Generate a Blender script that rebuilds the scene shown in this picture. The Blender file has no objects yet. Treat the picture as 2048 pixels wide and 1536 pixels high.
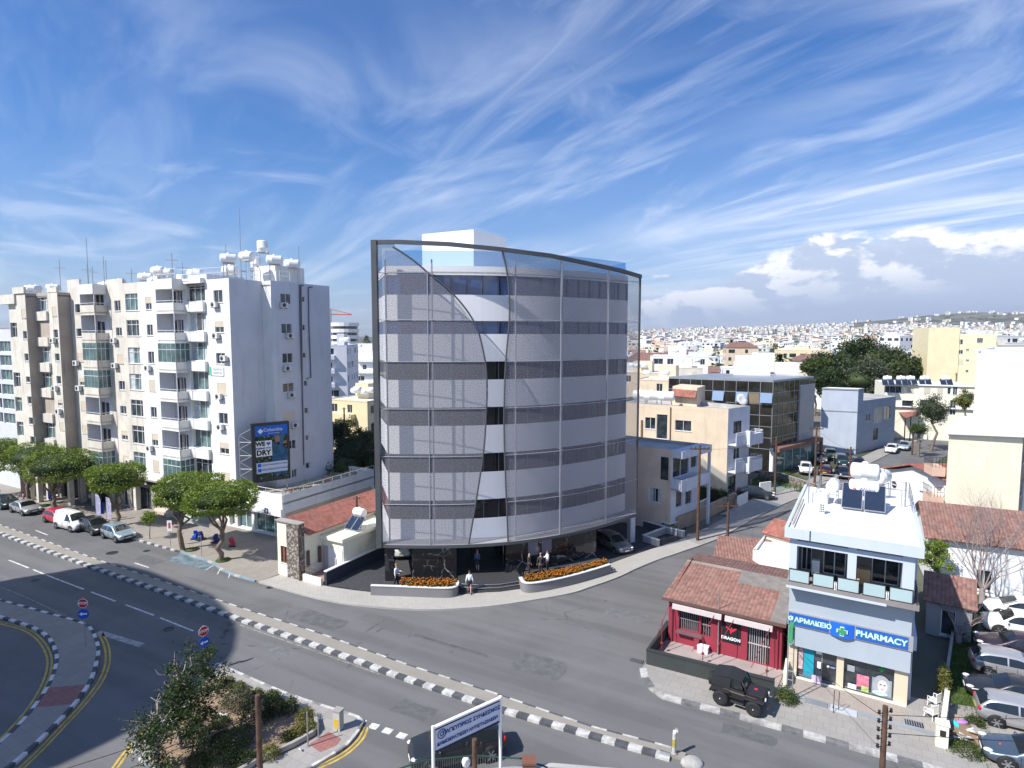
import bpy,math,random
import numpy as np
from mathutils import Vector,Matrix,noise
R=math.radians
sc=bpy.context.scene
COL=sc.collection
# camera
F,U0,V0,CZ=1200.0,1024.0,768.0,20.0
PITCH=math.atan(96/F)
cam=bpy.data.cameras.new('camera')
cam.sensor_width=36.0
cam.lens=36.0*F/2048
cam.clip_start,cam.clip_end=0.5,30000
co=bpy.data.objects.new('camera',cam)
COL.objects.link(co)
co.location=(0,0,CZ)
co.rotation_euler=(R(90)-PITCH,0,0)
sc.camera=co
cp,sp=math.cos(PITCH),math.sin(PITCH)
# light
SUN_AZ=R(31)
SUN_EL=R(47)
sl=bpy.data.lights.new('sun','SUN')
sl.energy=5.0
sl.angle=R(0.5)
sl.color=(1.0,0.96,0.9)
so=bpy.data.objects.new('sun',sl)
COL.objects.link(so)
ldir=Vector((math.cos(SUN_AZ)*math.cos(SUN_EL),math.sin(SUN_AZ)*math.cos(SUN_EL),-math.sin(SUN_EL)))
so.rotation_euler=ldir.to_track_quat('-Z','Y').to_euler()
so.location=(-60,-20,80)
sc.view_settings.view_transform='Standard'
sc.view_settings.look='None'
sc.view_settings.gamma=1
sc.view_settings.exposure=0.40
sc.render.engine='CYCLES'
sc.cycles.use_denoising=True
sc.cycles.max_bounces=6
sc.cycles.diffuse_bounces=3
sc.cycles.glossy_bounces=3
sc.cycles.transmission_bounces=4
sc.cycles.transparent_max_bounces=12
sc.cycles.volume_bounces=0
class NT:
 """small node-tree writer"""
 def __init__(s,tree):
  s.t=tree
 def n(s,typ,**kw):
  x=s.t.nodes.new(typ)
  for k,v in kw.items():
   setattr(x,k,v)
  return x
 def put(s,sock,v):
  if isinstance(v,bpy.types.NodeSocket):
   s.t.links.new(v,sock)
  elif v is not None:
   sock.default_value=v
 def m(s,op,a,b=None,c=None,clamp=False):
  x=s.n('ShaderNodeMath',operation=op,use_clamp=clamp)
  s.put(x.inputs[0],a)
  if b is not None:s.put(x.inputs[1],b)
  if c is not None:s.put(x.inputs[2],c)
  return x.outputs[0]
 def mix(s,f,a,b,blend='MIX'):
  x=s.n('ShaderNodeMix',data_type='RGBA',blend_type=blend)
  s.put(x.inputs[0],f);s.put(x.inputs[6],a);s.put(x.inputs[7],b)
  return x.outputs[2]
 def ramp(s,f,lo,hi,a=0.0,b=1.0):
  x=s.n('ShaderNodeMapRange',interpolation_type='SMOOTHSTEP')
  s.put(x.inputs[0],f);s.put(x.inputs[1],lo);s.put(x.inputs[2],hi)
  s.put(x.inputs[3],a);s.put(x.inputs[4],b)
  return x.outputs[0]
 def noise(s,vec,scale,detail=4,rough=.55,dist=0.0):
  x=s.n('ShaderNodeTexNoise')
  s.put(x.inputs['Vector'],vec)
  s.put(x.inputs['Scale'],scale);s.put(x.inputs['Detail'],detail)
  s.put(x.inputs['Roughness'],rough);s.put(x.inputs['Distortion'],dist)
  return x.outputs['Fac']
 def xyz(s,a,b,c):
  x=s.n('ShaderNodeCombineXYZ')
  s.put(x.inputs[0],a);s.put(x.inputs[1],b);s.put(x.inputs[2],c)
  return x.outputs[0]
 def mapping(s,vec,loc=(0,0,0),rot=(0,0,0),scale=(1,1,1)):
  x=s.n('ShaderNodeMapping')
  s.put(x.inputs[0],vec)
  x.inputs[1].default_value=loc;x.inputs[2].default_value=rot;x.inputs[3].default_value=scale
  return x.outputs[0]
# sky
world=bpy.data.worlds.new('World')
sc.world=world
world.use_nodes=True
wt=world.node_tree
wt.nodes.clear()
w=NT(wt)
sky=w.n('ShaderNodeTexSky',sky_type='NISHITA',sun_disc=False)
sky.sun_elevation=SUN_EL
sky.sun_rotation=R(270)-SUN_AZ
sky.altitude=50
sky.dust_density=0.6
sky.ozone_density=3.0
tc=w.n('ShaderNodeTexCoord')
sep=w.n('ShaderNodeSeparateXYZ')
w.put(sep.inputs[0],tc.outputs['Generated'])
dx,dy,dz=sep.outputs
hs=w.n('ShaderNodeHueSaturation')
w.put(hs.inputs['Color'],sky.outputs[0])
hs.inputs['Saturation'].default_value=1.30
hs.inputs['Hue'].default_value=0.503
base=w.mix(1.0,hs.outputs[0],w.mix(w.ramp(dz,0,.3),(.84,.92,1.16,1),(.60,.99,1.28,1)),'MULTIPLY')
zz=w.m('ADD',w.m('MAXIMUM',dz,0.0),0.10)
sheet=w.xyz(w.m('DIVIDE',dx,zz),w.m('DIVIDE',dy,zz),0.0)
def cirrus(seed,rot,sx,sy,scale,lo,hi,dist,detail=7,rough=.62):
 v=w.mapping(w.mapping(sheet,(0,0,0),(0,0,R(rot))),(seed,seed*.7,seed*.3),(0,0,0),(sx,sy,1))
 return w.ramp(w.noise(v,scale,detail,rough,dist),lo,hi)
c1=cirrus(19.2,-127,.42,1.15,.85,.42,.80,1.3,6,.56)
c2=cirrus(24.5,-122,.36,1.5,1.3,.44,.82,1.5,7,.58)
c3=cirrus(5.7,-80,.8,1.0,1.0,.48,.78,1.6,7,.60)
cov=w.ramp(w.noise(w.mapping(sheet,(1.3,4.2,0)),.42,2,.5),.36,.62)
right=w.ramp(w.m('ADD',dx,w.m('MULTIPLY',dz,.35)),-.35,.65,.34,1.0)
wisp=w.m('MAXIMUM',w.m('MAXIMUM',w.m('MULTIPLY',c1,cov),w.m('MULTIPLY',c2,w.m('MULTIPLY',right,.85))),w.m('MULTIPLY',c3,.40))
low=w.ramp(dz,.0,.42,1.0,0.0)
veil=w.m('MULTIPLY',w.m('MULTIPLY',low,right),w.noise(w.mapping(w.mapping(sheet,(0,0,2),(0,0,R(-125))),(0,0,0),(0,0,0),(.3,1,1)),.9,6,.6,.5))
wisp=w.m('ADD',w.m('MULTIPLY',wisp,.85),w.m('MULTIPLY',veil,.55),clamp=True)
col1=w.mix(wisp,base,(9.2,9.9,11.2,1))
az=w.m('ARCTAN2',dx,dy)
el=w.m('ARCSINE',dz)
pv=w.xyz(w.m('MULTIPLY',az,1.0),w.m('MULTIPLY',el,1.9),0.0)
n1=w.noise(w.mapping(pv,(2.2,.4,0)),7.0,9,.60,.25)
big=w.noise(w.mapping(pv,(5.1,0,0)),3.2,2,.5)
topel=w.m('ADD',w.ramp(az,-.05,.6,.045,.150),w.m('MULTIPLY',w.m('SUBTRACT',big,.5),.16))
h=w.m('DIVIDE',w.m('SUBTRACT',topel,el),.075)
dens=w.ramp(w.m('ADD',w.m('MULTIPLY',n1,1.9),w.m('MINIMUM',h,.62)),1.08,1.34)
azm=w.ramp(az,-.12,.26)
belo=w.ramp(el,.0,.05,.55,1.0)
dens=w.m('MULTIPLY',w.m('MULTIPLY',dens,azm),belo)
n2=w.noise(w.mapping(pv,(2.215,.425,0)),7.0,9,.60,.25)
lit=w.ramp(w.m('SUBTRACT',n1,n2),-.035,.055)
lit=w.m('MULTIPLY',lit,w.ramp(h,1.7,.2))
ccol=w.mix(lit,(5.6,6.5,8.2,1),(12.2,12.0,12.0,1))
col2=w.mix(w.m('MULTIPLY',dens,.88),col1,ccol)
bg=w.n('ShaderNodeBackground')
w.put(bg.inputs[0],col2)
bg.inputs[1].default_value=0.088
wo=w.n('ShaderNodeOutputWorld')
wt.links.new(bg.outputs[0],wo.inputs[0])
# geometry of the view, used to survey the place from the photograph
def ray(u,v):
 a,b=(u-U0)/F,-(v-V0)/F
 return Vector((a,cp+sp*b,-sp+cp*b))
def G(u,v,z=0.0):
 d=ray(u,v)
 t=(z-CZ)/d.z
 return Vector((d.x*t,d.y*t,z))
def at(u,v,Y):
 d=ray(u,v)
 t=Y/d.y
 return Vector((d.x*t,Y,CZ+d.z*t))
def zat(v,x,y):
 k=-(v-V0)/F
 return CZ+y*(k*cp+(-sp))/(cp+k*sp)*1.0 if False else CZ+y*(k*cp-sp)/(cp+k*sp)
def ulen(P,d,u,z=6.0):
 """distance along d from P at which the image column is u"""
 a=(u-U0)/F
 return(a*(cp*P[1]-sp*(z-CZ))-P[0])/(d[0]-a*cp*d[1])
# mesh and object helpers
class MB:
 def __init__(s,M=None):
  s.v,s.f,s.m,s.s,s.M=[],[],[],[],M
 def add(s,vs,fs,m=0,sm=False):
  b=len(s.v)
  if s.M is not None:
   s.v+=[tuple(s.M@Vector(p))for p in vs]
  else:
   s.v+=[tuple(p)for p in vs]
  for f in fs:
   s.f.append([b+i for i in f]);s.m.append(m);s.s.append(sm)
  return s
 def box(s,x0,x1,y0,y1,z0,z1,m=0):
  v=[(x0,y0,z0),(x1,y0,z0),(x1,y1,z0),(x0,y1,z0),(x0,y0,z1),(x1,y0,z1),(x1,y1,z1),(x0,y1,z1)]
  return s.add(v,[(0,3,2,1),(4,5,6,7),(0,1,5,4),(1,2,6,5),(2,3,7,6),(3,0,4,7)],m)
 def quad(s,a,b,c,d,m=0):
  return s.add([a,b,c,d],[(0,1,2,3)],m)
 def prism(s,pts,z0,z1,m=0,top=True,bot=True,mt=None):
  n=len(pts)
  v=[(p[0],p[1],z0)for p in pts]+[(p[0],p[1],z1)for p in pts]
  s.add(v,[(i,(i+1)%n,n+(i+1)%n,n+i)for i in range(n)],m)
  if top:s.add([(p[0],p[1],z1)for p in pts],[list(range(n))],m if mt is None else mt)
  if bot:s.add([(p[0],p[1],z0)for p in pts],[list(range(n))[::-1]],m)
  return s
 def tube(s,pts,r,n=8,m=0,cap=True,sm=True):
  pts=[Vector(p)for p in pts]
  rs=r if isinstance(r,(list,tuple))else[r]*len(pts)
  vs,fs=[],[]
  ref=None
  for i,p in enumerate(pts):
   a=pts[max(i-1,0)];b=pts[min(i+1,len(pts)-1)]
   d=(b-a)
   d=d.normalized()if d.length>1e-9 else Vector((0,0,1))
   if ref is None:
    ref=Vector((0,0,1))if abs(d.z)<.9 else Vector((1,0,0))
   x=d.cross(ref).normalized();y=d.cross(x).normalized()
   for k in range(n):
    t=2*math.pi*k/n
    vs.append(p+(x*math.cos(t)+y*math.sin(t))*rs[i])
  for i in range(len(pts)-1):
   for k in range(n):
    fs.append((i*n+k,(i+1)*n+k,(i+1)*n+(k+1)%n,i*n+(k+1)%n))
  s.add(vs,fs,m,sm)
  if cap:
   s.add(vs[:n],[list(range(n))],m);s.add(vs[-n:],[list(range(n))[::-1]],m)
  return s
 def lathe(s,prof,n=16,m=0,M=None,sm=True):
  """prof: (r, z) from bottom to top, about z"""
  vs,fs=[],[]
  for r,z in prof:
   for k in range(n):
    t=2*math.pi*k/n
    p=Vector((r*math.cos(t),r*math.sin(t),z))
    vs.append(M@p if M is not None else p)
  for i in range(len(prof)-1):
   for k in range(n):
    fs.append((i*n+k,i*n+(k+1)%n,(i+1)*n+(k+1)%n,(i+1)*n+k))
  return s.add(vs,fs,m,sm)
 def ball(s,c,r,m=0,n=12,k=8):
  rx,ry,rz=(r,r,r)if not isinstance(r,(tuple,list))else r
  M=Matrix.Translation(c)@Matrix.Diagonal((rx,ry,rz,1))
  return s.lathe([(max(1e-4,math.sin(math.pi*i/k)),-math.cos(math.pi*i/k))for i in range(k+1)],n,m,M)
 def mesh(s,name,mats,fix=False):
  me=bpy.data.meshes.new(name)
  me.from_pydata(s.v,[],s.f)
  for mm in(mats if isinstance(mats,(list,tuple))else[mats]):
   me.materials.append(mm)
  me.polygons.foreach_set('material_index',s.m)
  me.polygons.foreach_set('use_smooth',s.s)
  me.update()
  return me
def tag(o,label,cat,group=None):
 o['label']=label
 o['category']=cat
 if group:o['group']=group
 return o
def thing(name,label,cat,loc=(0,0,0),rz=0.0,group=None):
 o=bpy.data.objects.new(name,None)
 o.empty_display_size=.3
 COL.objects.link(o)
 o.location=loc;o.rotation_euler=(0,0,rz)
 return tag(o,label,cat,group)
def part(name,mb,mats,parent=None,label=None,M=None):
 me=mb.mesh(name,mats)if isinstance(mb,MB)else mb
 o=bpy.data.objects.new(name,me)
 COL.objects.link(o)
 if parent is not None:o.parent=parent
 if M is not None:o.matrix_basis=M
 if label:o['label']=label
 return o
def struct(name,mb,mats,kind='structure'):
 o=part(name,mb,mats)
 o['kind']=kind
 return o
def copy_tree(o,parent=None):
 c=o.copy();COL.objects.link(c)
 c.parent=parent
 for ch in list(o.children):copy_tree(ch,c)
 return c
def clone(o,loc,rz,label,group=None,scale=None):
 c=copy_tree(o)
 c.location=loc;c.rotation_euler=(0,0,rz)
 if scale:c.scale=(scale,)*3 if not isinstance(scale,tuple)else scale
 c['label']=label
 if group:c['group']=group
 return c
def FR(p,ang=0.0,z=None):
 return Matrix.Translation((p[0],p[1],p[2]if z is None and len(p)>2 else(z or 0)))@Matrix.Rotation(ang,4,'Z')
def edge(p,q,z=0.0):
 """frame of a facade: x runs p to q, outside is -y"""
 return Matrix.Translation((p[0],p[1],z))@Matrix.Rotation(math.atan2(q[1]-p[1],q[0]-p[0]),4,'Z')
def pick(M,u,v,off=0.0):
 """where the sight line (u, v) meets the facade M: (along, height)"""
 d=ray(u,v);o=Vector((0,0,CZ))
 Mi=M.inverted()
 o2=Mi@o;d2=Mi.to_3x3()@d
 t=(off-o2.y)/d2.y
 p=o2+d2*t
 return p.x,p.z
def prect(M,u0,v0,u1,v1,off=0.0):
 uc,vc=(u0+u1)/2,(v0+v1)/2
 a0,a1=pick(M,u0,vc,off)[0],pick(M,u1,vc,off)[0]
 z1,z0=pick(M,uc,v0,off)[1],pick(M,uc,v1,off)[1]
 return a0,a1,z0,z1
def wall(mb,x0,x1,z0,z1,holes=(),depth=.16,m=0,mi=None):
 hs=[(max(a,x0),min(b,x1),max(c,z0),min(d,z1))for a,b,c,d in holes]
 hs=[q for q in hs if q[1]-q[0]>.02 and q[3]-q[2]>.02]
 xs=sorted({x0,x1,*[q[0]for q in hs],*[q[1]for q in hs]})
 zs=sorted({z0,z1,*[q[2]for q in hs],*[q[3]for q in hs]})
 for j in range(len(zs)-1):
  zc=(zs[j]+zs[j+1])/2
  run=None
  for i in range(len(xs)):
   solid=False
   if i<len(xs)-1:
    xc=(xs[i]+xs[i+1])/2
    solid=not any(q[0]<xc<q[1]and q[2]<zc<q[3]for q in hs)
   if solid and run is None:run=xs[i]
   if not solid and run is not None:
    mb.quad((run,0,zs[j]),(xs[i],0,zs[j]),(xs[i],0,zs[j+1]),(run,0,zs[j+1]),m)
    run=None
 k=m if mi is None else mi
 for a,b,c,d in hs:
  mb.quad((a,0,c),(b,0,c),(b,depth,c),(a,depth,c),k)
  mb.quad((a,0,d),(a,depth,d),(b,depth,d),(b,0,d),k)
  mb.quad((a,0,c),(a,depth,c),(a,depth,d),(a,0,d),k)
  mb.quad((b,0,c),(b,0,d),(b,depth,d),(b,depth,c),k)
# materials
MATS={}
def mat(name,col,rough=.8,var=.10,scale=.6,metal=0.0,bump=0.0,bscale=20,stain=0.0,stcol=(.16,.13,.10),spec=.4,emit=None,coat=0.0,grain=0.0,gscale=30):
 if name in MATS:return MATS[name]
 m=bpy.data.materials.new(name);MATS[name]=m
 m.use_nodes=True
 t=NT(m.node_tree)
 b=m.node_tree.nodes['Principled BSDF']
 b.inputs['Roughness'].default_value=rough
 b.inputs['Metallic'].default_value=metal
 b.inputs['Specular IOR Level'].default_value=spec
 b.inputs['Coat Weight'].default_value=coat
 b.inputs['Coat Roughness'].default_value=.05
 c=(*col,1)
 tcn=t.n('ShaderNodeTexCoord').outputs['Object']
 o=c
 if var>0:
  n=t.noise(tcn,scale,5,.6)
  o=t.mix(t.ramp(n,.3,.7),tuple(x*(1-var)for x in col)+(1,),tuple(min(1,x*(1+var*.7))for x in col)+(1,))
 if grain>0:
  g=t.noise(tcn,gscale,3,.7)
  o=t.mix(t.ramp(g,.35,.65,0,grain),o,(0.02,.02,.02,1))
 if stain>0:
  sv=t.mapping(tcn,(0,0,0),(0,0,0),(1.6,1.6,.14))
  s1=t.ramp(t.noise(sv,1.4,6,.65),.50,.78)
  s2=t.ramp(t.noise(tcn,.22,3,.5),.35,.65)
  o=t.mix(t.m('MULTIPLY',t.m('MULTIPLY',s1,s2),stain),o,(*stcol,1))
 t.put(b.inputs['Base Color'],o)
 if bump>0:
  bn=t.n('ShaderNodeBump')
  bn.inputs['Strength'].default_value=bump
  bn.inputs['Distance'].default_value=.02
  t.put(bn.inputs['Height'],t.noise(tcn,bscale,4,.6))
  t.put(b.inputs['Normal'],bn.outputs[0])
 if emit:
  b.inputs['Emission Color'].default_value=(*emit[:3],1)
  b.inputs['Emission Strength'].default_value=emit[3]
 return m
WHITE=mat('white_render',(.78,.77,.74),stain=.55,var=.05)
WHITE2=mat('fresh_white_paint',(.80,.80,.79),var=.04,stain=.28)
OLDWHITE=mat('weathered_white_render',(.66,.62,.54),stain=.85,var=.12,stcol=(.2,.15,.1))
GREYW=mat('cool_white_render',(.60,.62,.68),stain=.3,var=.06)
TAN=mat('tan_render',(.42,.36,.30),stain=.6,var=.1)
BEIGE=mat('beige_render',(.70,.57,.42),stain=.4,var=.07)
CREAM=mat('cream_render',(.84,.78,.60),stain=.25,var=.05)
LCREAM=mat('pale_cream_render',(.80,.77,.62),stain=.3,var=.05)
YELLOWR=mat('yellow_render',(.72,.55,.28),stain=.3)
PEACH=mat('peach_render',(.70,.48,.36),stain=.3)
BLUEG=mat('blue_grey_render',(.46,.51,.60),stain=.2,var=.05)
REDW=mat('dark_red_paint',(.28,.032,.055),rough=.7,stain=.25,var=.12,stcol=(.06,.02,.02))
FRAME=mat('white_aluminium',(.75,.76,.77),rough=.4,var=.03)
GREYF=mat('grey_aluminium',(.30,.32,.34),rough=.4,metal=.4,var=.03)
SHOPD=mat('shadowed_metal',(.05,.05,.05))
DARKM=mat('dark_metal',(.045,.047,.052),rough=.5,metal=.5,var=.1)
BROWNF=mat('brown_frame',(.12,.07,.045),rough=.5)
SHUT=mat('roller_shutter_beige',(.62,.54,.42),rough=.6,var=.05)
CURT=mat('curtain_cloth',(.50,.54,.56),rough=.9,var=.25,scale=3)
GLASS=mat('window_glass',(.035,.045,.055),rough=.06,var=.6,scale=1.2,spec=.8)
GREENG=mat('green_tinted_glass',(.10,.17,.17),rough=.08,var=.4,scale=1.1,spec=.7)
CONC=mat('concrete',(.34,.32,.29),stain=.5,var=.15,bump=.3)
ROOFG=mat('flat_roof_grey',(.42,.41,.39),var=.25,scale=.25,stain=.3)
ROOFW=mat('flat_roof_white',(.76,.75,.72),var=.06,scale=.3)
METAL=mat('galvanised_steel',(.42,.43,.45),rough=.45,metal=.6,var=.12)
TANKW=mat('white_tank',(.80,.80,.78),rough=.5,var=.04)
SOLAR=mat('solar_glass',(.02,.03,.055),rough=.12,spec=.9,var=.2)
WOODP=mat('pole_wood',(.11,.06,.04),var=.35,scale=3,bump=.4)
BLACK=mat('black_rubber',(.018,.018,.019),rough=.75)
CABLE=mat('cable_black',(.02,.02,.022),rough=.6)
MARBW=mat('white_stone_cap',(.72,.71,.69),rough=.5,var=.05)
TRUNK=mat('tree_bark',(.20,.155,.115),var=.35,scale=4,bump=.6,bscale=14)
TRUNKL=mat('pale_bark',(.36,.31,.27),var=.3,scale=4,bump=.5,bscale=14)
DIRT=mat('bare_soil',(.27,.19,.125),var=.3,scale=1.5,bump=.5,bscale=9)
PAINTW=mat('road_paint_white',(.62,.62,.60),var=.3,scale=2.5,rough=.7)
PAINTY=mat('road_paint_yellow',(.52,.36,.07),var=.3,scale=2.5,rough=.7)
KERBW=mat('kerb_white',(.50,.49,.47),var=.3,scale=3)
KERBB=mat('kerb_black',(.085,.09,.10),var=.3,scale=3)
SKIN=mat('skin',(.55,.33,.24),rough=.55,var=.04)
def leafmat(name,a,b,tr=.25):
 if name in MATS:return MATS[name]
 m=bpy.data.materials.new(name);MATS[name]=m
 m.use_nodes=True
 t=NT(m.node_tree)
 bs=m.node_tree.nodes['Principled BSDF']
 geo=t.n('ShaderNodeNewGeometry')
 o=t.mix(geo.outputs['Random Per Island'],(*a,1),(*b,1))
 n=t.noise(t.n('ShaderNodeTexCoord').outputs['Object'],.9,3)
 o=t.mix(t.ramp(n,.35,.65,0,.35),o,(*[x*.6 for x in a],1))
 t.put(bs.inputs['Base Color'],o)
 bs.inputs['Roughness'].default_value=.55
 bs.inputs['Specular IOR Level'].default_value=.3
 tl=t.n('ShaderNodeBsdfTranslucent')
 t.put(tl.inputs[0],o)
 mx=t.n('ShaderNodeMixShader')
 mx.inputs[0].default_value=tr
 out=m.node_tree.nodes['Material Output']
 m.node_tree.links.new(bs.outputs[0],mx.inputs[1])
 m.node_tree.links.new(tl.outputs[0],mx.inputs[2])
 m.node_tree.links.new(mx.outputs[0],out.inputs[0])
 return m
LEAF_F=leafmat('ficus_leaf',(.09,.16,.02),(.30,.38,.05))
LEAF_D=leafmat('dark_leaf',(.022,.045,.014),(.06,.09,.022))
LEAF_O=leafmat('olive_leaf',(.05,.065,.035),(.13,.15,.08))
LEAF_B=leafmat('bushy_leaf',(.035,.065,.014),(.12,.15,.035))
LEAF_Y=leafmat('yellow_green_leaf',(.10,.12,.02),(.26,.24,.05))
GRASSM=leafmat('grass_blade',(.05,.11,.018),(.13,.20,.04))
MARIG=leafmat('marigold_petal',(.50,.13,.01),(.62,.24,.012),.15)
def tilemat(name,col,sx=.0,pitch=.33,bandv=.5,patchy=.25):
 """roof tiles: courses along the eave (object y) and columns along the slope (object x)"""
 if name in MATS:return MATS[name]
 m=bpy.data.materials.new(name);MATS[name]=m
 m.use_nodes=True
 t=NT(m.node_tree)
 bs=m.node_tree.nodes['Principled BSDF']
 tcn=t.n('ShaderNodeTexCoord').outputs['Object']
 s=t.n('ShaderNodeSeparateXYZ');t.put(s.inputs[0],tcn)
 row=t.m('FRACT',t.m('DIVIDE',s.outputs[1],pitch))
 colm=t.m('ABSOLUTE',t.m('SINE',t.m('MULTIPLY',s.outputs[0],math.pi/.24)))
 cell=t.n('ShaderNodeTexWhiteNoise',noise_dimensions='2D')
 t.put(cell.inputs['Vector'],t.xyz(t.m('FLOOR',t.m('DIVIDE',s.outputs[0],.24)),t.m('FLOOR',t.m('DIVIDE',s.outputs[1],pitch)),0))
 o=t.mix(cell.outputs[0],tuple(x*(1-patchy)for x in col)+(1,),tuple(min(1,x*(1+patchy))for x in col)+(1,))
 o=t.mix(t.ramp(t.noise(tcn,.7,5,.6),.45,.75,0,.45),o,(.22,.17,.13,1))
 t.put(bs.inputs['Base Color'],o)
 bs.inputs['Roughness'].default_value=.85
 bn=t.n('ShaderNodeBump');bn.inputs['Strength'].default_value=1.0;bn.inputs['Distance'].default_value=.08
 t.put(bn.inputs['Height'],t.m('ADD',row,t.m('MULTIPLY',colm,bandv)))
 t.put(bs.inputs['Normal'],bn.outputs[0])
 return m
TILE=tilemat('clay_tiles',(.31,.115,.085))
TILE2=tilemat('old_clay_tiles',(.24,.125,.10),pitch=.28)
def asphalt(name,col,streak=R(-28.6)):
 m=bpy.data.materials.new(name);MATS[name]=m
 m.use_nodes=True
 t=NT(m.node_tree)
 bs=m.node_tree.nodes['Principled BSDF']
 tcn=t.n('ShaderNodeTexCoord').outputs['Object']
 st=t.noise(t.mapping(t.mapping(tcn,(0,0,0),(0,0,-streak)),(0,0,0),(0,0,0),(.05,.8,1)),1.0,4,.55)
 pt=t.noise(tcn,.16,5,.6)
 gr=t.noise(tcn,22,3,.7)
 o=t.mix(t.ramp(st,.38,.64),tuple(x*.87 for x in col)+(1,),tuple(x*1.09 for x in col)+(1,))
 o=t.mix(t.ramp(pt,.40,.72,0,.5),o,tuple(x*1.3+.008 for x in col)+(1,))
 o=t.mix(t.ramp(gr,.40,.70,0,.30),o,(.05,.05,.05,1))
 cr=t.n('ShaderNodeTexVoronoi',feature='DISTANCE_TO_EDGE')
 t.put(cr.inputs['Vector'],t.mapping(tcn));cr.inputs['Scale'].default_value=.16
 wv=t.m('ADD',cr.outputs['Distance'],t.m('MULTIPLY',t.noise(tcn,1.2,4),.06))
 crack=t.m('MULTIPLY',t.ramp(wv,.034,.028),t.ramp(t.noise(tcn,.07,2),.48,.60))
 o=t.mix(t.m('MULTIPLY',crack,.55),o,(.03,.03,.03,1))
 blot=t.ramp(t.noise(t.mapping(tcn,(7,3,0)),.8,3,.5),.70,.76,0,.45)
 o=t.mix(blot,o,(.04,.04,.042,1))
 t.put(bs.inputs['Base Color'],o)
 bs.inputs['Roughness'].default_value=.82
 bs.inputs['Specular IOR Level'].default_value=.3
 bn=t.n('ShaderNodeBump');bn.inputs['Strength'].default_value=.25;bn.inputs['Distance'].default_value=.02
 t.put(bn.inputs['Height'],t.noise(tcn,40,3));t.put(bs.inputs['Normal'],bn.outputs[0])
 return m
ASPH=asphalt('asphalt',(.150,.148,.147))
ASPH2=asphalt('side_asphalt',(.150,.148,.147))
def paver(name,col,w_=.4,h_=.2,mort=.55,rot=R(-28.6),var=.12):
 m=bpy.data.materials.new(name);MATS[name]=m
 m.use_nodes=True
 t=NT(m.node_tree)
 bs=m.node_tree.nodes['Principled BSDF']
 tcn=t.n('ShaderNodeTexCoord').outputs['Object']
 b=t.n('ShaderNodeTexBrick')
 t.put(b.inputs['Vector'],t.mapping(tcn,(0,0,0),(0,0,-rot)))
 b.inputs['Color1'].default_value=(*[x*(1-var)for x in col],1)
 b.inputs['Color2'].default_value=(*[x*(1+var)for x in col],1)
 b.inputs['Mortar'].default_value=(*[x*mort for x in col],1)
 b.inputs['Scale'].default_value=1;b.inputs['Mortar Size'].default_value=.012
 b.inputs['Brick Width'].default_value=w_;b.inputs['Row Height'].default_value=h_
 o=t.mix(t.ramp(t.noise(tcn,.3,6,.65),.35,.75,0,.35),b.outputs[0],tuple(x*.68 for x in col)+(1,))
 o=t.mix(t.ramp(t.noise(tcn,14,3,.7),.5,.75,0,.25),o,(.06,.06,.055,1))
 t.put(bs.inputs['Base Color'],o)
 bs.inputs['Roughness'].default_value=.8
 return m
PAVE_L=paver('worn_paving',(.30,.27,.235),.5,.5,.8,var=.06)
PAVE_N=paver('new_light_paving',(.42,.40,.36),.4,.2,.7,var=.05)
PAVE_G=paver('grey_slabs',(.33,.31,.285),.6,.6,.7,var=.06)
PAVE_D=paver('dark_setts',(.055,.056,.062),.22,.11,.7,var=.25)
PAVE_R=paver('red_tactile_paving',(.30,.13,.115),.3,.3,.7)
# ground, roads, pavements
def px(lst,z=0.0,s=1.0,o=(0,0)):
 return[G(o[0]+a/s,o[1]+b/s,z)for a,b in lst]
def resample(pts,step):
 pts=[Vector(p)for p in pts]
 out=[pts[0]];acc=0.0
 for a,b in zip(pts,pts[1:]):
  L=(b-a).length
  if L<1e-6:continue
  d=step-acc
  while d<=L:
   out.append(a+(b-a)*(d/L));d+=step
  acc=L-(d-step)
 return out
def smooth(pts,n=8):
 """Catmull-Rom through the points"""
 P=[Vector(p)for p in pts]
 P=[P[0]*2-P[1]]+P+[P[-1]*2-P[-2]]
 out=[]
 for i in range(1,len(P)-2):
  for k in range(n):
   t=k/n
   a,b,c,d=P[i-1:i+3]
   out.append(.5*((2*b)+(c-a)*t+(2*a-5*b+4*c-d)*t*t+(3*b-a-3*c+d)*t**3))
 out.append(P[-2])
 return out
def band(mb,pts,wl,wr,z0,z1,m=0,alt=None,side=False):
 """ribbon along a path, wl to its left and wr to its right; alt = materials taken in turn"""
 P=[Vector((p[0],p[1],0))for p in pts]
 n=len(P)
 L,Rr=[],[]
 for i,p in enumerate(P):
  d=(P[min(i+1,n-1)]-P[max(i-1,0)])
  d.normalize()
  nn=Vector((-d.y,d.x,0))
  L.append(p+nn*wl);Rr.append(p-nn*wr)
 for i in range(n-1):
  mm=alt[i%len(alt)]if alt else m
  a,b,c,d=Rr[i],Rr[i+1],L[i+1],L[i]
  mb.quad((a.x,a.y,z1),(b.x,b.y,z1),(c.x,c.y,z1),(d.x,d.y,z1),mm)
  if z1-z0>.02:
   mb.quad((a.x,a.y,z0),(b.x,b.y,z0),(b.x,b.y,z1),(a.x,a.y,z1),mm)
   mb.quad((c.x,c.y,z0),(d.x,d.y,z0),(d.x,d.y,z1),(c.x,c.y,z1),mm)
 if z1-z0>.02:
  for a,b in((Rr[0],L[0]),(L[-1],Rr[-1])):
   mb.quad((b.x,b.y,z0),(a.x,a.y,z0),(a.x,a.y,z1),(b.x,b.y,z1),m if not alt else alt[0])
def gauss(x,y,cx,cy,sx,sy,a):
 return a*math.exp(-((x-cx)/sx)**2-((y-cy)/sy)**2)
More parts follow.
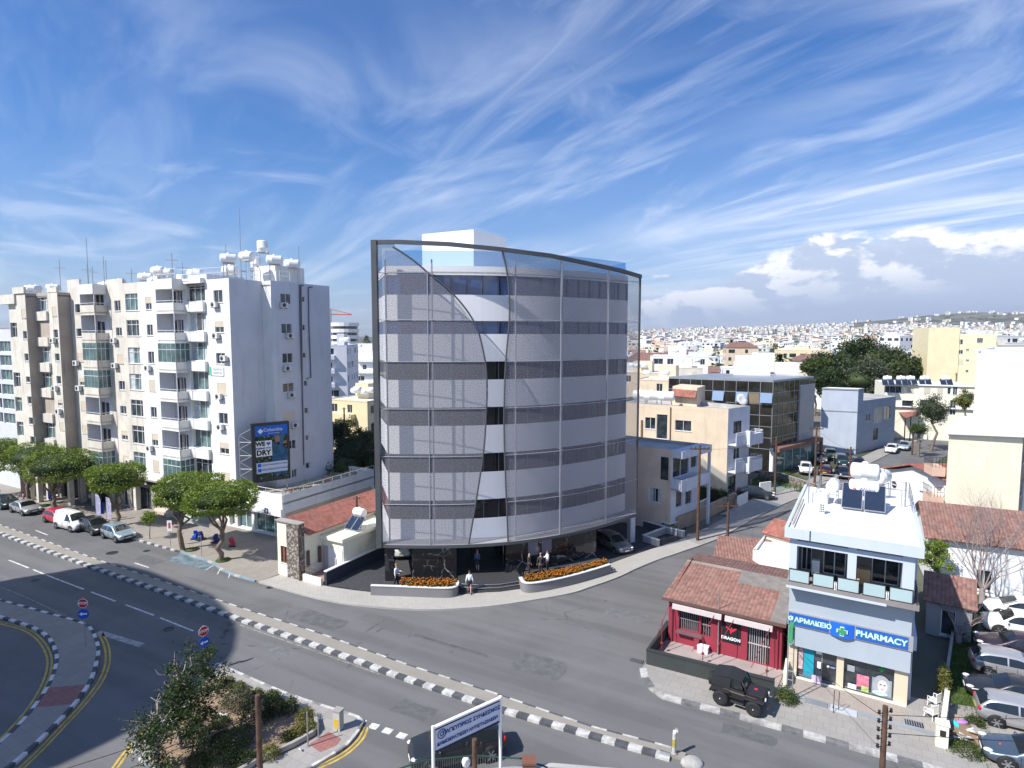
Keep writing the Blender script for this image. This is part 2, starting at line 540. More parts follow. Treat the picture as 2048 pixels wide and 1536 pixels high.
def terr(x,y):
 d=max(0.0,y-260)
 h=9.5*min(1,d/1400)**1.3
 k=min(1,d/900)
 h+=k*gauss(x,y,1500,2500,900,900,42)
 h+=k*gauss(x,y,2030,2550,330,420,66)
 h+=k*gauss(x,y,1650,2700,300,420,22)
 h+=k*gauss(x,y,2350,2650,420,420,18)
 h+=k*gauss(x,y,600,3200,900,700,22)
 if k>0:h+=k*5*noise.noise(Vector((x/260,y/260,3)))
 return h-.06
gm=MB()
xs=[-9000,-5000,-3000,-2000,-1400,-1000,-700,-400,-200,-60]+list(range(60,3200,70))+[3500,4200,5500,9000]
ys=[-4000,-1000,-200,0,120,200]+list(range(260,3600,70))+[3900,4500,5500,7000,12000]
gv=[(x,y,terr(x,y))for y in ys for x in xs]
nx=len(xs)
gm.add(gv,[(j*nx+i,j*nx+i+1,(j+1)*nx+i+1,(j+1)*nx+i)for j in range(len(ys)-1)for i in range(nx-1)],0,True)
GROUNDM=mat('dry_ground',(.15,.14,.10),var=.45,scale=.035)
def ground_mat():
 m=GROUNDM;t=NT(m.node_tree);bs=m.node_tree.nodes['Principled BSDF']
 tcn=t.n('ShaderNodeTexCoord').outputs['Object']
 g=t.ramp(t.noise(tcn,.018,6,.65),.42,.58)
 o=t.mix(g,(.055,.075,.035,1),(.24,.21,.17,1))
 o=t.mix(t.ramp(t.noise(tcn,.12,5,.7),.45,.65,0,.7),o,(.09,.09,.08,1))
 t.put(bs.inputs['Base Color'],o)
ground_mat()
struct('ground',gm,GROUNDM)
mm_=MB()
def ridge(name,pts,dist,depth,seed):
 mb=MB();n=90;rows=8
 us=np.interp(np.linspace(0,1,n),np.linspace(0,1,len(pts)),[p[0]for p in pts])
 vs_=np.interp(us,[p[0]for p in pts],[p[1]for p in pts])
 vv=[]
 for j in range(rows):
  f=j/(rows-1)
  for i in range(n):
   top=at(us[i],vs_[i],dist)
   hgt=(top.z+30)*math.sin(math.pi*min(1,.05+f*.95)if f<1 else 0.0)**1.2 if f>0 else 0
   yy=dist-depth/2+depth*f
   z=-30+hgt*(1+.10*noise.noise(Vector((us[i]/40,f*4,seed))))
   vv.append((top.x,yy,z))
 mb.add(vv,[(j*n+i,j*n+i+1,(j+1)*n+i+1,(j+1)*n+i)for j in range(rows-1)for i in range(n-1)],0,True)
 struct(name,mb,mat('mountain_scrub',(.075,.095,.085),var=.35,scale=.0012))
ridge('hills',[(900,668),(1200,668),(1290,664),(1330,663),(1370,661),(1390,663),(1405,667),(1440,667),(1500,664),(1560,664),(1640,662),(1900,660),(2300,664)],7500,1800,1)
ridge('mountains',[(900,672),(1300,670),(1480,665),(1540,660),(1580,655),(1610,654),(1650,660),(1760,656),(1840,648),(2000,655),(2300,660)],11500,2200,2)
rm=MB()
A0,A1=G(-500,1010),G(2500,1700)
rd=[(-140,128),(-96,60),(-60,20),(-20,8),(70,4),(75,-40),(0,-40),(-140,20)]
rd=[G(-60,1000),G(100,1020),G(269,1072),G(363,1098),G(447,1135),G(520,1160),G(758,1205),G(900,1212),G(1040,1198),G(1176,1170),G(1290,1125),G(1420,1150),G(1340,1300),G(1300,1350),G(1330,1390),G(1797,1515),G(2200,1620),Vector((40,10,0)),Vector((20,3,0)),Vector((-60,3,0)),Vector((-100,60,0)),Vector((-100,95,0))]
rm.prism([(p.x,p.y)for p in rd],0.0,.004,bot=False)
struct('road',rm,ASPH)
sr=MB()
ls=[G(1290,1128),G(1351,1106),G(1436,1077),G(1514,1032),G(1580,1001),G(1631,975),G(1751,921),G(1819,887),G(1862,874),G(1905,850)]
p0=ls[-1]
ls+=[p0+(ls[-1]-ls[-3]).normalized()*60]
rs_=[G(1420,1152)]
sd=Vector((.733,.68,0))
rw=[p+Vector((.68,-.733,0))*7.2 for p in ls]
poly=ls+[Vector(p)for p in rw[::-1]][:-1]+[G(1340,1290)]
sr.prism([(p[0],p[1])for p in poly],.004,.010,bot=False)
struct('road',sr,ASPH2)
def pave(name,pts,z,m,z0=-.05):
 mb=MB();mb.prism([(p[0],p[1])for p in pts],z0,z)
 return struct(name,mb,m)
kerbL=[G(-200,955),G(-40,1000),G(74,1024),G(160,1050),G(269,1079),G(363,1105),G(429,1127),G(447,1141),G(470,1151),G(520,1165)]
e1=Vector((.878,-.479,0));e2=Vector((.479,.878,0))
pave('pavement',kerbL+[G(560,1150),G(600,1120),G(600,1080),G(-28*0+300,940),G(-200,850)],.12,PAVE_L)
kerbC=smooth([G(520,1165),G(604,1189),G(670,1204),G(758,1215),G(857,1220),G(960,1215),G(1040,1205),G(1137,1188),G(1176,1176),G(1230,1157),G(1267,1140),G(1310,1122),G(1351,1108),G(1398,1092)],4)
innC=smooth([G(1369,1079),G(1316,1096),G(1252,1118),G(1223,1129),G(1137,1163),G(1040,1181),G(900,1193),G(820,1192),G(740,1187),G(648,1174),G(560,1152)],4)
pave('pavement',kerbC+innC,.125,PAVE_N)
kerbS=[G(1398,1092),G(1436,1078),G(1514,1033),G(1580,1002),G(1631,976),G(1700,945),G(1751,921),G(1819,887),G(1862,874)]
pave('pavement',kerbS+[p+Vector((-.68,.733,0))*2.3 for p in kerbS[::-1]],.12,PAVE_G)
kerbP=[G(1283,1340),G(1286,1357),G(1296,1375),G(1328,1398),G(1480,1437),G(1640,1481),G(1797,1523),G(2100,1610),G(2500,1725)]
pave('pavement',kerbP+[G(2700,1600),G(2400,1500),G(1990,1425),G(1830,1400),G(1700,1340),G(1560,1280),G(1420,1250),G(1337,1276)],.12,PAVE_G)
kb=MB()
band(kb,resample(kerbL[:6],.62),.02,.16,-.02,.13,alt=[0,1])
band(kb,resample(kerbL[5:],.62),.02,.16,-.02,.13,alt=[2,2,2,0])
struct('kerb',kb,[KERBW,KERBB,mat('kerb_blue',(.22,.30,.35),var=.2)])
kb=MB();band(kb,kerbC,.02,.15,-.02,.132);struct('kerb',kb,mat('kerb_stone',(.40,.385,.35),var=.1))
kb=MB();band(kb,resample(kerbS,.9),.02,.15,-.02,.127);struct('kerb',kb,CONC)
kb=MB();band(kb,resample(kerbP,1.0),.30,.12,-.02,.128,alt=[0,1,2,0,1]);struct('kerb',kb,[mat('kerb_worn_white',(.44,.43,.41),var=.3,scale=3),mat('kerb_worn_dark',(.16,.16,.16),var=.3,scale=3),mat('kerb_worn_grey',(.33,.32,.30),var=.3,scale=3)])
mn=[G(-120,1037),G(0,1066),G(175,1130),G(330,1184),G(475,1236),G(640,1293),G(800,1352),G(987,1414),G(1180,1469),G(1368,1523)]
mf=[G(1372,1511),G(1327,1496),G(1181,1458),G(996,1394),G(800,1329),G(640,1271),G(475,1217),G(300,1157),G(211,1128),G(0,1052),G(-120,1020)]
pave('median',mn+mf,.13,paver('median_paving',(.30,.275,.235),1.0,1.0,.85,var=.04))
kb=MB();band(kb,resample(mn,.66),.06,.34,-.02,.15,alt=[0,1]);band(kb,resample(mf[::-1],.8),.10,.02,-.02,.14,alt=[0,1])
struct('kerb',kb,[KERBW,KERBB])
kb=MB();kb.ball(G(1384,1527,.0),(.55,.42,.30),0);struct('kerb',kb,mat('kerb_nose_white',(.40,.39,.37),var=.25,scale=2))
o6=(0,1150);s6=3.938
isR=smooth(px([(-300,130),(0,215),(360,315),(560,370),(675,415),(725,480),(760,590),(745,700),(690,860),(570,1030),(430,1180),(300,1310),(180,1420),(50,1530),(-200,1720)],0,s6,o6),4)
isL=smooth(px([(-300,260),(0,330),(150,375),(300,430),(400,500),(450,590),(465,680),(440,780),(390,900),(270,1070),(150,1210),(0,1350),(-200,1520),(-350,1640)],0,s6,o6),4)
pave('traffic_island',isR+isL[::-1],.12,PAVE_L)
kb=MB()
for pth,a_,b_ in((isR,.20,.0),(isL,.0,.20)):
 band(kb,resample(pth,.7),a_,b_,-.02,.145,alt=[0,1])
struct('kerb',kb,[mat('kerb_painted_white',(.62,.62,.60),var=.12,scale=3),KERBB])
pp=MB();pp.prism([(p.x,p.y)for p in px([(375,905),(680,878),(575,1032),(285,1060)],0,s6,o6)],.12,.127);struct('crossing_paving',pp,PAVE_R)
o8=(400,1200);s8=3.413
gi=smooth(px([(60,470),(110,452),(160,458),(600,648),(1000,778),(1090,810),(1118,838),(1090,900),(1000,1010),(880,1085),(700,1190),(400,1330)],0,s8,o8),3)
gl=smooth([G(480,1620),G(264,1512),G(318,1452),G(370,1395),G(405,1350)],3)
pave('traffic_island',gi+gl,.12,PAVE_G)
kb=MB();band(kb,resample(gi,.62),.02,.14,-.02,.135,alt=[0,0,1]);band(kb,resample(gl,.62),.02,.14,-.02,.135,alt=[0,1])
struct('kerb',kb,[KERBW,mat('kerb_grey',(.22,.22,.22),var=.3,scale=3)])
gd=px([(60,560),(135,545),(250,590),(450,665),(620,745),(800,835),(815,905),(780,950),(640,1030),(420,1130),(250,1230),(0,1330),(-330,1120),(-200,900)],0,s8,o8)
mb=MB();mb.prism([(p.x,p.y)for p in gd],.0,.19);struct('garden_soil',mb,DIRT)
kb=MB();band(kb,[(p.x,p.y)for p in gd[:6]],.0,.12,.0,.24,m=0);struct('kerb',kb,mat('kerb_yellowish',(.42,.36,.2),var=.15))
kb=MB();band(kb,[(p.x,p.y)for p in gd[5:12]],.0,.18,.0,.42,m=0);struct('low_wall',kb,CONC)
pp=MB();pp.prism([(p.x,p.y)for p in px([(745,1002),(880,915),(965,965),(930,1010),(820,1055)],0,s8,o8)],.12,.127);struct('crossing_paving',pp,PAVE_R)
def paint(name,quads,m,z=.012):
 mb=MB()
 for q in quads:
  mb.prism([(p.x,p.y)for p in q],z-.004,z,bot=False)
 o=struct(name,mb,m);return o
def dash(u0,v0,u1,v1,wd=.13):
 a,b=G(u0,v0),G(u1,v1);d=(b-a).normalized();n=Vector((-d.y,d.x,0))*wd/2
 return[a-n,b-n,b+n,a+n]
o5=(0,940);s5=3.938
def D5(a,b,c,d,w_=.13):return dash(a/s5,940+b/s5,c/s5,940+d/s5,w_)
paint('road_marking',[D5(70,710,225,772),D5(262,785,350,822),D5(362,826,470,868),D5(475,870,660,940),D5(715,960,910,1035),D5(990,1062,1212,1145),D5(1262,1165,1522,1268),D5(280,476,375,512),D5(-300,345,-180,395),D5(1060,732,1170,768),D5(-240,600,-60,665),D5(-60,200,60,250)],PAINTW)
ln=MB();band(ln,[G(480,1250),G(640,1306),G(760,1349)],.05,.05,.008,.012);band(ln,px([(0,920),(220,1010),(430,1110),(640,1220),(690,1240)],0,s5,o5),.06,.05,.008,.012);struct('road_marking',ln,mat('faded_paint',(.26,.25,.22),var=.5,scale=4))
paint('road_marking',[dash(196,1264,284,1291,.45),dash(416,1337,446,1326,.3)],mat('stop_line_paint',(.36,.36,.35),var=.4,scale=3))
paint('road_marking',[dash(400+a/s8,1200+b/s8,400+c/s8,1200+d/s8,.42)for a,b,c,d in((1068,822,1125,840),(1160,856,1215,870),(1252,886,1308,902),(1350,918,1405,936),(1450,950,1510,972))],PAINTW)
yl=MB()
y1=smooth(px([(-250,330),(0,385),(190,440),(300,520),(360,620),(372,720),(335,850),(240,1020),(100,1190),(-20,1310),(-200,1480)],0,s6,o6),4)
y2=smooth(px([(775,470),(815,540),(832,630),(825,720),(770,850),(640,1020),(490,1180),(300,1380),(130,1540),(-50,1700)],0,s6,o6),4)
y3=smooth(px([(1118,868),(1080,950),(960,1055),(740,1160),(500,1270)],0,s8,o8),4)
y4=smooth([G(235,1536),G(262,1500),G(318,1440)],4)
for yy in(y1,y2,y3,y4):
 band(yl,yy,.06,.06,.008,.012);band(yl,yy,.28,-.16,.008,.012)
struct('road_marking',yl,PAINTY)
bb=px([(1430,655),(1700,745),(1625,795),(1300,705)],0,s5,o5)
paint('disabled_bay_marking',[bb],mat('worn_blue_paint',(.14,.19,.215),var=.45,scale=1.6))
paint('road_marking',[D5(1620,790,1690,745,.08),D5(1712,822,1740,770,.08),D5(1800,850,1812,812,.08)],PAINTW,.02)
for k,(u,v,a,b,g)in enumerate(((640,1240,4,1.6,.155),(1080,1330,3.2,2.2,.165),(830,1420,2.2,1.2,.155),(300,1120,3,1.2,.155),(1250,1230,3.0,1.5,.20),(560,1300,2.5,.6,.21),(1500,1470,2.5,.8,.155),(900,1290,6,.35,.14))):
 M_=FR(G(u,v,0),R(-28));rg=random.Random(k);mb=MB(M=M_)
 mb.prism([(a*c*(1+rg.uniform(-.12,.12)),b*s_*(1+rg.uniform(-.2,.2)))for c,s_ in((-.5,-.5),(0,-.55),(.5,-.5),(.52,0),(.5,.5),(0,.46),(-.5,.5),(-.53,0))],.004,.0065,bot=False)
 struct('road_patch',mb,mat(f'patched_asphalt_{k}',(g*.86,g*.86,g*.87),var=.2,scale=2,grain=.3))
def disc(name,u,v,r,m,label=None):
 mb=MB(M=Matrix.Translation(G(u,v,0)));mb.lathe([(r,.006),(r,.018),(r*.86,.018),(r*.84,.014),(.001,.014)],20)
 return struct(name,mb,m)
for u,v,r in((337,1258,.34),(293,1102,.3),(71,1161,.3),(540,1175,.28),(224,1106,.5)):
 disc('manhole_cover',u,v,r,DARKM)
def drain(u,v,w_=.8,d_=.45,z=0.0):
 mb=MB(M=FR(G(u,v,.0),R(-28),z=z))
 mb.box(-w_/2,w_/2,-d_/2,d_/2,.0,.145)
 for i in range(7):mb.box(-w_/2+.05+i*w_/7.5,-w_/2+.09+i*w_/7.5,-d_/2,d_/2,.145,.16,1)
 struct('drain_grate',mb,[DARKM,METAL])
drain(1274,1322,z=-.135);drain(1828,1452)
drain(1330,1512,.5,.3)
pz=MB()
pzp=[G(652,1172),G(740,1186),G(900,1192),G(1040,1180),G(1137,1162),G(1223,1128),G(1252,1117),G(1316,1095),G(1369,1078),Vector((22,72,0)),Vector((-8,78,0)),Vector((-14,60,0)),G(752,1100)]
pz.prism([(p.x,p.y)for p in pzp],-.05,.135);struct('forecourt_paving',pz,PAVE_D)
lot=MB()
lp=[G(1885,1400),G(1905,1330),G(1915,1250),G(1925,1180),G(2400,1230),G(2700,1600),G(2300,1640),G(1990,1430)]
lot.prism([(p.x,p.y)for p in lp],-.05,.02);struct('parking_ground',lot,mat('gravelly_asphalt',(.20,.19,.17),var=.3,scale=1.5,bump=.5))
vg=[G(1883,1420),G(1893,1360),G(1902,1300),G(1912,1240),G(1915,1180),G(1955,1150),G(2060,1175),G(1975,1190),G(1960,1230),G(1948,1290),G(1945,1350),G(1958,1390),G(1985,1430),G(1975,1500),G(1990,1555),G(1930,1510),G(1892,1510)]
mb=MB();mb.prism([(p.x,p.y)for p in vg],-.05,.05);struct('grass_verge',mb,mat('verge_earth',(.07,.10,.03),var=.4,scale=2))
def in_poly(x,y,P):
 c=False;n=len(P)
 for i in range(n):
  x1,y1_=P[i][0],P[i][1];x2,y2_=P[(i+1)%n][0],P[(i+1)%n][1]
  if(y1_>y)!=(y2_>y)and x<(x2-x1)*(y-y1_)/(y2_-y1_)+x1:c=not c
 return c
def grass(poly,n,seed,m=GRASSM,hh=(.08,.22),z=.05,wd=.02):
 rg=random.Random(seed);mb=MB()
 x0=min(p[0]for p in poly);x1=max(p[0]for p in poly);y0=min(p[1]for p in poly);y1_=max(p[1]for p in poly)
 k=0
 while k<n:
  x,y=rg.uniform(x0,x1),rg.uniform(y0,y1_)
  if not in_poly(x,y,poly):continue
  if noise.noise(Vector((x*.7,y*.7,seed)))<-.25 and rg.random()<.8:k+=.2;continue
  k+=1
  h_=rg.uniform(*hh);a=rg.uniform(0,6.28);ca,sa=math.cos(a)*wd,math.sin(a)*wd
  lx,ly=rg.uniform(-.06,.06),rg.uniform(-.06,.06)
  mb.add([(x-ca,y-sa,z),(x+ca,y+sa,z),(x+lx,y+ly,z+h_)],[(0,1,2)])
 o=struct('grass',mb,m,'stuff');return o
grass(vg,9000,4)
gs2=[G(1505,960),G(1560,940),G(1640,975),G(1625,990),G(1590,985),G(1545,968),G(1500,985)]
mb=MB();mb.prism([(p.x,p.y)for p in gs2],-.05,.05);struct('grass_verge',mb,MATS['verge_earth'])
grass(gs2,2500,5,hh=(.2,.5),wd=.05)
dv=MB();dv.prism([(p.x,p.y)for p in[G(1440,1030),G(1520,992),G(1640,982),G(1585,1002),G(1514,1033)]],.0,.118);struct('driveway',dv,mat('driveway_concrete',(.36,.34,.30),var=.15))
dv=MB();dv.prism([(p.x,p.y)for p in[G(1500,992),G(1500,960),G(1580,966),G(1645,975),G(1632,985)]],.02,.10);struct('driveway',dv,mat('driveway_green_grey',(.20,.23,.21),var=.15))
# the curved office building with the perforated screen
cb=thing('office_building','curved seven storey office building wrapped in a grey perforated metal screen','building',G(1000,1160))
CB0=cb.location.copy()
cbM=Matrix.Translation(-CB0)
def CP(name,mb,mats,parent=None,label=None):
 """part given in world coordinates"""
 return part(name,mb,mats,parent or cb,label,M=cbM if parent is None else None)
bu=[757,800,870,940,1016,1070,1120,1165,1212,1274]
bv=[1091,1092,1092,1090,1086.5,1079,1070,1060.5,1049.5,1028]
pf=np.polyfit(np.array(bu)-1000,bv,3)
ZB=20-417*48.3/1200
NS=60
SU=np.linspace(757,1273,NS)
arc=[]
for u in SU:
 p=G(u,float(np.polyval(pf,u-1000)),ZB)
 arc.append(p)
arc=resample(arc,sum((b-a).length for a,b in zip(arc,arc[1:]))/(NS-.999))[:NS]
while len(arc)<NS:arc.append(arc[-1]+(arc[-1]-arc[-2]))
def arc_s(s):
 f=max(0,min(NS-1.0001,s*(NS-1)));i=int(f);t=f-i
 return arc[i]*(1-t)+arc[i+1]*t
def arc_n(s):
 d=(arc_s(min(1,s+.02))-arc_s(max(0,s-.02))).normalized()
 return Vector((d.y,-d.x,0))
def s_of(u,z):
 lo,hi=0.0,1.0
 for _ in range(30):
  m=(lo+hi)/2;p=arc_s(m)
  uu=U0+F*p.x/(cp*p.y-sp*(z-CZ))
  if uu<u:lo=m
  else:hi=m
 return(lo+hi)/2
tu=[746,800,900,1000,1100,1200,1240,1280]
tv=[484,483.5,488,498,511,532,541,553]
def ztop(s):
 p=arc_s(s);u=U0+F*p.x/(cp*p.y)
 return zat(float(np.interp(u,tu,tv)),p.x,p.y)
ZT=[ztop(i/(NS-1))for i in range(NS)]
zt=lambda s:float(np.interp(s*(NS-1),range(NS),ZT))
ZMAX=max(ZT)
def curve_sz(lst):
 out=[]
 for u,v in lst:
  s=.5
  z=15
  for _ in range(6):
   s=s_of(u,z);p=arc_s(s);z=zat(v,p.x,p.y)
  out.append((s,z))
 return out
Lc=curve_sz([(786,494),(800,502),(830,523),(860,549),(885,568),(907,589),(930,616),(947,642),(958,668),(967,705),(972,735),(974,775),(973,813),(970,870),(965,920),(958,965),(950,1015),(937,1091)])
Rc=curve_sz([(1004,500),(1011,528),(1016,560),(1018.5,600),(1018.5,640),(1015,680),(1011.5,722),(1009,780),(1008,840),(1008.5,880),(1010,930),(1012,985),(1014,1030),(1016,1088)])
Lz=sorted((z,s)for s,z in Lc);Rz=sorted((z,s)for s,z in Rc)
sL=lambda z:float(np.interp(z,[a for a,b in Lz],[b for a,b in Lz]))
sR=lambda z:float(np.interp(z,[a for a,b in Rz],[b for a,b in Rz]))
pm=bpy.data.materials.new('perforated_screen');pm.use_nodes=True
t=NT(pm.node_tree);bs=pm.node_tree.nodes['Principled BSDF']
bs.inputs['Base Color'].default_value=(.27,.263,.295,1);bs.inputs['Roughness'].default_value=.5;bs.inputs['Metallic'].default_value=.2
uvn=t.n('ShaderNodeUVMap').outputs[0]
bt=t.n('ShaderNodeTexBrick',offset=.5)
t.put(bt.inputs['Vector'],uvn)
bt.inputs['Color1'].default_value=(0,0,0,1);bt.inputs['Color2'].default_value=(0,0,0,1);bt.inputs['Mortar'].default_value=(1,1,1,1)
bt.inputs['Scale'].default_value=1;bt.inputs['Brick Width'].default_value=.20;bt.inputs['Row Height'].default_value=.125
bt.inputs['Mortar Size'].default_value=.025;bt.inputs['Mortar Smooth'].default_value=.3
wn=t.noise(uvn,13.0,3,.9)
webs=t.m('ADD',t.m('MULTIPLY',bt.outputs['Fac'],.07),t.ramp(wn,.30,.70,.20,.72),clamp=True)
tr=t.n('ShaderNodeBsdfTransparent');mx=t.n('ShaderNodeMixShader')
t.put(mx.inputs[0],webs)
pm.node_tree.links.new(tr.outputs[0],mx.inputs[1]);pm.node_tree.links.new(bs.outputs[0],mx.inputs[2])
pm.node_tree.links.new(mx.outputs[0],pm.node_tree.nodes['Material Output'].inputs[0])
FRM=mat('screen_frame_grey',(.11,.113,.12),rough=.5,metal=.4,var=.08)
def wing(sa,sb,label):
 """sheet between columns sa(z) and sb(z)"""
 rows,cols=44,26
 vs,uvs,fs=[],[],[]
 ln_=sum((b-a).length for a,b in zip(arc,arc[1:]))
 for j in range(rows+1):
  f=j/rows
  z0=ZB+f*(ZMAX-ZB)
  a,b=sa(z0),sb(z0)
  for i in range(cols+1):
   s=a+(b-a)*i/cols
   z=ZB+(min(z0,ZMAX)-ZB)*(zt(s)-ZB)/(ZMAX-ZB)
   p=arc_s(s)
   vs.append((p.x,p.y,z));uvs.append((s*ln_,z))
 w_=cols+1
 for j in range(rows):
  for i in range(cols):fs.append((j*w_+i,j*w_+i+1,(j+1)*w_+i+1,(j+1)*w_+i))
 mb=MB();mb.add(vs,fs,0,True)
 me=mb.mesh('perforated_screen',pm)
 uv=me.uv_layers.new(name='UVMap')
 for lp_ in me.loops:uv.data[lp_.index].uv=uvs[lp_.vertex_index]
 return part('perforated_screen',me,None,cb,label,M=cbM)
wing(lambda z:0.0,sL,'perforated screen with a long concave right edge')
wing(sR,lambda z:1.0,'perforated screen reaching to the far right end')
def on(s,z,out=0.0):
 p=arc_s(s)+arc_n(s)*out
 return Vector((p.x,p.y,z))
mb=MB()
for i in range(NS-1):
 s0,s1=i/(NS-1),(i+1)/(NS-1)
 for zf,hh,dd in((lambda s:zt(s),.17,.16),(lambda s:ZB,.13,.16)):
  a0,a1=on(s0,zf(s0)-hh,dd),on(s1,zf(s1)-hh,dd)
  b0,b1=on(s0,zf(s0)+hh*.8,dd),on(s1,zf(s1)+hh*.8,dd)
  c0,c1=on(s0,zf(s0)+hh*.8,-dd),on(s1,zf(s1)+hh*.8,-dd)
  d0,d1=on(s0,zf(s0)-hh,-dd),on(s1,zf(s1)-hh,-dd)
  mb.quad(a0,a1,b1,b0);mb.quad(b0,b1,c1,c0);mb.quad(c0,c1,d1,d0);mb.quad(d0,d1,a1,a0)
def upright(s,w_,d_,zt_):
 p=arc_s(s);n=arc_n(s);d=Vector((-n.y,n.x,0))
 q=[p+d*(-w_/2)+n*d_/2,p+d*w_/2+n*d_/2,p+d*w_/2-n*d_/2,p-d*w_/2-n*d_/2]
 mb.prism([(a.x,a.y)for a in q],ZB-.13,zt_)
upright(.004,.42,.5,ZT[0]+.13);upright(.998,.12,.16,ZT[-1]+.13)
CP('screen_frame',mb,FRM)
for Lst in(Lc,Rc):
 mb=MB()
 pts=smooth([(s,z,0)for s,z in Lst],4)
 mb.tube([on(p[0],p[1],.02)for p in pts],.075,6)
 CP('screen_edge_trim',mb,FRM)
INN=1.35
def inn(s,z,k=INN):
 return on(s,z,-k)
def vz(v,u=985):
 s=s_of(u,15);p=inn(s,0);return zat(v,p.x,p.y)
glz=[(551,590),(642,668),(723,759),(814,850),(906,943),(998,1035)]
glz=[(vz(b),vz(a))for a,b in glz]
ROOFZ=vz(533)
def s_inn(u,z):
 lo,hi=0.0,1.0
 for _ in range(30):
  m=(lo+hi)/2;p=on(m,z,-INN)
  if U0+F*p.x/(cp*p.y-sp*(z-CZ))<u:lo=m
  else:hi=m
 return(lo+hi)/2
S0,S1=s_inn(774,14),s_inn(1268,14)
NI=40
ss=[S0+(S1-S0)*i/NI for i in range(NI+1)]
WPAN=mat('white_wall_panel',(.80,.80,.82),rough=.55,var=.02)
BACKY=13.0
bl=inn(S0,0);br=inn(S1,0)
dch=(br-bl).normalized();nb=Vector((-dch.y,dch.x,0))
blb=bl+nb*BACKY+dch*0.8;brb=br+nb*(BACKY-2)-dch*.5
zed=[ZB+.02]+[z for pr in glz[::-1]for z in pr]+[ROOFZ]
def ring(z0,z1,mats,name,out=0.0,label=None,sides=True):
 mb=MB()
 a=[inn(s,z0,INN-out)for s in ss]
 if sides:
  loop=a+[brb,blb]
 else:loop=a
 n=len(loop)
 for i in range(n if sides else n-1):
  p,q=loop[i],loop[(i+1)%n]
  mb.quad((p.x,p.y,z0),(q.x,q.y,z0),(q.x,q.y,z1),(p.x,p.y,z1),0)
 return mb
bottom=zed[0]
lev=sorted(glz)
zc=bottom
mbw=None
for(g0,g1)in lev:
 mb=ring(zc,g0,None,'wall');CP('wall',mb,WPAN)
 zc=g1
mb=ring(zc,ROOFZ,None,'wall')
poly=[inn(s,0)for s in ss]+[brb,blb]
CP('wall',mb,WPAN)
mb=MB();mb.prism([(p.x,p.y)for p in poly],ROOFZ-.6,ROOFZ-.45);CP('roof',mb,ROOFW)
mb=MB();mb.prism([(p.x,p.y)for p in poly],ZB+.0,ZB+.015);
sof=[on(i/20,0,.1)for i in range(21)]+[brb,blb]
mb.prism([(p.x,p.y)for p in sof],ZB-.10,ZB+.12);CP('soffit',mb,mat('soffit_grey',(.30,.30,.32),var=.05))
BGL=mat('sky_reflection_glass',(.01,.05,.18),rough=.03,var=.2,spec=1.0)  # blue of the reflected sky put into the glass colour
MULL=mat('window_mullion',(.10,.11,.13),rough=.4,metal=.5)
for(g0,g1)in lev:
 mb=MB()
 a=[inn(s,0,INN+.14)for s in ss];loop=a+[brb-nb*.14,blb-nb*.14]
 for i in range(len(loop)):
  p,q=loop[i],loop[(i+1)%len(loop)]
  mb.quad((p.x,p.y,g0-.1),(q.x,q.y,g0-.1),(q.x,q.y,g1+.1),(p.x,p.y,g1+.1),0)
 wdw=CP('window',mb,BGL if g0>glz[1][0]-.1 else mat('black_window_glass',(.008,.009,.013),rough=.04,spec=.5,var=.2))
 for k in range(0,19):
  mb=MB();s=S0+(S1-S0)*k/18;p=inn(s,0,INN+.08);n=arc_n(s);d=Vector((-n.y,n.x,0))*.03;n=n*.06
  mb.prism([((p-d+n).x,(p-d+n).y),((p+d+n).x,(p+d+n).y),((p+d-n).x,(p+d-n).y),((p-d-n).x,(p-d-n).y)],g0-.02,g1+.02);part('mullion',mb,MULL,wdw)
mb=MB()
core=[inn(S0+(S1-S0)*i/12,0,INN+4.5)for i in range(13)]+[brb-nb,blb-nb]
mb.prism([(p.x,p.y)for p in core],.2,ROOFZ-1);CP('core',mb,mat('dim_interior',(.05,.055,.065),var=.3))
JM=mat('joint_metal',(.45,.47,.52),rough=.4,metal=.5)
mb=MB()
for u in(858,1120,1214):
 s=s_of(u,14);zz1=zt(s)
 if u==858:zz1=min(zz1,[z for z,s2 in Lz if s2>s][-1]if False else float(np.interp(s,[b for b,a in[(q[1],q[0])for q in Lz][::-1]],[a for b,a in[(q[1],q[0])for q in Lz][::-1]])))
 mb.tube([on(s,ZB,.05),on(s,zz1,.05)],.04,5)
for(g0,g1)in lev:
 a=[on(sL(g1)*i/20,g1+.05,.05)for i in range(21)];mb.tube(a,.028,4)
 r0=sR(g1);a=[on(r0+(1-r0)*i/20,g1+.05,.05)for i in range(21)];mb.tube(a,.028,4)
CP('screen_joint',mb,JM)
mb=MB()
for u in(772,865,1035,1130,1222):
 s=s_of(u,14);mb.tube([on(s,ZB,-.5),on(s,min(zt(s),ROOFZ+.4),-.5)],.07,6)
for(g0,g1)in lev:
 for u in(772,865,1035,1130,1222):
  s=s_of(u,14);mb.tube([on(s,g1+.05,0),on(s,g1+.05,-INN)],.03,4)
CP('screen_post',mb,JM)
phz=29.75
pc,pl,pr_=at(947,462,56.0),at(844,470,58.6),at(1012,478,60.6)
bk=pl+(pr_-pc)
mb=MB();mb.prism([(p.x,p.y)for p in(pl,pc,pr_,bk)],ROOFZ-.45,phz-.12);mb.prism([(p.x,p.y)for p in(pl,pc,pr_,bk)],phz-.12,phz);CP('roof_house',mb,WPAN)
BG=bpy.data.materials.new('blue_glass_panel');BG.use_nodes=True
t=NT(BG.node_tree);bs=BG.node_tree.nodes['Principled BSDF'];bs.inputs['Base Color'].default_value=(.10,.25,.5,1);bs.inputs['Roughness'].default_value=.05
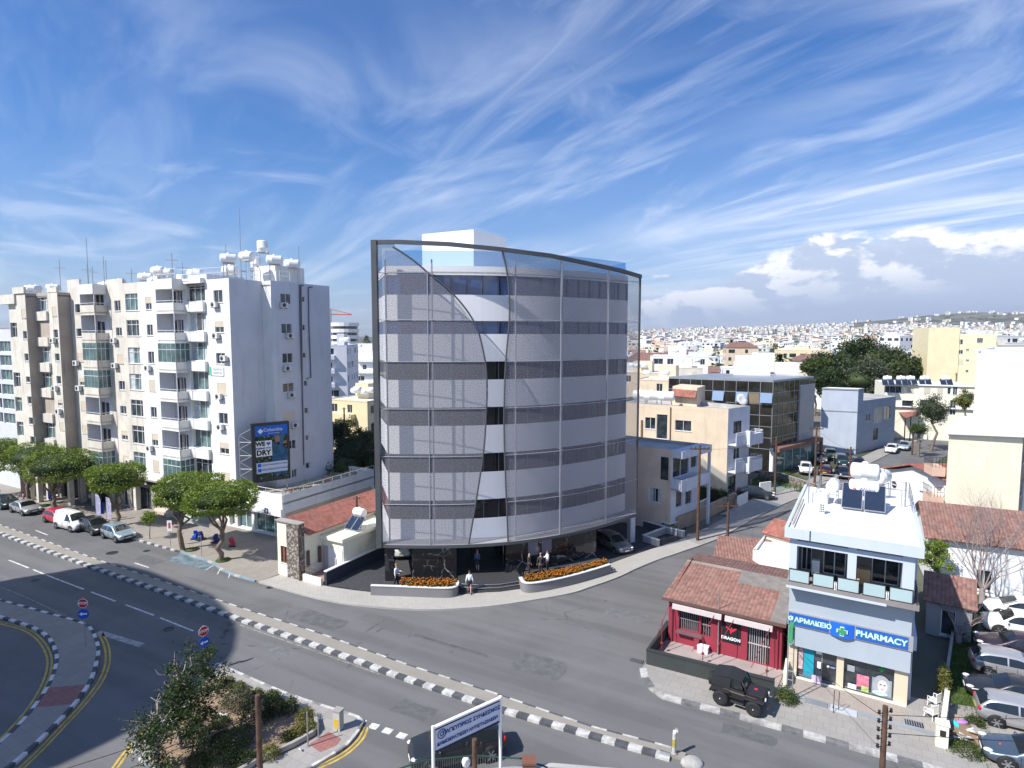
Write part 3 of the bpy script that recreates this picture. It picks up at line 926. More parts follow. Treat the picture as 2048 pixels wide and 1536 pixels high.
tr=t.n('ShaderNodeBsdfTransparent');tr.inputs[0].default_value=(.62,.78,.95,1);mx=t.n('ShaderNodeMixShader');mx.inputs[0].default_value=.35
BG.node_tree.links.new(tr.outputs[0],mx.inputs[1]);BG.node_tree.links.new(bs.outputs[0],mx.inputs[2]);BG.node_tree.links.new(mx.outputs[0],BG.node_tree.nodes['Material Output'].inputs[0])
mb=MB();loop=[inn(s,0,INN+.3)for s in ss[::4]]+[brb-nb*.4-dch*.3,blb-nb*.4+dch*.3]
for i in range(len(loop)):
 p,q=loop[i],loop[(i+1)%len(loop)]
 mb.quad((p.x,p.y,ROOFZ-.4),(q.x,q.y,ROOFZ-.4),(q.x,q.y,ROOFZ+1.25),(p.x,p.y,ROOFZ+1.25))
CP('glass_balustrade',mb,BG)
MB_=bpy.data.materials.new('black_marble');MB_.use_nodes=True
t=NT(MB_.node_tree);bs=MB_.node_tree.nodes['Principled BSDF']
tcn=t.n('ShaderNodeTexCoord').outputs['Object']
def vein(sc_,seed,th):
 vx=t.n('ShaderNodeTexVoronoi',feature='DISTANCE_TO_EDGE')
 off=t.n('ShaderNodeVectorMath',operation='ADD')
 wv=t.n('ShaderNodeTexNoise');t.put(wv.inputs['Vector'],tcn);wv.inputs['Scale'].default_value=1.4;wv.inputs['Detail'].default_value=4
 sv=t.n('ShaderNodeVectorMath',operation='SCALE');t.put(sv.inputs[0],wv.outputs['Color']);sv.inputs['Scale'].default_value=.55
 t.put(off.inputs[0],t.mapping(tcn,(seed,seed,seed),(0,R(25),0),(1,1,.7)));t.put(off.inputs[1],sv.outputs[0])
 t.put(vx.inputs['Vector'],off.outputs[0]);vx.inputs['Scale'].default_value=sc_
 return t.ramp(vx.outputs['Distance'],th,th*.3)
v1=t.m('MAXIMUM',t.m('MULTIPLY',vein(.55,1.0,.026),t.ramp(t.noise(tcn,1.1,3),.42,.6)),t.m('MULTIPLY',vein(1.3,7.0,.022),t.m('MULTIPLY',t.ramp(t.noise(tcn,.8,2),.5,.65),.5)))
t.put(bs.inputs['Base Color'],t.mix(v1,(.018,.018,.021,1),(.40,.38,.36,1)))
bs.inputs['Roughness'].default_value=.07
bs.inputs['Specular IOR Level'].default_value=.6
def mwall(u0,u1,z0,z1,ins=.35,th=.35,n=6):
 mb=MB();a=s_of(u0,2);b=s_of(u1,2)
 f=[on(a+(b-a)*i/n,0,-ins)for i in range(n+1)];g=[on(b-(b-a)*i/n,0,-ins-th)for i in range(n+1)]
 mb.prism([(p.x,p.y)for p in f+g],z0,z1);return CP('marble_wall',mb,MB_)
mwall(767,785,.1,ZB-.10);mwall(822,913,.1,ZB-.10);mwall(1014,1198,.1,ZB-.1)
mwall(785,822,2.85,ZB-.1)
a1_,a2_=on(s_of(913,2),0,-.7),on(s_of(1014,2),0,-.7)
dd_=(a2_-a1_).normalized();nn_=Vector((-dd_.y,dd_.x,0))
mb=MB()
mb.prism([(p.x,p.y)for p in(a1_-dd_*.3,a1_,a1_+nn_*4.2,a1_+nn_*4.2-dd_*.3)],.1,ZB-.1)
CP('entrance_side_wall',mb,mat('light_lining',(.36,.36,.39),var=.05))
ent=MB(M=FR(a1_+nn_*3.2,math.atan2(dd_.y,dd_.x)))
wE=(a2_-a1_).length
ent.box(0,wE+.1,0,.05,.5,ZB-.12,0)
eo=CP('glass_entrance',ent,mat('dark_entrance_glass',(.012,.013,.016),rough=.04,spec=.9))
ent=MB(M=FR(a1_+nn_*3.2,math.atan2(dd_.y,dd_.x)))
for x in(0.05,wE*.34,wE*.66,wE):ent.box(x-.04,x+.04,-.06,.0,.5,ZB-.12)
ent.box(0,wE,-.06,0,2.5,2.6)
part('entrance_frame',ent,DARKM,eo)
ent=MB(M=FR(a2_+nn_*.6,math.atan2(dd_.y,dd_.x)+R(72)))
ent.box(0,2.6,0,.06,.5,ZB-.12);CP('glass_screen',ent,MATS['dark_entrance_glass'])
sa_,sb_=s_of(1058,2),s_of(1108,2)
pa,pb=on(sa_,0,-.335),on(sb_,0,-.335)
mb=MB(M=edge(pa,pb));L_=(pb-pa).length;mb.box(0,L_,-.01,.02,1.75,2.95);wdw=CP('window',mb,mat('pale_blind_glass',(.20,.21,.24),rough=.1))
mb=MB(M=edge(pa,pb));
for x in(0,L_):mb.box(x-.03,x+.03,-.03,.02,1.75,2.95)
mb.box(0,L_,-.03,.02,1.70,1.75);mb.box(0,L_,-.03,.02,2.95,3.0);part('window_frame',mb,DARKM,wdw)
pcx=at(1262,1083,60.2)
mb=MB();pc0=G(1262,1083,.13);mb.M=FR(pc0,R(25));mb.M.translation.z=0;mb.box(-.27,.27,-.27,.27,.13,ZB);CP('column',mb,GREYW)
mb=MB();pcl=blb;mb.box(blb.x,blb.x+.5,blb.y-.6,blb.y-.1,.13,ZB);CP('column',mb,GREYW)
mb=MB(M=FR(on(.55,0,-7),math.atan2(dch.y,dch.x)));mb.box(-6.5,3.0,0,4,.13,ZB);CP('core_wall',mb,MB_)
stp=MB()
pf_=[G(919,1164,.55),G(980,1167,.55),G(1040,1160,.55),on(s_of(1045,2),0,-4.2),on(s_of(905,2),0,-4.2)]
plat=[on(s_of(905,2),0,-4.4),on(s_of(822,2),0,-4),on(s_of(822,2),0,0.25),G(912,1166,.55)]
def stair(z0,z1,dv):
 q=[G(917,1166+dv,z1),G(960,1169+dv,z1),G(1000,1167.5+dv,z1),G(1046,1161+dv,z1),on(s_of(1050,2),0,-4.5),on(s_of(910,2),0,-4.5)]
 mb=MB();mb.prism([(p.x,p.y)for p in q],z0,z1);return mb
st=thing('entrance_steps','three dark granite steps curving up to the glass entrance','steps',CB0)
GRAN=mat('dark_granite',(.06,.06,.064),rough=.4,grain=.0,var=.5,scale=9)
for i,dv in enumerate((0,6.5,13)):
 mb=stair(.0,.55-i*.15,dv);part('step',mb,GRAN,st,M=cbM)
mb=MB()
for i,dv in enumerate((0,6.5)):
 z=.55-i*.15
 mb.tube([G(u,v+dv+1,z+.012)for u,v in((922,1166.5),(960,1169),(1000,1167.5),(1042,1161))],.025,4)
part('nosing',mb,METAL,st,M=cbM)
mb=MB()
q=[on(s_of(1046+(1192-1046)*i/8,2),0,1.0)for i in range(9)]+[on(s_of(1190,2),0,-.2),on(s_of(1050,2),0,-.2)]
mb.prism([(p.x,p.y)for p in q],.0,.54);CP('terrace',mb,PAVE_D)
def planter(outer,label,inner_off,flow):
 t_=thing('planter',label,'planter',(outer[0].x,outer[0].y,0),0,'marigold planters beside the entrance steps')
 Mi=Matrix.Translation((-outer[0].x,-outer[0].y,0))
 mb=MB();n=len(outer)
 band(mb,[(p.x,p.y)for p in outer],.0,.22,.1,.86)
 part('planter_wall',mb,mat('grey_planter_render',(.21,.205,.21),var=.05),t_,M=Mi)
 mb=MB();band(mb,[(p.x,p.y)for p in outer],.04,.24,.86,.91);part('coping',mb,MARBW,t_,M=Mi)
 mb=MB();mb.prism([(p.x,p.y+.3)for p in flow],.1,.78);part('soil',mb,DIRT,t_,M=Mi)
 flow=[p+Vector((0,.22,0))for p in flow];rg=random.Random(len(label));fl=MB();lf=MB()
 x0=min(p.x for p in flow);x1=max(p.x for p in flow);y0=min(p.y for p in flow);y1=max(p.y for p in flow)
 k=0
 while k<420*(x1-x0)/5:
  x,y=rg.uniform(x0,x1),rg.uniform(y0,y1)
  if not in_poly(x,y,flow):continue
  k+=1
  z=.95+rg.random()*.24
  for q in range(3):
   a=rg.uniform(0,6.28);c,s_=math.cos(a)*.07,math.sin(a)*.07;zz=z-.06-rg.random()*.22
   lf.add([(x-c,y-s_,zz),(x+c,y+s_,zz+rg.uniform(-.05,.05)),(x+s_*.8,y-c*.8,zz+.13)],[(0,1,2)])
  r=rg.uniform(.04,.07)
  fl.lathe([(.001,-r*.4),(r,0),(r*.7,r*.55),(.001,r*.7)],6,0,Matrix.Translation((x,y,z))@Matrix.Rotation(rg.uniform(-.5,.5),4,'X'))
 o=struct('flowers',fl,MARIG,'stuff');o=struct('flower_leaves',lf,LEAF_B,'stuff')
oL=smooth([G(741,1171,.9),G(800,1173,.9),G(860,1175.5,.9),G(897,1176,.9),G(912,1173,.9),G(917,1166,.9),G(916,1161,.9)],4)[::-1]
fL=[G(798,1174,.9),G(860,1177,.9),G(908,1176,.9),G(914,1165,.9),G(860,1163,.9),G(800,1162,.9)]
planter(oL,'low grey planter of orange marigolds left of the entrance steps',.3,fL)
oR=smooth([G(1038,1154,.9),G(1044,1163,.9),G(1056,1166.5,.9),G(1080,1164.5,.9),G(1120,1157,.9),G(1160,1147,.9),G(1195,1137,.9),G(1222,1128.5,.9)],4)[::-1]
fR=[G(1046,1156,.9),G(1054,1165,.9),G(1080,1164,.9),G(1120,1157,.9),G(1160,1147,.9),G(1216,1129,.9),G(1214,1122,.9),G(1160,1136,.9),G(1100,1148,.9),G(1060,1153,.9)]
planter(oR,'long curved planter of orange marigolds right of the entrance steps',.3,fR)
def lowwall(label,pts,h,th,m,capm,nm='low_wall'):
 t_=thing(nm,label,'wall',(pts[0].x,pts[0].y,0));Mi=Matrix.Translation((-pts[0].x,-pts[0].y,0))
 mb=MB();band(mb,[(p.x,p.y)for p in pts],th/2,th/2,0,h);part('wall',mb,m,t_,M=Mi)
 mb=MB();band(mb,[(p.x,p.y)for p in pts],th/2+.04,th/2+.04,h,h+.07);part('coping',mb,capm,t_,M=Mi)
 return t_
lowwall('dark blue boundary wall with a pale coping left of the forecourt',[G(651,1173),G(651,1173)+e2*6.7,G(651,1173)+e2*14],1.2,.25,mat('dark_blue_render',(.035,.04,.06),var=.1),MARBW)
GPL=MATS['grey_planter_render']
lowwall('low grey wall in a U shape beside the parking bay',[G(1318,1096),G(1287,1086),G(1332,1069),G(1369,1078)],.75,.18,mat('grey_wall_render',(.33,.33,.34),var=.06),MARBW)
lowwall('low dark wall behind the carport bay',[G(1332,1069),G(1262,1048),G(1230,1040)],.75,.18,mat('dark_grey_render',(.08,.085,.11),var=.06),MARBW)
# building kit
WCACHE={}
def window(parent,M,rect,depth=.14,mull=1,trans=False,shut=0.0,fm=None,gm=None,sill=True,curt=False,bar=.05,label=None,name='window'):
 """a window set in the facade M; rect = (x0, x1, z0, z1)"""
 x0,x1,z0,z1=rect
 fm=fm or FRAME;gm=gm or GLASS
 w_,h_=round(x1-x0,2),round(z1-z0,2)
 if w_<.15 or h_<.15:return None
 key=(w_,h_,depth,mull,trans,round(shut,1),fm.name,gm.name,curt,bar)
 if key not in WCACHE:
  g=MB()
  g.quad((0,depth,0),(w_,depth,0),(w_,depth,h_),(0,depth,h_),0)
  if curt:
   g.quad((0,depth-.01,0),(w_*.38,depth-.01,0),(w_*.38,depth-.01,h_),(0,depth-.01,h_),1)
   g.quad((w_*.72,depth-.01,0),(w_,depth-.01,0),(w_,depth-.01,h_),(w_*.72,depth-.01,h_),1)
  f=MB();b=bar;d0,d1=depth-.07,depth+.01
  f.box(0,b,d0,d1,0,h_);f.box(w_-b,w_,d0,d1,0,h_)
  f.box(b,w_-b,d0+.002,d1,0,b);f.box(b,w_-b,d0+.002,d1,h_-b,h_)
  for i in range(1,mull+1):
   xc=w_*i/(mull+1);f.box(xc-b*.5,xc+b*.5,d0+.004,d1,b,h_-b)
  if trans:f.box(b,w_-b,d0+.006,d1,h_*.70,h_*.70+b)
  sh=None
  if shut>0:
   sh=MB();sh.box(0,w_,depth-.11,depth-.075,h_*(1-shut),h_)
   k=int(h_*shut/.12)
   for i in range(k):sh.box(.0,w_,depth-.118,depth-.11,h_-(i+.92)*.12,h_-(i+.2)*.12)
  WCACHE[key]=(g.mesh('window',[gm,CURT]),f.mesh('window_frame',fm),sh.mesh('roller_shutter',SHUT)if sh else None)
 gme,fme,sme=WCACHE[key]
 o=part(name,gme,None,parent,label,M=M@Matrix.Translation((x0,0,z0)))
 part('window_frame',fme,None,o)
 if sme:part('roller_shutter',sme,None,o)
 if sill:
  k2=('sill',w_)
  if k2 not in WCACHE:
   s_=MB();s_.box(-.06,w_+.06,-.07,.05,-.06,0.0);WCACHE[k2]=s_.mesh('sill',MARBW)
  part('sill',WCACHE[k2],None,o)
 return o
def aircon(parent,M,x,z,w_=.85):
 if 'ac' not in WCACHE:
  b=MB();b.box(-.42,.42,-.42,-.12,0,.58,0)
  b.lathe([(.001,0),(.22,0),(.22,.015),(.001,.02)],14,1,Matrix.Translation((-.1,-.42,.29))@Matrix.Rotation(R(90),4,'X'))
  b.box(-.36,-.32,-.4,.02,-.06,0,1);b.box(.32,.36,-.4,.02,-.06,0,1)
  WCACHE['ac']=b.mesh('air_conditioner',[mat('ac_white',(.62,.62,.60),var=.1),mat('ac_fan_grille',(.06,.06,.065))])
 return part('air_conditioner',WCACHE['ac'],None,parent,M=M@Matrix.Translation((x,0,z)))
TANKN=[0]
def tank_meshes():
 if 'tank' in WCACHE:return
 for nm,hor in(('tank_h',True),('tank_v',False)):
  b=MB()
  r,L=(.45,.75)if hor else(.5,.6)
  prof=[(.001,-L),(r*.6,-L*.98),(r*.93,-L*.9),(r,-L*.8),(r,-L*.3),(r*1.02,-L*.28),(r*1.02,-L*.22),(r,-L*.2),(r,L*.8),(r*.93,L*.9),(r*.6,L*.98),(.001,L)]
  Mt=Matrix.Rotation(R(90),4,'Y')if hor else Matrix.Identity(4)
  b.lathe(prof,18,0,Mt)
  if hor:b.lathe([(.16,.0),(.16,.10),(.12,.13),(.001,.13)],10,0,Matrix.Translation((0,0,r-.03)))
  WCACHE[nm]=b.mesh('tank',TANKW)
 b=MB()
 for sx in(-.5,.5):
  for sy in(-.3,.3):b.tube([(sx,sy*1.2,0),(sx*.9,sy,1.0)],.025,5)
  b.tube([(sx*.95,-.33,.6),(sx*.95,.33,.6)],.02,4)
 for sy in(-.3,.3):b.tube([(-.5,sy,1.0),(.5,sy,1.0)],.025,5)
 WCACHE['stand']=b.mesh('stand',METAL)
 b=MB();b.box(-.5,.5,-.03,.03,0,1.7,0);b.box(-.46,.46,-.036,-.03,.04,1.66,1)
 WCACHE['panel']=b.mesh('solar_panel',[GREYF,SOLAR])
 WCACHE['tank']=1
def heater(loc,rz,label,group='rooftop water tanks',stand=1.0,kind='h',sc_=1.0,panels=0,ball=False):
 """tank on a steel stand, with or without sun panels in front"""
 tank_meshes()
 t_=thing('water_tank' if not panels else 'solar_water_heater',label,'water tank' if not panels else 'solar heater',loc,rz,group)
 t_.scale=(sc_,)*3
 part('stand',WCACHE['stand'],None,t_,M=Matrix.Diagonal((1,1,stand,1)))
 part('tank',WCACHE['tank_'+kind],None,t_,M=Matrix.Translation((0,0,stand+(.43 if kind=='h' else .58))))
 for i in range(panels):
  part('solar_panel',WCACHE['panel'],None,t_,M=Matrix.Translation(((i-(panels-1)/2)*1.06,-1.35,.12))@Matrix.Rotation(R(-48),4,'X'))
 return t_
def antenna(loc,h,label,rz=0.0,arms=3,group='rooftop antennas'):
 t_=thing('antenna',label,'antenna',loc,rz,group)
 b=MB();b.tube([(0,0,0),(0,0,h)],.045,5);part('mast',b,METAL,t_)
 if arms:
  b=MB();z=h*.82;b.tube([(-.7,0,z),(.7,0,z)],.03,4)
  for i in range(arms*2):
   x=-.65+i*1.3/(arms*2-1);b.tube([(x,-.3,z),(x,.3,z)],.02,4)
  part('aerial',b,METAL,t_)
 return t_
def dish(loc,rz,label,r=.5,group=None):
 t_=thing('satellite_dish',label,'satellite dish',loc,rz,group)
 b=MB();b.tube([(0,0,0),(0,0,.8)],.03,5);part('mast',b,METAL,t_)
 b=MB(M=Matrix.Translation((0,-.1,.95))@Matrix.Rotation(R(62),4,'X'));b.lathe([(.001,-.12*r*2),(r*.5,-.07*r*2),(r,.0),(r,.02),(r*.5,-.05*r*2),(.002,-.10*r*2)],20);part('reflector',b,mat('dish_grey',(.6,.6,.6),var=.05),t_)
 b=MB();b.tube([(0,-.1,.8),(0,-.75,1.25)],.015,4);part('feed_arm',b,METAL,t_)
 return t_
def rail(mb,pts,h=1.0,post=1.1,r=.02,lines=3,m=0):
 """pipe railing along pts"""
 for a,b in zip(pts,pts[1:]):
  a,b=Vector(a),Vector(b)
  for k in range(lines):
   z=h*(k+1)/lines
   mb.tube([a+Vector((0,0,z)),b+Vector((0,0,z))],r,4,m,sm=False)
  n=max(1,int((b-a).length/post))
  for i in range(n+1):
   p=a+(b-a)*i/n;mb.tube([p,p+Vector((0,0,h))],r,4,m,sm=False)
# tall white apartment block on the left
C0=Vector((-28.5,61,0))
dL=-e1;dO=-e2
def PT(t,d):return C0+dL*t+dO*d
def TU(u,d,z=20):
 return ulen(C0+dO*d,dL,u,z)
DA,DB,DC,DD,DE=0.0,1.55,2.9,4.2,5.3
ab=thing('apartment_block','tall white eight storey apartment block with stacked balconies and rooftop tanks','building',C0)
aM=Matrix.Translation(-C0)
def AP(name,mb,mats,label=None):return part(name,mb,mats,ab,label,M=aM)
s1=3.9
pA=C0;pS1=C0+e2*s1;pS2=pS1+e1*1.4;pS3=pS2+e2*8.3
tA=TU(376,DA);tB0=TU(350,DB);tB1=TU(315,DB);tB2=TU(217,DB);tC0=TU(192,DC);tC1=TU(164,DC);tC2=TU(140,DC)
tD0=TU(119,DD);tD1=TU(72,DD);tE0=TU(55,DE);tE1=TU(35,DE);tE2=TU(15,DE)
ZR=zat(556,C0.x,C0.y)
pD=PT(tD0,DD);ZR2=zat(584,pD.x,pD.y)
FL=[zat(v,C0.x,C0.y)for v in(622,686,745,807,868,928)]
FH=(ZR-4.0)/7
FZ=[4.0+FH*i for i in range(8)]
def facade(p,q,zbot,ztop_,m,wins,mi=None,depth=.16,**kw):
 """wall from p to q (outside to the right) with windows given as (rect, options)"""
 M=edge(p,q)
 L=(q-p).length
 mb=MB(M=aM@M);wall(mb,0,L,zbot,ztop_,[w_[0]for w_ in wins],depth,0,mi)
 part('wall',mb,m,ab)
 for r_,o_ in wins:
  window(ab,aM@M,r_,**o_)
 return M
def rects(p,q,lst):
 M=edge(p,q)
 return[(prect(M,*a[:4]),a[4]if len(a)>4 else{})for a in lst]
SH=dict(shut=.95,mull=1);SHh=dict(shut=.5,mull=1)
BIG=dict(mull=3,trans=True,sill=True,gm=GREENG,curt=True)
pa_=PT(TU(415,DA),DA)
wv=[(580,605,0),(643,665,1),(706,728,0),(766,789,2),(826,848,0),(886,908,1),(945,967,2)]
facade(pa_,pA,4.0,ZR,WHITE,rects(pa_,pA,[(427+i*2.6,a,445+i*2.6,b,dict(mull=1)if k==0 else(SHh if k==1 else SH))for i,(a,b,k)in enumerate(wv)]))
MA=edge(pa_,pA)
for i,v in enumerate((606,668,None,789,850,None,None)):
 if v:
  x,z=pick(MA,433+i*3,v+9);aircon(ab,aM@MA,x,z)
x,z=pick(MA,452,722);aircon(ab,aM@MA,x,z)
pb_=PT(tA,DA)
ml=[]
for i in range(7):
 z0,z1=FZ[i],FZ[i+1]
 r_=(0.12,(pa_-pb_).length-.12,z0+.95,z1-.25)
 ml.append((r_,dict(mull=2,trans=i%2==0,gm=GREENG if i not in(0,5,6)else GLASS,curt=i in(4,5,2),sill=False,depth=.3)))
facade(pb_,pa_,4.0,ZR,WHITE,ml,depth=.3)
for i in range(7):
 mb=MB(M=aM@edge(pb_,pa_));L=(pa_-pb_).length
 mb.box(-.05,L-.1,-.35,0,FZ[i]-.15,FZ[i]+.85);mb.box(-.08,L-.1,-.38,.0,FZ[i]+.85,FZ[i]+.90);AP('balcony',MB(),WHITE)if False else part('balcony',mb,WHITE,ab)
mb=MB(M=aM@edge(pb_,pa_));L=(pa_-pb_).length;mb.box(-.4,L-.05,-.55,0,ZR-.35,ZR+.15);part('roof_slab',mb,WHITE,ab)
pcA=PT(tB1,DA)
hk=[]
Lc_=(pb_-pcA).length
for i in range(7):
 hk.append(((.5,1.4,FZ[i]+.05,FZ[i]+2.1),dict(mull=0,gm=GLASS,sill=False,fm=BROWNF)))
 hk.append(((Lc_-1.8,Lc_-.7,FZ[i]+.05,FZ[i]+2.2),dict(mull=1,gm=GLASS,sill=False)))
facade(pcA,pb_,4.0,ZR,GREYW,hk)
pcB=PT(tB1,DB)
facade(pcB,pcA,4.0,ZR,GREYW,[])
def balcony(pc_,inner,t0,t1,d0,d1,i,m,glazed=False,open_side=True):
 """corner balcony: slab and parapet round the square t0..t1, d0..d1 (t0 right end, d1 front)"""
 z0,z1=FZ[i],FZ[i+1]
 q=[PT(t1,d1),PT(t0,d1),PT(t0,d0),PT(t1,d0)]
 mb=MB(M=aM)
 mb.prism([(p.x,p.y)for p in q],z0-.15,z0)
 for a,b in((q[0],q[1]),(q[1],q[2])):
  n=Vector((b.y-a.y,a.x-b.x,0)).normalized()*-.12
  mb.prism([(p.x,p.y)for p in(a,b,b+n,a+n)],z0-.35,z0+.78)
 o=part('balcony',mb,m,ab)
 if glazed:
  g=MB(M=aM)
  for a,b in((q[0],q[1]),(q[1],q[2])):g.quad((a.x,a.y,z0+.78),(b.x,b.y,z0+.78),(b.x,b.y,z1-.35),(a.x,a.y,z1-.35))
  part('balcony_glazing',g,GREENG,o)
  g=MB(M=aM)
  for a,b,n in((q[0],q[1],4),(q[1],q[2],3)):
   for k in range(n+1):
    p=a+(b-a)*k/n;g.tube([p+Vector((0,0,z0+.78)),p+Vector((0,0,z1-.35))],.035,4,sm=False)
   g.tube([a+Vector((0,0,z0+2.1)),b+Vector((0,0,z0+2.1))],.03,4,sm=False)
  part('glazing_frame',g,FRAME,o)
 else:
  g=MB(M=aM);z=z0+1.0
  g.tube([q[0]+Vector((0,0,z)),q[1]+Vector((0,0,z)),q[2]+Vector((0,0,z))],.03,5,sm=False)
  for k in(q[0],q[1],q[2],(q[0]+q[1])/2):g.tube([k+Vector((0,0,z0+.78)),k+Vector((0,0,z))],.02,4)
  part('railing',g,FRAME,o)
  g=MB(M=aM);g.tube([q[1]+Vector((0,0,z0+.78)),q[1]+Vector((0,0,z1-.15))],.045,6);part('post',g,FRAME,o)
BAL3=[1,1,0,0,0,1,0]if False else None
for i,gz in enumerate([True,False,False,False,True,False,False]):
 balcony(None,None,tB0,tB1,DA,DB,i,WHITE,gz)
mb=MB(M=aM);q=[PT(tB1,DB+.1),PT(tB0,DB+.1),PT(tB0,DA),PT(tB1,DA)];mb.prism([(p.x,p.y)for p in q],ZR-.9,ZR+.15);part('roof_slab',mb,WHITE,ab)
pp1,pp2,pp3,pp4=PT(tB1,DB),PT(TU(279,DB),DB),PT(TU(250,DB),DB),PT(tB2,DB)
w4=[(594,619),(649,671),(703,727),(760,782),(814,835),(868,892),(921,943)]
facade(pp2,pp1,4.0,ZR,WHITE,rects(pp2,pp1,[(291+i*2.6,a,303+i*2.6,b,(SHh,dict(mull=1),dict(mull=1),SH,dict(mull=1),SHh,SH)[i])for i,(a,b)in enumerate(w4)]))
M4=edge(pp2,pp1)
for u,v in((300,741),(304,901)):
 x,z=pick(M4,u,v);aircon(ab,aM@M4,x,z)
w5=[(587,621),(640,672),(695,727),(748,780),(800,833),(852,888),(905,938)]
facade(pp3,pp2,4.0,ZR,OLDWHITE,rects(pp3,pp2,[(250.5+i*2.9,a,278.5+i*2.9,b,dict(mull=2,trans=True,gm=GREENG if i in(0,2,3,6)else GLASS,curt=i in(2,3),sill=True))for i,(a,b)in enumerate(w5)]))
w6=[(601,622),(655,672),(709,727),(762,780),(812,828),(862,880),(912,930)]
facade(pp4,pp3,4.0,ZR,OLDWHITE,rects(pp4,pp3,[(229+i*2.9,a,241+i*2.9,b,(dict(mull=1),dict(mull=1),SH,dict(mull=1),dict(mull=1),SHh,SH)[i])for i,(a,b)in enumerate(w6)]))
M6=edge(pp4,pp3)
for u,v in((232,686),(234,736),(262,928)):
 x,z=pick(M6,u,v);aircon(ab,aM@M6,x,z)
pcI=PT(tC1,DB)
hk=[]
L7=(pp4-pcI).length
for i in range(7):
 hk.append(((.6,1.5,FZ[i]+.05,FZ[i]+2.1),dict(mull=0,sill=False,fm=BROWNF)))
 hk.append(((L7-1.5,L7-.6,FZ[i]+.05,FZ[i]+2.1),dict(mull=0,sill=False)))
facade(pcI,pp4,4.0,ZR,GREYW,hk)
pcC=PT(tC1,DC)
facade(pcC,pcI,4.0,ZR,GREYW,[])
for i,gz in enumerate([True,False,False,True,True,False,False]):
 balcony(None,None,tC0,tC1,DB,DC,i,OLDWHITE,gz)
mb=MB(M=aM);q=[PT(tC1,DC+.1),PT(tC0,DC+.1),PT(tC0,DB),PT(tC1,DB)];mb.prism([(p.x,p.y)for p in q],ZR-1.1,ZR);part('roof_slab',mb,WHITE,ab)
p8=PT(tC2,DC)
w8=[(608,626),(657,673),(707,723),(757,771),(803,820),(851,867),(898,914)]
facade(p8,pcC,4.0,ZR,OLDWHITE,rects(p8,pcC,[(150+i*3,a,160+i*3,b,(dict(mull=0),dict(mull=0),SH,SHh,SH,SH,SH)[i])for i,(a,b)in enumerate(w8)]))
M8=edge(p8,pcC)
for u,v in((157,731),(162,781)):
 x,z=pick(M8,u,v);aircon(ab,aM@M8,x,z)
p8i=PT(tC2,DB-1)
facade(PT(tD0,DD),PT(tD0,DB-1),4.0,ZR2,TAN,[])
pD0,pD1=PT(tD0,DD),PT(TU(100,DD),DD)
w10=[(614,632),(659,676),(707,722),(752,768),(800,812),(845,860),(890,902)]
facade(pD1,pD0,4.0,ZR2,OLDWHITE,rects(pD1,pD0,[(104+i*3,a,113+i*3,b,(SH,dict(mull=0),dict(mull=0),dict(mull=0),SHh,SH,SH)[i])for i,(a,b)in enumerate(w10)]))
M10=edge(pD1,pD0)
for u,v in((111,686),(115,781),(122,827)):
 x,z=pick(M10,u,v);aircon(ab,aM@M10,x,z)
pD2=PT(tD1,DD)
FZ2=[4.0+(ZR2-4.0)/7*i for i in range(8)]
L11=(pD1-pD2).length
facade(pD2,pD1,4.0,ZR2,TAN,[((.2,L11-.2,FZ2[i]+.9,FZ2[i+1]-.35),dict(mull=2,trans=True,gm=GREENG,curt=i%2==0,sill=False,depth=.25))for i in(6,4,3,1,0)])
for i in range(7):
 mb=MB(M=aM@edge(pD2,pD1));mb.box(.05,L11-.05,-.25,0,FZ2[i]-.2,FZ2[i]+.85);part('balcony',mb,OLDWHITE,ab)
pE0,pE1=PT(tE0,DE),PT(tE1,DE)
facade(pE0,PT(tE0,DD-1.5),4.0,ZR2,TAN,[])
w13=[(619,636),(662,678),(707,722),(753,765),(793,808),(835,849),(873,889)]
facade(pE1,pE0,4.0,ZR2,OLDWHITE,rects(pE1,pE0,[(43+i*3,a,51+i*3,b,(SH,dict(mull=0),dict(mull=0),dict(mull=0),dict(mull=0),dict(mull=0),dict(mull=0))[i])for i,(a,b)in enumerate(w13)]))
pE2=PT(tE2,DE-.3)
pE1b=PT(tE1,DE-.3)
L14=(pE1b-pE2).length
facade(pE2,pE1b,4.0,ZR2-1.2,OLDWHITE,[((.1,L14-.1,FZ2[i]+.85,FZ2[i+1]-.4),dict(mull=2,trans=True,gm=GREENG if i<3 else GLASS,sill=False,depth=.25))for i in(5,3,2,1,0)])
mb=MB(M=aM@edge(pE2,pE1b));mb.box(-.9,L14+.2,-.5,1.5,ZR2-1.2,ZR2-.1);part('roof_slab',mb,OLDWHITE,ab)
back=C0+e2*12.2
body=[PT(tE2,0.0),PT(tE1,DE-.31),PT(tE0,DE-1.6),PT(tD0,DD-1.6),PT(tD0,DB-1)]
mb=MB(M=aM)
pl2=[PT(tE2,-12),PT(tE2,DE-.35),PT(tE1,DE-.35),PT(tE1,DE-.05),PT(tE0,DE-.05),PT(tE0,DD-.05),PT(tD0,DD-.05),PT(tD0,-12)]
mb.prism([(p.x,p.y)for p in pl2],ZR2-.5,ZR2-.3);part('roof',mb,ROOFG,ab)
pl1=[PT(tC2,-12.2),PT(tC2,DC-.05),PT(tC1,DC-.05),PT(tC1,DB-.05),PT(tB1,DB-.05),PT(tB1,DA-.05),pA+e2*.05-e1*.05,pS1,pS2-e1*.05,pS3]
mb=MB(M=aM);mb.prism([(p.x,p.y)for p in pl1],ZR-.6,ZR-.4);part('roof',mb,ROOFG,ab)
mb=MB(M=aM)
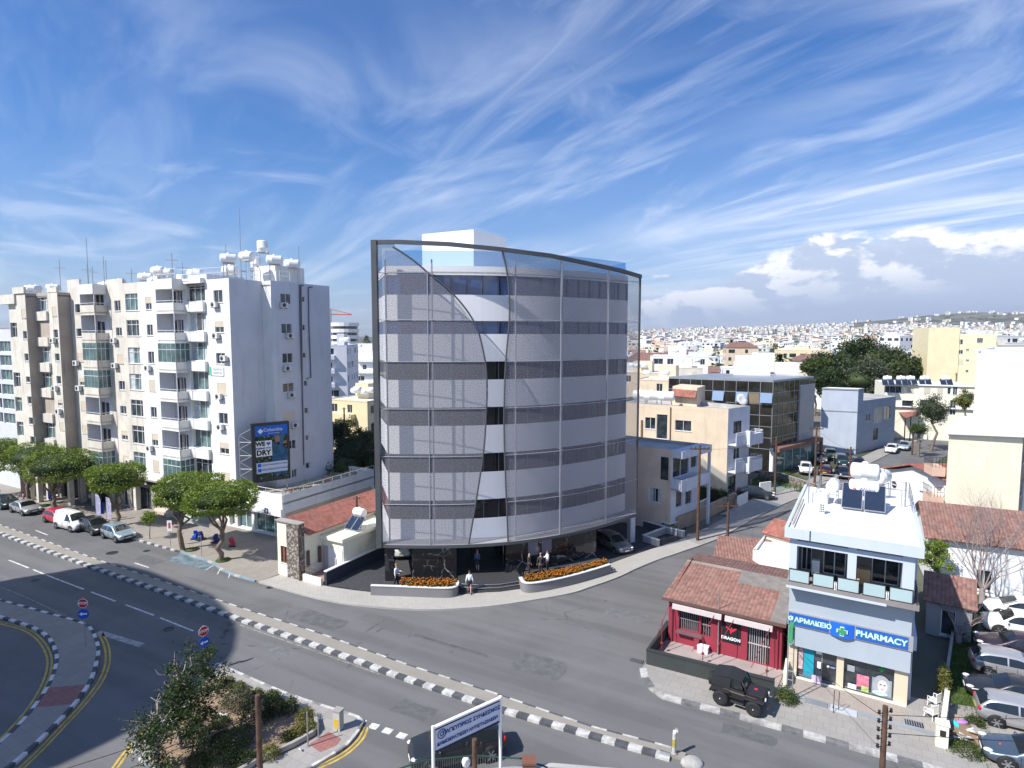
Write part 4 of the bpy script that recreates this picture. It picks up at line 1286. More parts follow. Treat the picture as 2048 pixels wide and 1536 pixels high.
for a,b,z_ in((PT(tC2,DC),PT(tC2,-12),ZR),(pS3,PT(tC2,-12.2),ZR),(PT(tE2,-12),PT(tE2,DE-.3),ZR2-.3)):
 mb.quad((a.x,a.y,0),(b.x,b.y,0),(b.x,b.y,z_),(a.x,a.y,z_))
part('wall',mb,TAN,ab)
for a,b,z_,h_ in((PT(tE1+.2,DE+.15),PT(tE0-.1,DE+.15),ZR2-.05,.75),(PT(TU(100,DD),DD+.05),PT(tD0,DD+.05),ZR2,.55),(p8,pcC,ZR,.65),(PT(tB2,DB),PT(TU(250,DB),DB),ZR,.55)):
 n=Vector((b.y-a.y,a.x-b.x,0)).normalized()*-.25
 mb=MB(M=aM);mb.prism([(p.x,p.y)for p in(a,b,b+n,a+n)],z_,z_+h_);part('parapet',mb,OLDWHITE,ab)
SW=mat('shaded_side_render',(.56,.58,.63),stain=.35,var=.07,scale=.3)  # white end wall with its bluish shade put into the colour
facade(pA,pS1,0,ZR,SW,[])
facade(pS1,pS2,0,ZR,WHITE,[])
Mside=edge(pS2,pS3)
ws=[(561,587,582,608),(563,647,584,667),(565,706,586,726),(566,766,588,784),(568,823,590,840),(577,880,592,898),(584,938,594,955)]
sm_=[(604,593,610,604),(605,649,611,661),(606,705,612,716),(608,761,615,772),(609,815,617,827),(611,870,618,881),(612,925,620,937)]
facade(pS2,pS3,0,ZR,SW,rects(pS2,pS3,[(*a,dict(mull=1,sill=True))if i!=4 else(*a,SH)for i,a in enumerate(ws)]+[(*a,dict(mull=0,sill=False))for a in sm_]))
for u,v in((565,616),(577,677),(572,742),(580,795),(587,855)):
 x,z=pick(Mside,u,v);aircon(ab,aM@Mside,x,z)
mb=MB(M=aM)
for pl_ in([(598,570),(599,640),(601,700),(604,780),(606,860),(607,930)],[(601,572),(603,700),(604,800),(606,900)],[(616,575),(617,650),(619,700),(621,755),(613,757)],[(598,570),(606,571)],[(616,575),(624,574)]):
 pts=[]
 for u,v in pl_:
  x,z=pick(Mside,u,v);pts.append(Mside@Vector((x,-.08,z)))
 mb.tube(pts,.07,5)
part('drain_pipe',mb,mat('dark_pipe',(.14,.14,.17),rough=.6),ab)
for nm,pts in(('a',[PT(tA+.3,DA+.45),PT(.1,DA),PT(.1,-s1),PT(-1.35,-s1),PT(-1.35,-6.5)]),('b',[PT(tB0-.5,DB),PT(tB1+.1,DB)])):
 mb=MB(M=aM);rail(mb,[Vector((p.x,p.y,ZR+.12))for p in pts],1.0,1.0,.028,2);part('roof_railing',mb,FRAME,ab)
mb=MB(M=aM);q=[PT(4.5,-6.5),PT(.8,-6.5),PT(.8,-10.5),PT(4.5,-10.5)];mb.prism([(p.x,p.y)for p in q],ZR-.4,ZR+2.0);part('stair_house',mb,WHITE,ab)
mb=MB(M=aM);q=[PT(13.5,-4.5),PT(10,-4.5),PT(10,-9.5),PT(13.5,-9.5)];mb.prism([(p.x,p.y)for p in q],ZR-.4,ZR+1.3);part('stair_house',mb,GREYW,ab)
shop=MB(M=aM@edge(PT(tE2,3.2),PT(0,-.9)))
Lsh=(PT(tE2,3.2)-PT(0,-.9)).length
Msh=edge(PT(tE2,3.2),PT(0,-.9))
mb=MB(M=aM@Msh)
hol=[]
x=.6;rg=random.Random(12)
while x<Lsh-2:
 w_=rg.choice([2.6,3.2,2.2]);hol.append((x,x+w_,.15,2.9));x+=w_+.7
wall(mb,0,Lsh,0,4.02,hol,.5);part('wall',mb,mat('shop_front_wall',(.42,.38,.34),stain=.6,var=.3),ab)
for i,h_ in enumerate(hol):window(ab,aM@Msh,h_,depth=.45,mull=i%3,fm=DARKM if i%2 else FRAME,gm=GLASS,sill=False,bar=.07,name='shop_window')
mb=MB(M=aM)
pts=[PT(tE2,DE),PT(tE0,DE),PT(tE0,DD),PT(tD0,DD),PT(tD0,DC),PT(tC0,DC),PT(tC0,DB),PT(tB0,DB),PT(tB0,DA),PT(0,DA),PT(0,-1),PT(tE2,2)]
mb.prism([(p.x,p.y)for p in pts],3.85,4.03);part('soffit',mb,CONC,ab)
mb=MB(M=aM)
for t_,d_ in((.4,-.4),(tA+.2,-.4),(tB1,DB-.4),(TU(250,DB),DB-.4),(tB2,DB-.4),(tC1,DC-.4),(tC2,DC-.4),(tD0+.4,DD-.4),(tD1,DD-.4),(tE0+.4,DE-.4),(tE1,DE-.4)):
 p=PT(t_,d_);mb=MB(M=aM@FR(p,math.atan2(e1.y,e1.x)));mb.box(-.25,.25,-.25,.25,0,3.86);part('pillar',mb,OLDWHITE,ab)
def board(parentM,rect,d,m,name,label,cat,txt=None):
 pass
def roofpt(u,v,s=0.0):return at(u,v,s)
TK=[(457,517,66,'h',1.0,'round white water tank at the corner of the tall block roof'),(494,512,66.5,'h',1.1,'big white cylinder tank on a steel stand, second from the roof corner'),(525,496,68.5,'v',1.7,'upright white tank on the tallest stand above the block roof'),(549,520,66.5,'h',1.1,'white cylinder tank on thin legs right of the tallest tank'),(584,528,69,'h',1.0,'rightmost white cylinder tank on the tall block roof'),(512,528,71,'v',.6,'low white tank half hidden behind the roof corner tanks'),(460,540,69,'h',.3,'grey white tank lying low behind the corner railing'),(316,541,76,'h',.6,'highest white tank of the cluster over the open balconies'),(332,545,76,'h',.6,'white tank at the right of the cluster over the open balconies'),(291,554,77,'h',.2,'white tank at the left of the railed roof cluster'),(310,560,77,'h',.1,'small white tank under the highest one of the cluster'),(390,547,74,'h',.4,'white tank behind the railing of the glazed balcony bay'),(364,563,72,'v',.1,'little domed white tank between the two railed roofs'),(228,567,84,'h',.1,'white tank left on the middle roof beside the dish'),(238,566,83,'h',.2,'second white tank on the middle roof beside the dish'),(208,571,84,'h',.1,'white tank at the left end of the middle roof'),(62,577,92,'h',.5,'left white tank on the lower roof of the old wing'),(72,577,93,'h',.5,'second white tank on the lower roof of the old wing'),(106,575,90,'h',.3,'white tank beside the big antenna on the old wing')]
for u,v,Y,k,st_,lb in TK:
 p=at(u,v,Y);zr_=ZR if u>130 else ZR2
 s_=1.15
 base=zr_-.4 if p.z-.5*s_-st_*s_<zr_+.6 else zr_-.4
 stand=max(.15,(p.z-base)/s_-.45)
 heater((p.x,p.y,base),R(-28+(u*7)%50),lb,'tanks on the tall block roof',stand,k,s_)
for u,vt,vb,Y,arms,lb in((478,418,530,68,0,'very tall thin mast rising beside the corner tanks'),(597,492,560,70,0,'thin mast at the right end of the tall block roof'),(451,488,520,67,0,'short dark mast beside the corner tank'),(343,506,560,75,3,'antenna with crossbars right of the tank cluster'),(364,524,560,74,2,'comb shaped antenna left of the glazed balcony bay'),(262,537,575,80,2,'antenna standing over the satellite dish'),(172,475,575,84,0,'tallest thin mast over the middle roof'),(174,528,575,84,3,'cross shaped antenna beside the tallest thin mast'),(206,512,570,83,0,'slanting mobile mast left of the dish'),(211,520,570,83,0,'second mobile mast left of the dish'),(184,533,575,84,2,'small antenna between the masts and the middle roof end'),(118,520,580,90,3,'large antenna with long arms on the old wing')):
 p=at(u,vt,Y);b_=ZR-.4 if u>130 else ZR2-.3
 antenna((p.x,p.y,b_),p.z-b_,lb,R(20),arms,'antennas on the tall block roof')
p=at(261,560,80);dish((p.x,p.y,ZR-.4),R(-20),'grey satellite dish on the roof of the tall block',.75)
gbp=[Vector((-130,118,0)),Vector((-100,112,0)),PT(tE2+1.5,4.6),PT(tE2+1.5,-9)]
go=thing('office_slab','pale grey low block with long window strips at the left edge','building',PT(tE2+1.5,4.6));gM=Matrix.Translation(-go.location)
q0,q1=PT(tE2+22,3.0),PT(tE2+1.6,3.0)
gz=zat(655,q1.x,q1.y)
Mg=edge(q0,q1);Lg=(q1-q0).length
hol=[(0.3+k*3.35,3.4+k*3.35,z,z+1.35)for z in[zat(v,q1.x,q1.y)-.7 for v in(693,722,752,782,812,842)]for k in range(6)]
mb=MB(M=gM@Mg);wall(mb,0,Lg,0,gz,hol,.25);part('wall',mb,GREYW,go)
for i,h_ in enumerate(hol):window(go,gM@Mg,h_,depth=.2,mull=2,gm=GREENG if i%3 else GLASS,sill=False)
mb=MB(M=gM);bq=[q0,q1,q1+e2*12,q0+e2*12];mb.prism([(p.x,p.y)for p in bq],gz-.2,gz+.0);part('roof',mb,ROOFG,go)
mb=MB(M=gM);mb.quad((q1.x,q1.y,0),((q1+e2*12).x,(q1+e2*12).y,0),((q1+e2*12).x,(q1+e2*12).y,gz),(q1.x,q1.y,gz));part('wall',mb,GREYW,go)
# generic building from a footprint
def bldg(name,label,cat,pts,h,wm,rm=None,wins=None,parapet=.35,z0=0.0,group=None,depth=.14,walls=None):
 """pts run so that the outside is on the right; wins = {edge: [(rect, options)]}; walls = {edge: material}"""
 t_=thing(name,label,cat,(pts[0].x,pts[0].y,z0),0,group)
 Mi=Matrix.Translation((-pts[0].x,-pts[0].y,-z0))
 n=len(pts)
 for i in range(n):
  p,q=pts[i],pts[(i+1)%n]
  M=Mi@edge(p,q)
  ws_=(wins or{}).get(i,[])
  mb=MB(M=M);wall(mb,0,(q-p).length,z0,h,[w_[0]for w_ in ws_],depth)
  part('wall',mb,(walls or{}).get(i,wm),t_)
  for r_,o_ in ws_:window(t_,M,r_,**{'depth':depth,**o_})
 mb=MB(M=Mi)
 mb.prism([(p.x,p.y)for p in pts],h-parapet-.02,h-parapet)
 band(mb,[(p.x,p.y)for p in list(pts)+[pts[0]]],.22,-.002,h-parapet,h+.02)if parapet>0 else None
 part('roof',mb,rm or ROOFG,t_)
 return t_,Mi
def WR(pts,i,lst,off=0.0):
 """windows of edge i given in picture coordinates"""
 M=edge(pts[i],pts[(i+1)%len(pts)])
 return[(prect(M,*a[:4],off),a[4]if len(a)>4 else{})for a in lst]
def slab(mb,M,x0,x1,out,z,th=.16,inn_=0.0):
 mb.M=M;mb.box(x0,x1,-out,inn_,z,z+th)
def slope(parent,name,pts4,m,th=.12,label=None):
 """one plane of a roof: eave left, eave right, ridge right, ridge left (world points); object y runs down the slope"""
 a,b,c,d=[Vector(p)for p in pts4]
 X=(b-a).normalized();Z=X.cross(d-a).normalized();Y=Z.cross(X)
 M=Matrix(((X.x,Y.x,Z.x,a.x),(X.y,Y.y,Z.y,a.y),(X.z,Y.z,Z.z,a.z),(0,0,0,1)))
 Mi=M.inverted();mb=MB()
 L=[Mi@p for p in(a,b,c,d)]
 L=[Vector((p.x,p.y,0))for p in L]
 mb.prism([(p.x,p.y)for p in L],-th,0)
 Mp=Matrix.Translation(parent.location).inverted()@M if parent.rotation_euler.z==0 else(Matrix.Translation(parent.location)@Matrix.Rotation(parent.rotation_euler.z,4,'Z')).inverted()@M
 return part(name,mb,m,parent,label,M=Mp)
def hip(parent,pts,z,rise,m,over=.35,name='roof'):
 """hipped roof over four corners"""
 c=sum(pts,Vector((0,0,0)))/4
 P=[p+(p-c).normalized()*over for p in pts]
 P=[Vector((p.x,p.y,z))for p in P]
 a=(P[1]-P[0]).length;b=(P[2]-P[1]).length
 if a>=b:r0=(P[0]+P[3])/2;r1=(P[1]+P[2])/2;ins=b/2/a
 else:
  P=P[1:]+P[:1];r0=(P[0]+P[3])/2;r1=(P[1]+P[2])/2;ins=a/2/b
 R0=r0+(r1-r0)*ins;R1=r1+(r0-r1)*ins
 R0.z=R1.z=z+rise
 slope(parent,name,(P[0],P[1],R1,R0),m);slope(parent,name,(P[2],P[3],R0,R1),m)
 mb=MB(M=Matrix.Translation(parent.location).inverted())
 mb.add([P[1],P[2],R1],[(0,1,2)]);mb.add([P[3],P[0],R0],[(0,1,2)])
 part(name,mb,m,parent)
# annex with the billboard, beside the tall block
gA=C0+e1*.0
n0=C0;n1=C0+e1*7.0;n2=n1+e2*13.0;n3=n2-e1*5.2
AZ=zat(990,n1.x,n1.y)
an=thing('shop_annex','low white corner shop with a walled roof terrace under the billboard','building',n0);anM=Matrix.Translation(-n0)
for p,q,hs_,m_ in((n0-e1*1.8,n1,[(.5,4.0,.25,2.6),(4.4,8.4,.25,2.6)],WHITE),(n1,n2,[],GREYW),(n2,n3,[],WHITE)):
 M=edge(p,q);mb=MB(M=anM@M);wall(mb,0,(q-p).length,0,AZ,hs_+([(.5,4.0,3.1-.0,3.9),(4.4,8.4,3.1,3.9)]if False else[]),.4);part('wall',mb,m_,an)
 for h_ in hs_:window(an,anM@M,h_,depth=.35,mull=2,gm=GREENG,sill=False,name='shop_window',bar=.08)
mb=MB(M=anM);mb.prism([(p.x,p.y)for p in(n0,n1,n2,n3)],AZ-1.0,AZ-.8);part('roof',mb,ROOFG,an)
Mf=edge(n0-e1*1.8,n1)
mb=MB(M=anM@Mf);mb.box(-1.0,8.75,-.35,0,2.35,3.1);fs_=part('shop_fascia',mb,mat('white_fascia',(.80,.80,.82),var=.03),an)
def text(s_,size,m,parent,M,name='lettering',ext=.01,align='CENTER',bold=0.0,label=None):
 cu=bpy.data.curves.new('t','FONT');cu.body=s_;cu.size=size;cu.extrude=ext;cu.align_x=align;cu.align_y='CENTER';cu.offset=bold
 cu.resolution_u=3
 to=bpy.data.objects.new('t',cu)
 COL.objects.link(to)
 dg=bpy.context.evaluated_depsgraph_get()
 me=bpy.data.meshes.new_from_object(to.evaluated_get(dg))
 bpy.data.objects.remove(to)
 me.materials.clear();me.materials.append(m)
 o=part(name,me,None,parent,label,M=M)
 return o
FRONT=Matrix.Rotation(R(90),4,'X')
def ftext(s_,size,m,parent,M,x,z,off=-.02,**kw):
 return text(s_,size,m,parent,M@Matrix.Translation((x,off,z))@FRONT,**kw)
NAVY=mat('navy_paint',(.03,.06,.22),var=0)
BLK=mat('black_paint',(.012,.012,.014),var=0)
WPT=mat('white_paint',(.80,.80,.80),var=0)
ftext('TIMIN.A',.5,NAVY,an,anM@Mf,3.3,2.72,-.37,name='shop_name',bold=.012)
mb=MB(M=anM@Mf@Matrix.Translation((6.7,-.37,2.72))@Matrix.Rotation(R(90),4,'X'))
mb.lathe([(.17,0),(.17,.02),(.26,.02),(.26,0)],20)
for a in(45,135,225,315):mb.lathe([(.001,.0),(.08,0),(.08,.02),(.001,.02)],8,0,Matrix.Translation((.27*math.cos(R(a)),.27*math.sin(R(a)),0)))
part('shop_emblem',mb,NAVY,an)
mb=MB(M=anM@Mf);mb.box(-1,8.72,-.12,0,AZ-1.55,AZ+.0)
part('parapet',mb,WHITE,an)
mb=MB(M=anM@edge(n1,n2));wall(mb,0,12.6,.1,3,[],.1)
mb=MB(M=anM);pr=[Vector((p.x,p.y,AZ+.02))for p in(n0-e1*1.5-e2*.1,n1+e1*.02-e2*.1,n2)];rail(mb,pr,.42,1.2,.035,1);part('roof_railing',mb,mat('cream_metal',(.55,.50,.40),var=.1),an)
mb=MB(M=anM@edge(n1,n2));mb.box(.2,12.5,-.03,0,.9,2.6);part('wall_stain_band',mb,TAN,an)
POTS=['clay pot plant','reddish shrub in a pot','dark shrub in a pot']
bbT=thing('billboard','tall backlit style billboard of a hooded hiker above the white shop','billboard',at(545,965,61.5))
bz0,bz1=zat(962,bbT.location.x,61.5),zat(843,bbT.location.x,61.5)
bx=ulen(Vector((0,0,0)),Vector((0,1,0)),545)
pL,pR_=at(504,905,60.6),at(580,905,62.9)
pL.z=pR_.z=0
bbM=Matrix.Translation(-bbT.location)
Mb=edge(pL,pR_);Lb=(pR_-pL).length
Z0,Z1=zat(967,pL.x,pL.y),zat(848,pL.x,pL.y)
mb=MB(M=bbM@Mb);mb.box(0,Lb,0,.35,Z0,Z1);part('frame',mb,DARKM,bbT)
def bq(x0,x1,z0,z1,m,off,nm,lb=None):
 mb=MB(M=bbM@Mb);mb.quad((x0,-off,z0),(x1,-off,z0),(x1,-off,z1),(x0,-off,z1));return part(nm,mb,m,bbT,lb)
H_=Z1-Z0
bi=.35
forest=mat('poster_forest',(.02,.035,.02),var=.8,scale=4)
t=NT(forest.node_tree);bs=forest.node_tree.nodes['Principled BSDF']
tcn=t.n('ShaderNodeTexCoord').outputs['Object']
t.put(bs.inputs['Base Color'],t.mix(t.ramp(t.noise(tcn,4.5,5,.7),.56,.68),t.mix(t.ramp(t.noise(tcn,2,3),.4,.6),(.008,.015,.014,1),(.03,.06,.02,1)),(.45,.48,.46,1)))
bq(bi,Lb-bi*.6,Z0+.35,Z1-.3,forest,.012,'poster')
bq(bi,Lb-bi*.6,Z1-1.35,Z1-.3,mat('poster_blue',(.02,.13,.55),var=0),.018,'poster_header')
ftext('Columbia',Lb*.13,WPT,bbT,bbM@Mb,Lb*.56,Z1-.76,-.03,name='poster_text')
ftext('Sportswear Company',Lb*.035,WPT,bbT,bbM@Mb,Lb*.58,Z1-1.12,-.03,name='poster_text')
mb=MB(M=bbM@Mb@Matrix.Translation((Lb*.23,-.024,Z1-.85))@FRONT@Matrix.Rotation(R(45),4,'Z'));mb.box(-.2,.2,-.2,.2,0,.01);part('poster_emblem',mb,WPT,bbT)
def bshape(pts,m,off,nm):
 mb=MB(M=bbM@Mb);mb.add([(x*Lb,-off,Z0+z*H_)for x,z in pts],[list(range(len(pts)))]);part(nm,mb,m,bbT)
JK=mat('poster_jacket',(.03,.10,.19),var=.35,scale=2);
bshape([(.50,.30),(.55,.62),(.66,.68),(.70,.62),(.80,.60),(.93,.50),(.95,.28),(.90,.10),(.55,.10)],JK,.020,'poster_figure')
bshape([(.56,.74),(.60,.80),(.74,.84),(.84,.78),(.84,.66),(.76,.60),(.68,.60),(.62,.66)],mat('poster_hood',(.05,.13,.24),var=.2),.024,'poster_figure')
bshape([(.60,.70),(.62,.76),(.70,.77),(.74,.72),(.72,.64),(.66,.62)],mat('poster_face',(.32,.18,.13),var=.1),.028,'poster_figure')
bshape([(.64,.655),(.72,.66),(.73,.61),(.67,.60)],BLK,.030,'poster_figure')
bshape([(.83,.66),(.90,.68),(.93,.64),(.87,.61)],MATS['poster_face'],.028,'poster_figure')
bq(.38,Lb*.52,Z0+H_*.435,Z0+H_*.70,WPT,.033,'poster_panel')
ftext('WE',Lb*.155,BLK,bbT,bbM@Mb,.38+Lb*.12,Z0+H_*.645,-.04,name='poster_text',bold=.03)
ftext('KEEPING YOU',Lb*.062,NAVY,bbT,bbM@Mb,.30+Lb*.22,Z0+H_*.572,-.04,name='poster_text',bold=.01)
ftext('DRY',Lb*.19,BLK,bbT,bbM@Mb,.33+Lb*.21,Z0+H_*.495,-.04,name='poster_text',bold=.03)
hp=[]
for k in range(24):
 a=2*math.pi*k/24;hp.append((16*math.sin(a)**3/34,(13*math.cos(a)-5*math.cos(2*a)-2*math.cos(3*a)-math.cos(4*a))/34))
mb=MB(M=bbM@Mb@Matrix.Translation((.38+Lb*.33,-.042,Z0+H_*.645)));mb.add([(x*Lb*.12,0,z*Lb*.12)for x,z in hp],[list(range(24))[::-1]]);part('poster_heart',mb,MATS['poster_blue'],bbT)
bq(.38,Lb-.3,Z0+H_*.15,Z0+H_*.33,mat('poster_pale_band',(.55,.60,.72),var=0),.034,'poster_band')
ftext('ARCH. MAKARIOS III 205B',Lb*.057,NAVY,bbT,bbM@Mb,Lb*.58,Z0+H_*.285,-.045,name='poster_text')
ftext('COLUMBIASPORTSWEAR',Lb*.062,NAVY,bbT,bbM@Mb,Lb*.58,Z0+H_*.205,-.045,name='poster_text')
for zz_ in(.285,.20):bq(.5,.85,Z0+H_*(zz_-.025),Z0+H_*(zz_+.03),MATS['poster_blue'],.046,'poster_symbol')
for yy in(.35,1.25):mb=MB(M=bbM@Mb);xx=.1;mb.tube([(xx-(1.0 if yy>1 else 0),yy,AZ-.8),(xx-(1.0 if yy>1 else 0),yy,Z1-1.4)],.05,5);part('truss_upright',mb,METAL,bbT)
zz_=Z0
mb=MB(M=bbM@Mb)
if 1:
 while zz_<Z1-1.6:
  mb.tube([(xx,.35,zz_),(xx-1,1.25,zz_+0.7)],.03,4);mb.tube([(xx,.35,zz_+1.4),(xx-1,1.25,zz_+.7)],.03,4);mb.tube([(xx,.35,zz_),(xx-1,1.25,zz_)],.04,4);zz_+=1.4
part('truss_bracing',mb,METAL,bbT)
for x in(.5,Lb-.3):mb=MB(M=bbM@Mb);mb.tube([(x,.3,AZ-.8),(x,.3,Z0)],.07,5);part('leg',mb,METAL,bbT)
# red-tiled cream house left of the curved building
hA=G(557,1150);hB=G(600,1159)
dh=(hB-hA).normalized();dh=e1.copy();nh=e2.copy()
hs=thing('cream_house','cream single storey house with red clay tiles and a stone faced chimney wall','house',hA);hM=Matrix.Translation(-hA)
hz=zat(1040,hA.x,hA.y)
w1=ulen(hA,e1,576,2);w2=ulen(hA,e1,601,2)
mb=MB(M=hM@edge(hA,hA+e1*w2));wall(mb,0,w1,0,hz,[(.35,w1-.02,1.2,2.6)],.14);mb.box(0,w1,.25,.5,0,hz);part('wall',mb,CREAM,hs)
window(hs,hM@edge(hA,hA+e1*w2),(.35,w1-.02,1.2,2.6),mull=1,fm=BROWNF,gm=mat('brown_shutter',(.20,.07,.06),var=.2),sill=True)
STONE=bpy.data.materials.new('rubble_stone');STONE.use_nodes=True
t=NT(STONE.node_tree);bs=STONE.node_tree.nodes['Principled BSDF'];tcn=t.n('ShaderNodeTexCoord').outputs['Object']
vx=t.n('ShaderNodeTexVoronoi');t.put(vx.inputs['Vector'],tcn);vx.inputs['Scale'].default_value=5.5
sv=t.n('ShaderNodeSeparateXYZ');t.put(sv.inputs[0],vx.outputs['Color'])
o=t.mix(sv.outputs[0],(.13,.105,.085,1),(.42,.38,.33,1));o=t.mix(t.ramp(vx.outputs['Distance'],.45,.7),o,(.10,.085,.07,1))
t.put(bs.inputs['Base Color'],o);bs.inputs['Roughness'].default_value=.9
bn=t.n('ShaderNodeBump');bn.inputs['Strength'].default_value=.8;bn.inputs['Distance'].default_value=.06;bn.invert=True;t.put(bn.inputs['Height'],vx.outputs['Distance']);t.put(bs.inputs['Normal'],bn.outputs[0])
mb=MB(M=hM@edge(hA,hA+e1));mb.box(w1,w2,-.12,.45,0,hz-.05);part('stone_chimney_wall',mb,STONE,hs)
mb=MB(M=hM@edge(hA,hA+e1));mb.box(-.05,w2+.1,-.18,.5,hz,hz+.09);part('coping',mb,CONC,hs)
hf=edge(hA,hA+e1)
def hp_(x,y,z):return hf@Vector((x,y,z))
Ms=edge(hp_(w2,.45,0),hp_(w2,12,0));Mw=hM@Ms
mb=MB(M=Mw);wall(mb,0,11.5,0,3.9,[(.45,1.35,1.05,2.3)],.15);part('wall',mb,LCREAM,hs)
window(hs,Mw,(.45,1.35,1.05,2.3),mull=1,fm=BROWNF,sill=True)
mb=MB(M=Mw);mb.box(.12,.44,-.10,-.05,1.0,2.35);part('open_shutter',mb,BROWNF,hs)
mb=MB(M=Mw);mb.box(1.36,1.6,-.22,-.05,1.0,2.35);part('open_shutter',mb,BROWNF,hs)
bx1=5.05
mb=MB(M=hM@hf);mb.box(w2+.01,bx1,2.4,8.5,0,2.95);mb.box(w2-.1,bx1+.2,2.1,8.7,2.95,3.25);part('entrance_block',mb,LCREAM,hs)
mb=MB(M=hM@hf);mb.box(w2+.12,w2+.6,2.34,2.40,.2,2.3);part('door',mb,mat('lilac_door',(.45,.38,.40),var=.1),hs)
mb=MB(M=hM@hf);mb.box(w2+.75,bx1-.1,2.35,2.40,.2,2.2);part('white_door',mb,WHITE2,hs)
slope(hs,'roof',(hp_(w2+.5,.5,3.85),hp_(w2+.5,15,3.75),hp_(.15,15,4.75),hp_(.15,.5,4.75)),TILE)
mb=MB(M=hM@hf);mb.box(.05,w2-.02,.5,14,0,3.7);part('back_wall',mb,LCREAM,hs)
mb=MB(M=hM@hf);mb.box(w2+.3,5.0,-.1,.08,0,.7);part('garden_wall',mb,LCREAM,hs)
mb=MB(M=hM@hf);mb.box(w2+.01,5.1,.09,2.4,0,.2);part('porch_floor',mb,mat('pink_tiles',(.36,.23,.19),var=.15),hs)
mb=MB(M=hM@hf);rail(mb,[(w2+.3,0,.7),(w2+1.6,0,.7)],.75,.3,.015,2);part('iron_railing',mb,BROWNF,hs)
mb=MB(M=hM@hf);mb.tube([(w2+.08,-.2,0.0),(w2+.08,-.2,hz-.2)],.06,6);part('drain_pipe',mb,BROWNF,hs)
mb=MB(M=hM@hf);mb.box(bx1-.1,bx1+.3,8.5,12,0,2.2);part('side_shed',mb,PEACH,hs)
p=hf@Vector((4.3,5.2,0));heater((p.x,p.y,3.26),R(-32),'twin panel heater on the cream house with its tank on a tall stand','rooftop heaters',1.3,'h',.8,2)
# beige flats behind the forecourt
def V2(u,v,z=0):return G(u,v,z)
b0=G(1452,988);bz=zat(818,b0.x,b0.y)
bL=at(1262,805,0.1);
dl=Vector((-.857,.515,0));bl_=b0+dl*16.5
dr=Vector((.78,.626,0));br_=b0+dr*ulen(b0,dr,1500,10)
bp=[bl_,b0,br_,bl_+(br_-b0)+Vector((2,5,0))]
fl=dict(mull=1,fm=FRAME)
t1,M1=bldg('beige_flats','beige three storey flats with white railed balconies on the shaded side','building',bp,bz,BEIGE,ROOFG,{0:WR(bp,0,[(1290,835,1311,858,fl),(1350,841,1383,862,fl),(1313,829,1335,878,dict(mull=0,fm=FRAME,sill=False)),(1397,951,1426,969,dict(shut=.95,mull=1))]),1:WR(bp,1,[(1467,842,1483,866,dict(mull=1,sill=False,fm=BROWNF)),(1467,896,1480,918,dict(mull=1,sill=False)),(1456,952,1471,985,dict(mull=1,sill=False,fm=BROWNF))])},.5,walls={1:GREYW,0:BEIGE})  # shaded side cool grey instead of beige, shade put into its colour
Mw=edge(bp[1],bp[2]);L_=(bp[2]-bp[1]).length
for vtop,vbot in((866,890),(918,944)):
 za,zb=pick(Mw,1480,vbot+2,-1.2)[1],pick(Mw,1480,vtop,-1.2)[1]
 mb=MB(M=M1@Mw);mb.box(.2,L_*.55,-1.0,0,za,za+.15);mb.box(L_*.45,L_+.6,-1.5,0,za-.02,za+.13)
 mb.box(.2,L_*.5,-1.1,-1.0,za,zb-.35);mb.box(L_*.5,L_+.6,-1.6,-1.5,za-.1,zb-.35);mb.box(L_+.5,L_+.6,-1.5,0,za-.1,zb-.35)
 mb.box(L_*.47,L_*.56,-1.66,-1.0,za-.2,zb+.1)
 o_=part('balcony',mb,GREYW,t1)
 mb=MB(M=M1@Mw);rail(mb,[(L_*.5,-1.55,zb-.35),(L_+.55,-1.55,zb-.35),(L_+.55,0,zb-.35)],.35,.5,.03,2);rail(mb,[(.2,-1.05,zb-.35),(L_*.47,-1.05,zb-.35)],.35,.5,.03,2);part('railing',mb,WHITE2,o_)
sr0=at(1395,782,82)
sq=[at(1345,790,84),at(1394,790,81),at(1410,790,85),at(1362,790,88)]
for q_ in sq:q_.z=0
mb=MB(M=M1);mb.prism([(p.x,p.y)for p in sq],bz-.5,zat(776,sq[1].x,sq[1].y));part('stair_room',mb,BEIGE,t1)
zt_=zat(787,sq[1].x,sq[1].y);off=Vector((-.5,-.86,0))
slope(t1,'tiled_skirt',(Vector((*sq[0].xy,zt_-.5))+off,Vector((*sq[1].xy,zt_-.5))+off,Vector((*sq[1].xy,zt_+.4)),Vector((*sq[0].xy,zt_+.4))),TILE)
mb=MB(M=M1@Mw);mb.box(-.0,.0,0,0,0,0)
mb=MB(M=M1@edge(bp[0],bp[1]));x_=pick(edge(bp[0],bp[1]),1341,840)[0];mb.box(x_-.06,x_+.06,-.12,0,3,bz-.2);x_=pick(edge(bp[0],bp[1]),1284,840)[0];mb.box(x_-.12,x_+.12,-.12,0,3,bz-2.2);part('drain_pipe',mb,mat('brown_pipe',(.16,.11,.08)),t1)
x_,z_=pick(edge(bp[0],bp[1]),1310,885);aircon(t1,M1@edge(bp[0],bp[1]),x_,z_,1)
for i,(u,v,Y,lb)in enumerate(((1281,786,84,'leftmost of three fat white tanks on the beige flats'),(1304,789,83,'middle of three fat white tanks on the beige flats'),(1333,789,82,'rightmost of three fat white tanks on the beige flats'))):
 p=at(u,v,Y);heater((p.x,p.y,bz-.5),R(-20),lb,'tanks on the beige flats',.55,'h',1.45)
p=at(1484,798,82);dish((p.x,p.y,bz-.5),R(15),'large pale satellite dish on the roof corner of the beige flats',.85)
c0=G(1340,1067);cz=zat(900,c0.x,c0.y)
dl2=Vector((-.80,.60,0));cl=c0+dl2*9
cr=c0+Vector((.72,.69,0))*ulen(c0,Vector((.72,.69,0)),1396,5)
cp_=[cl,c0,cr,cl+(cr-c0)]
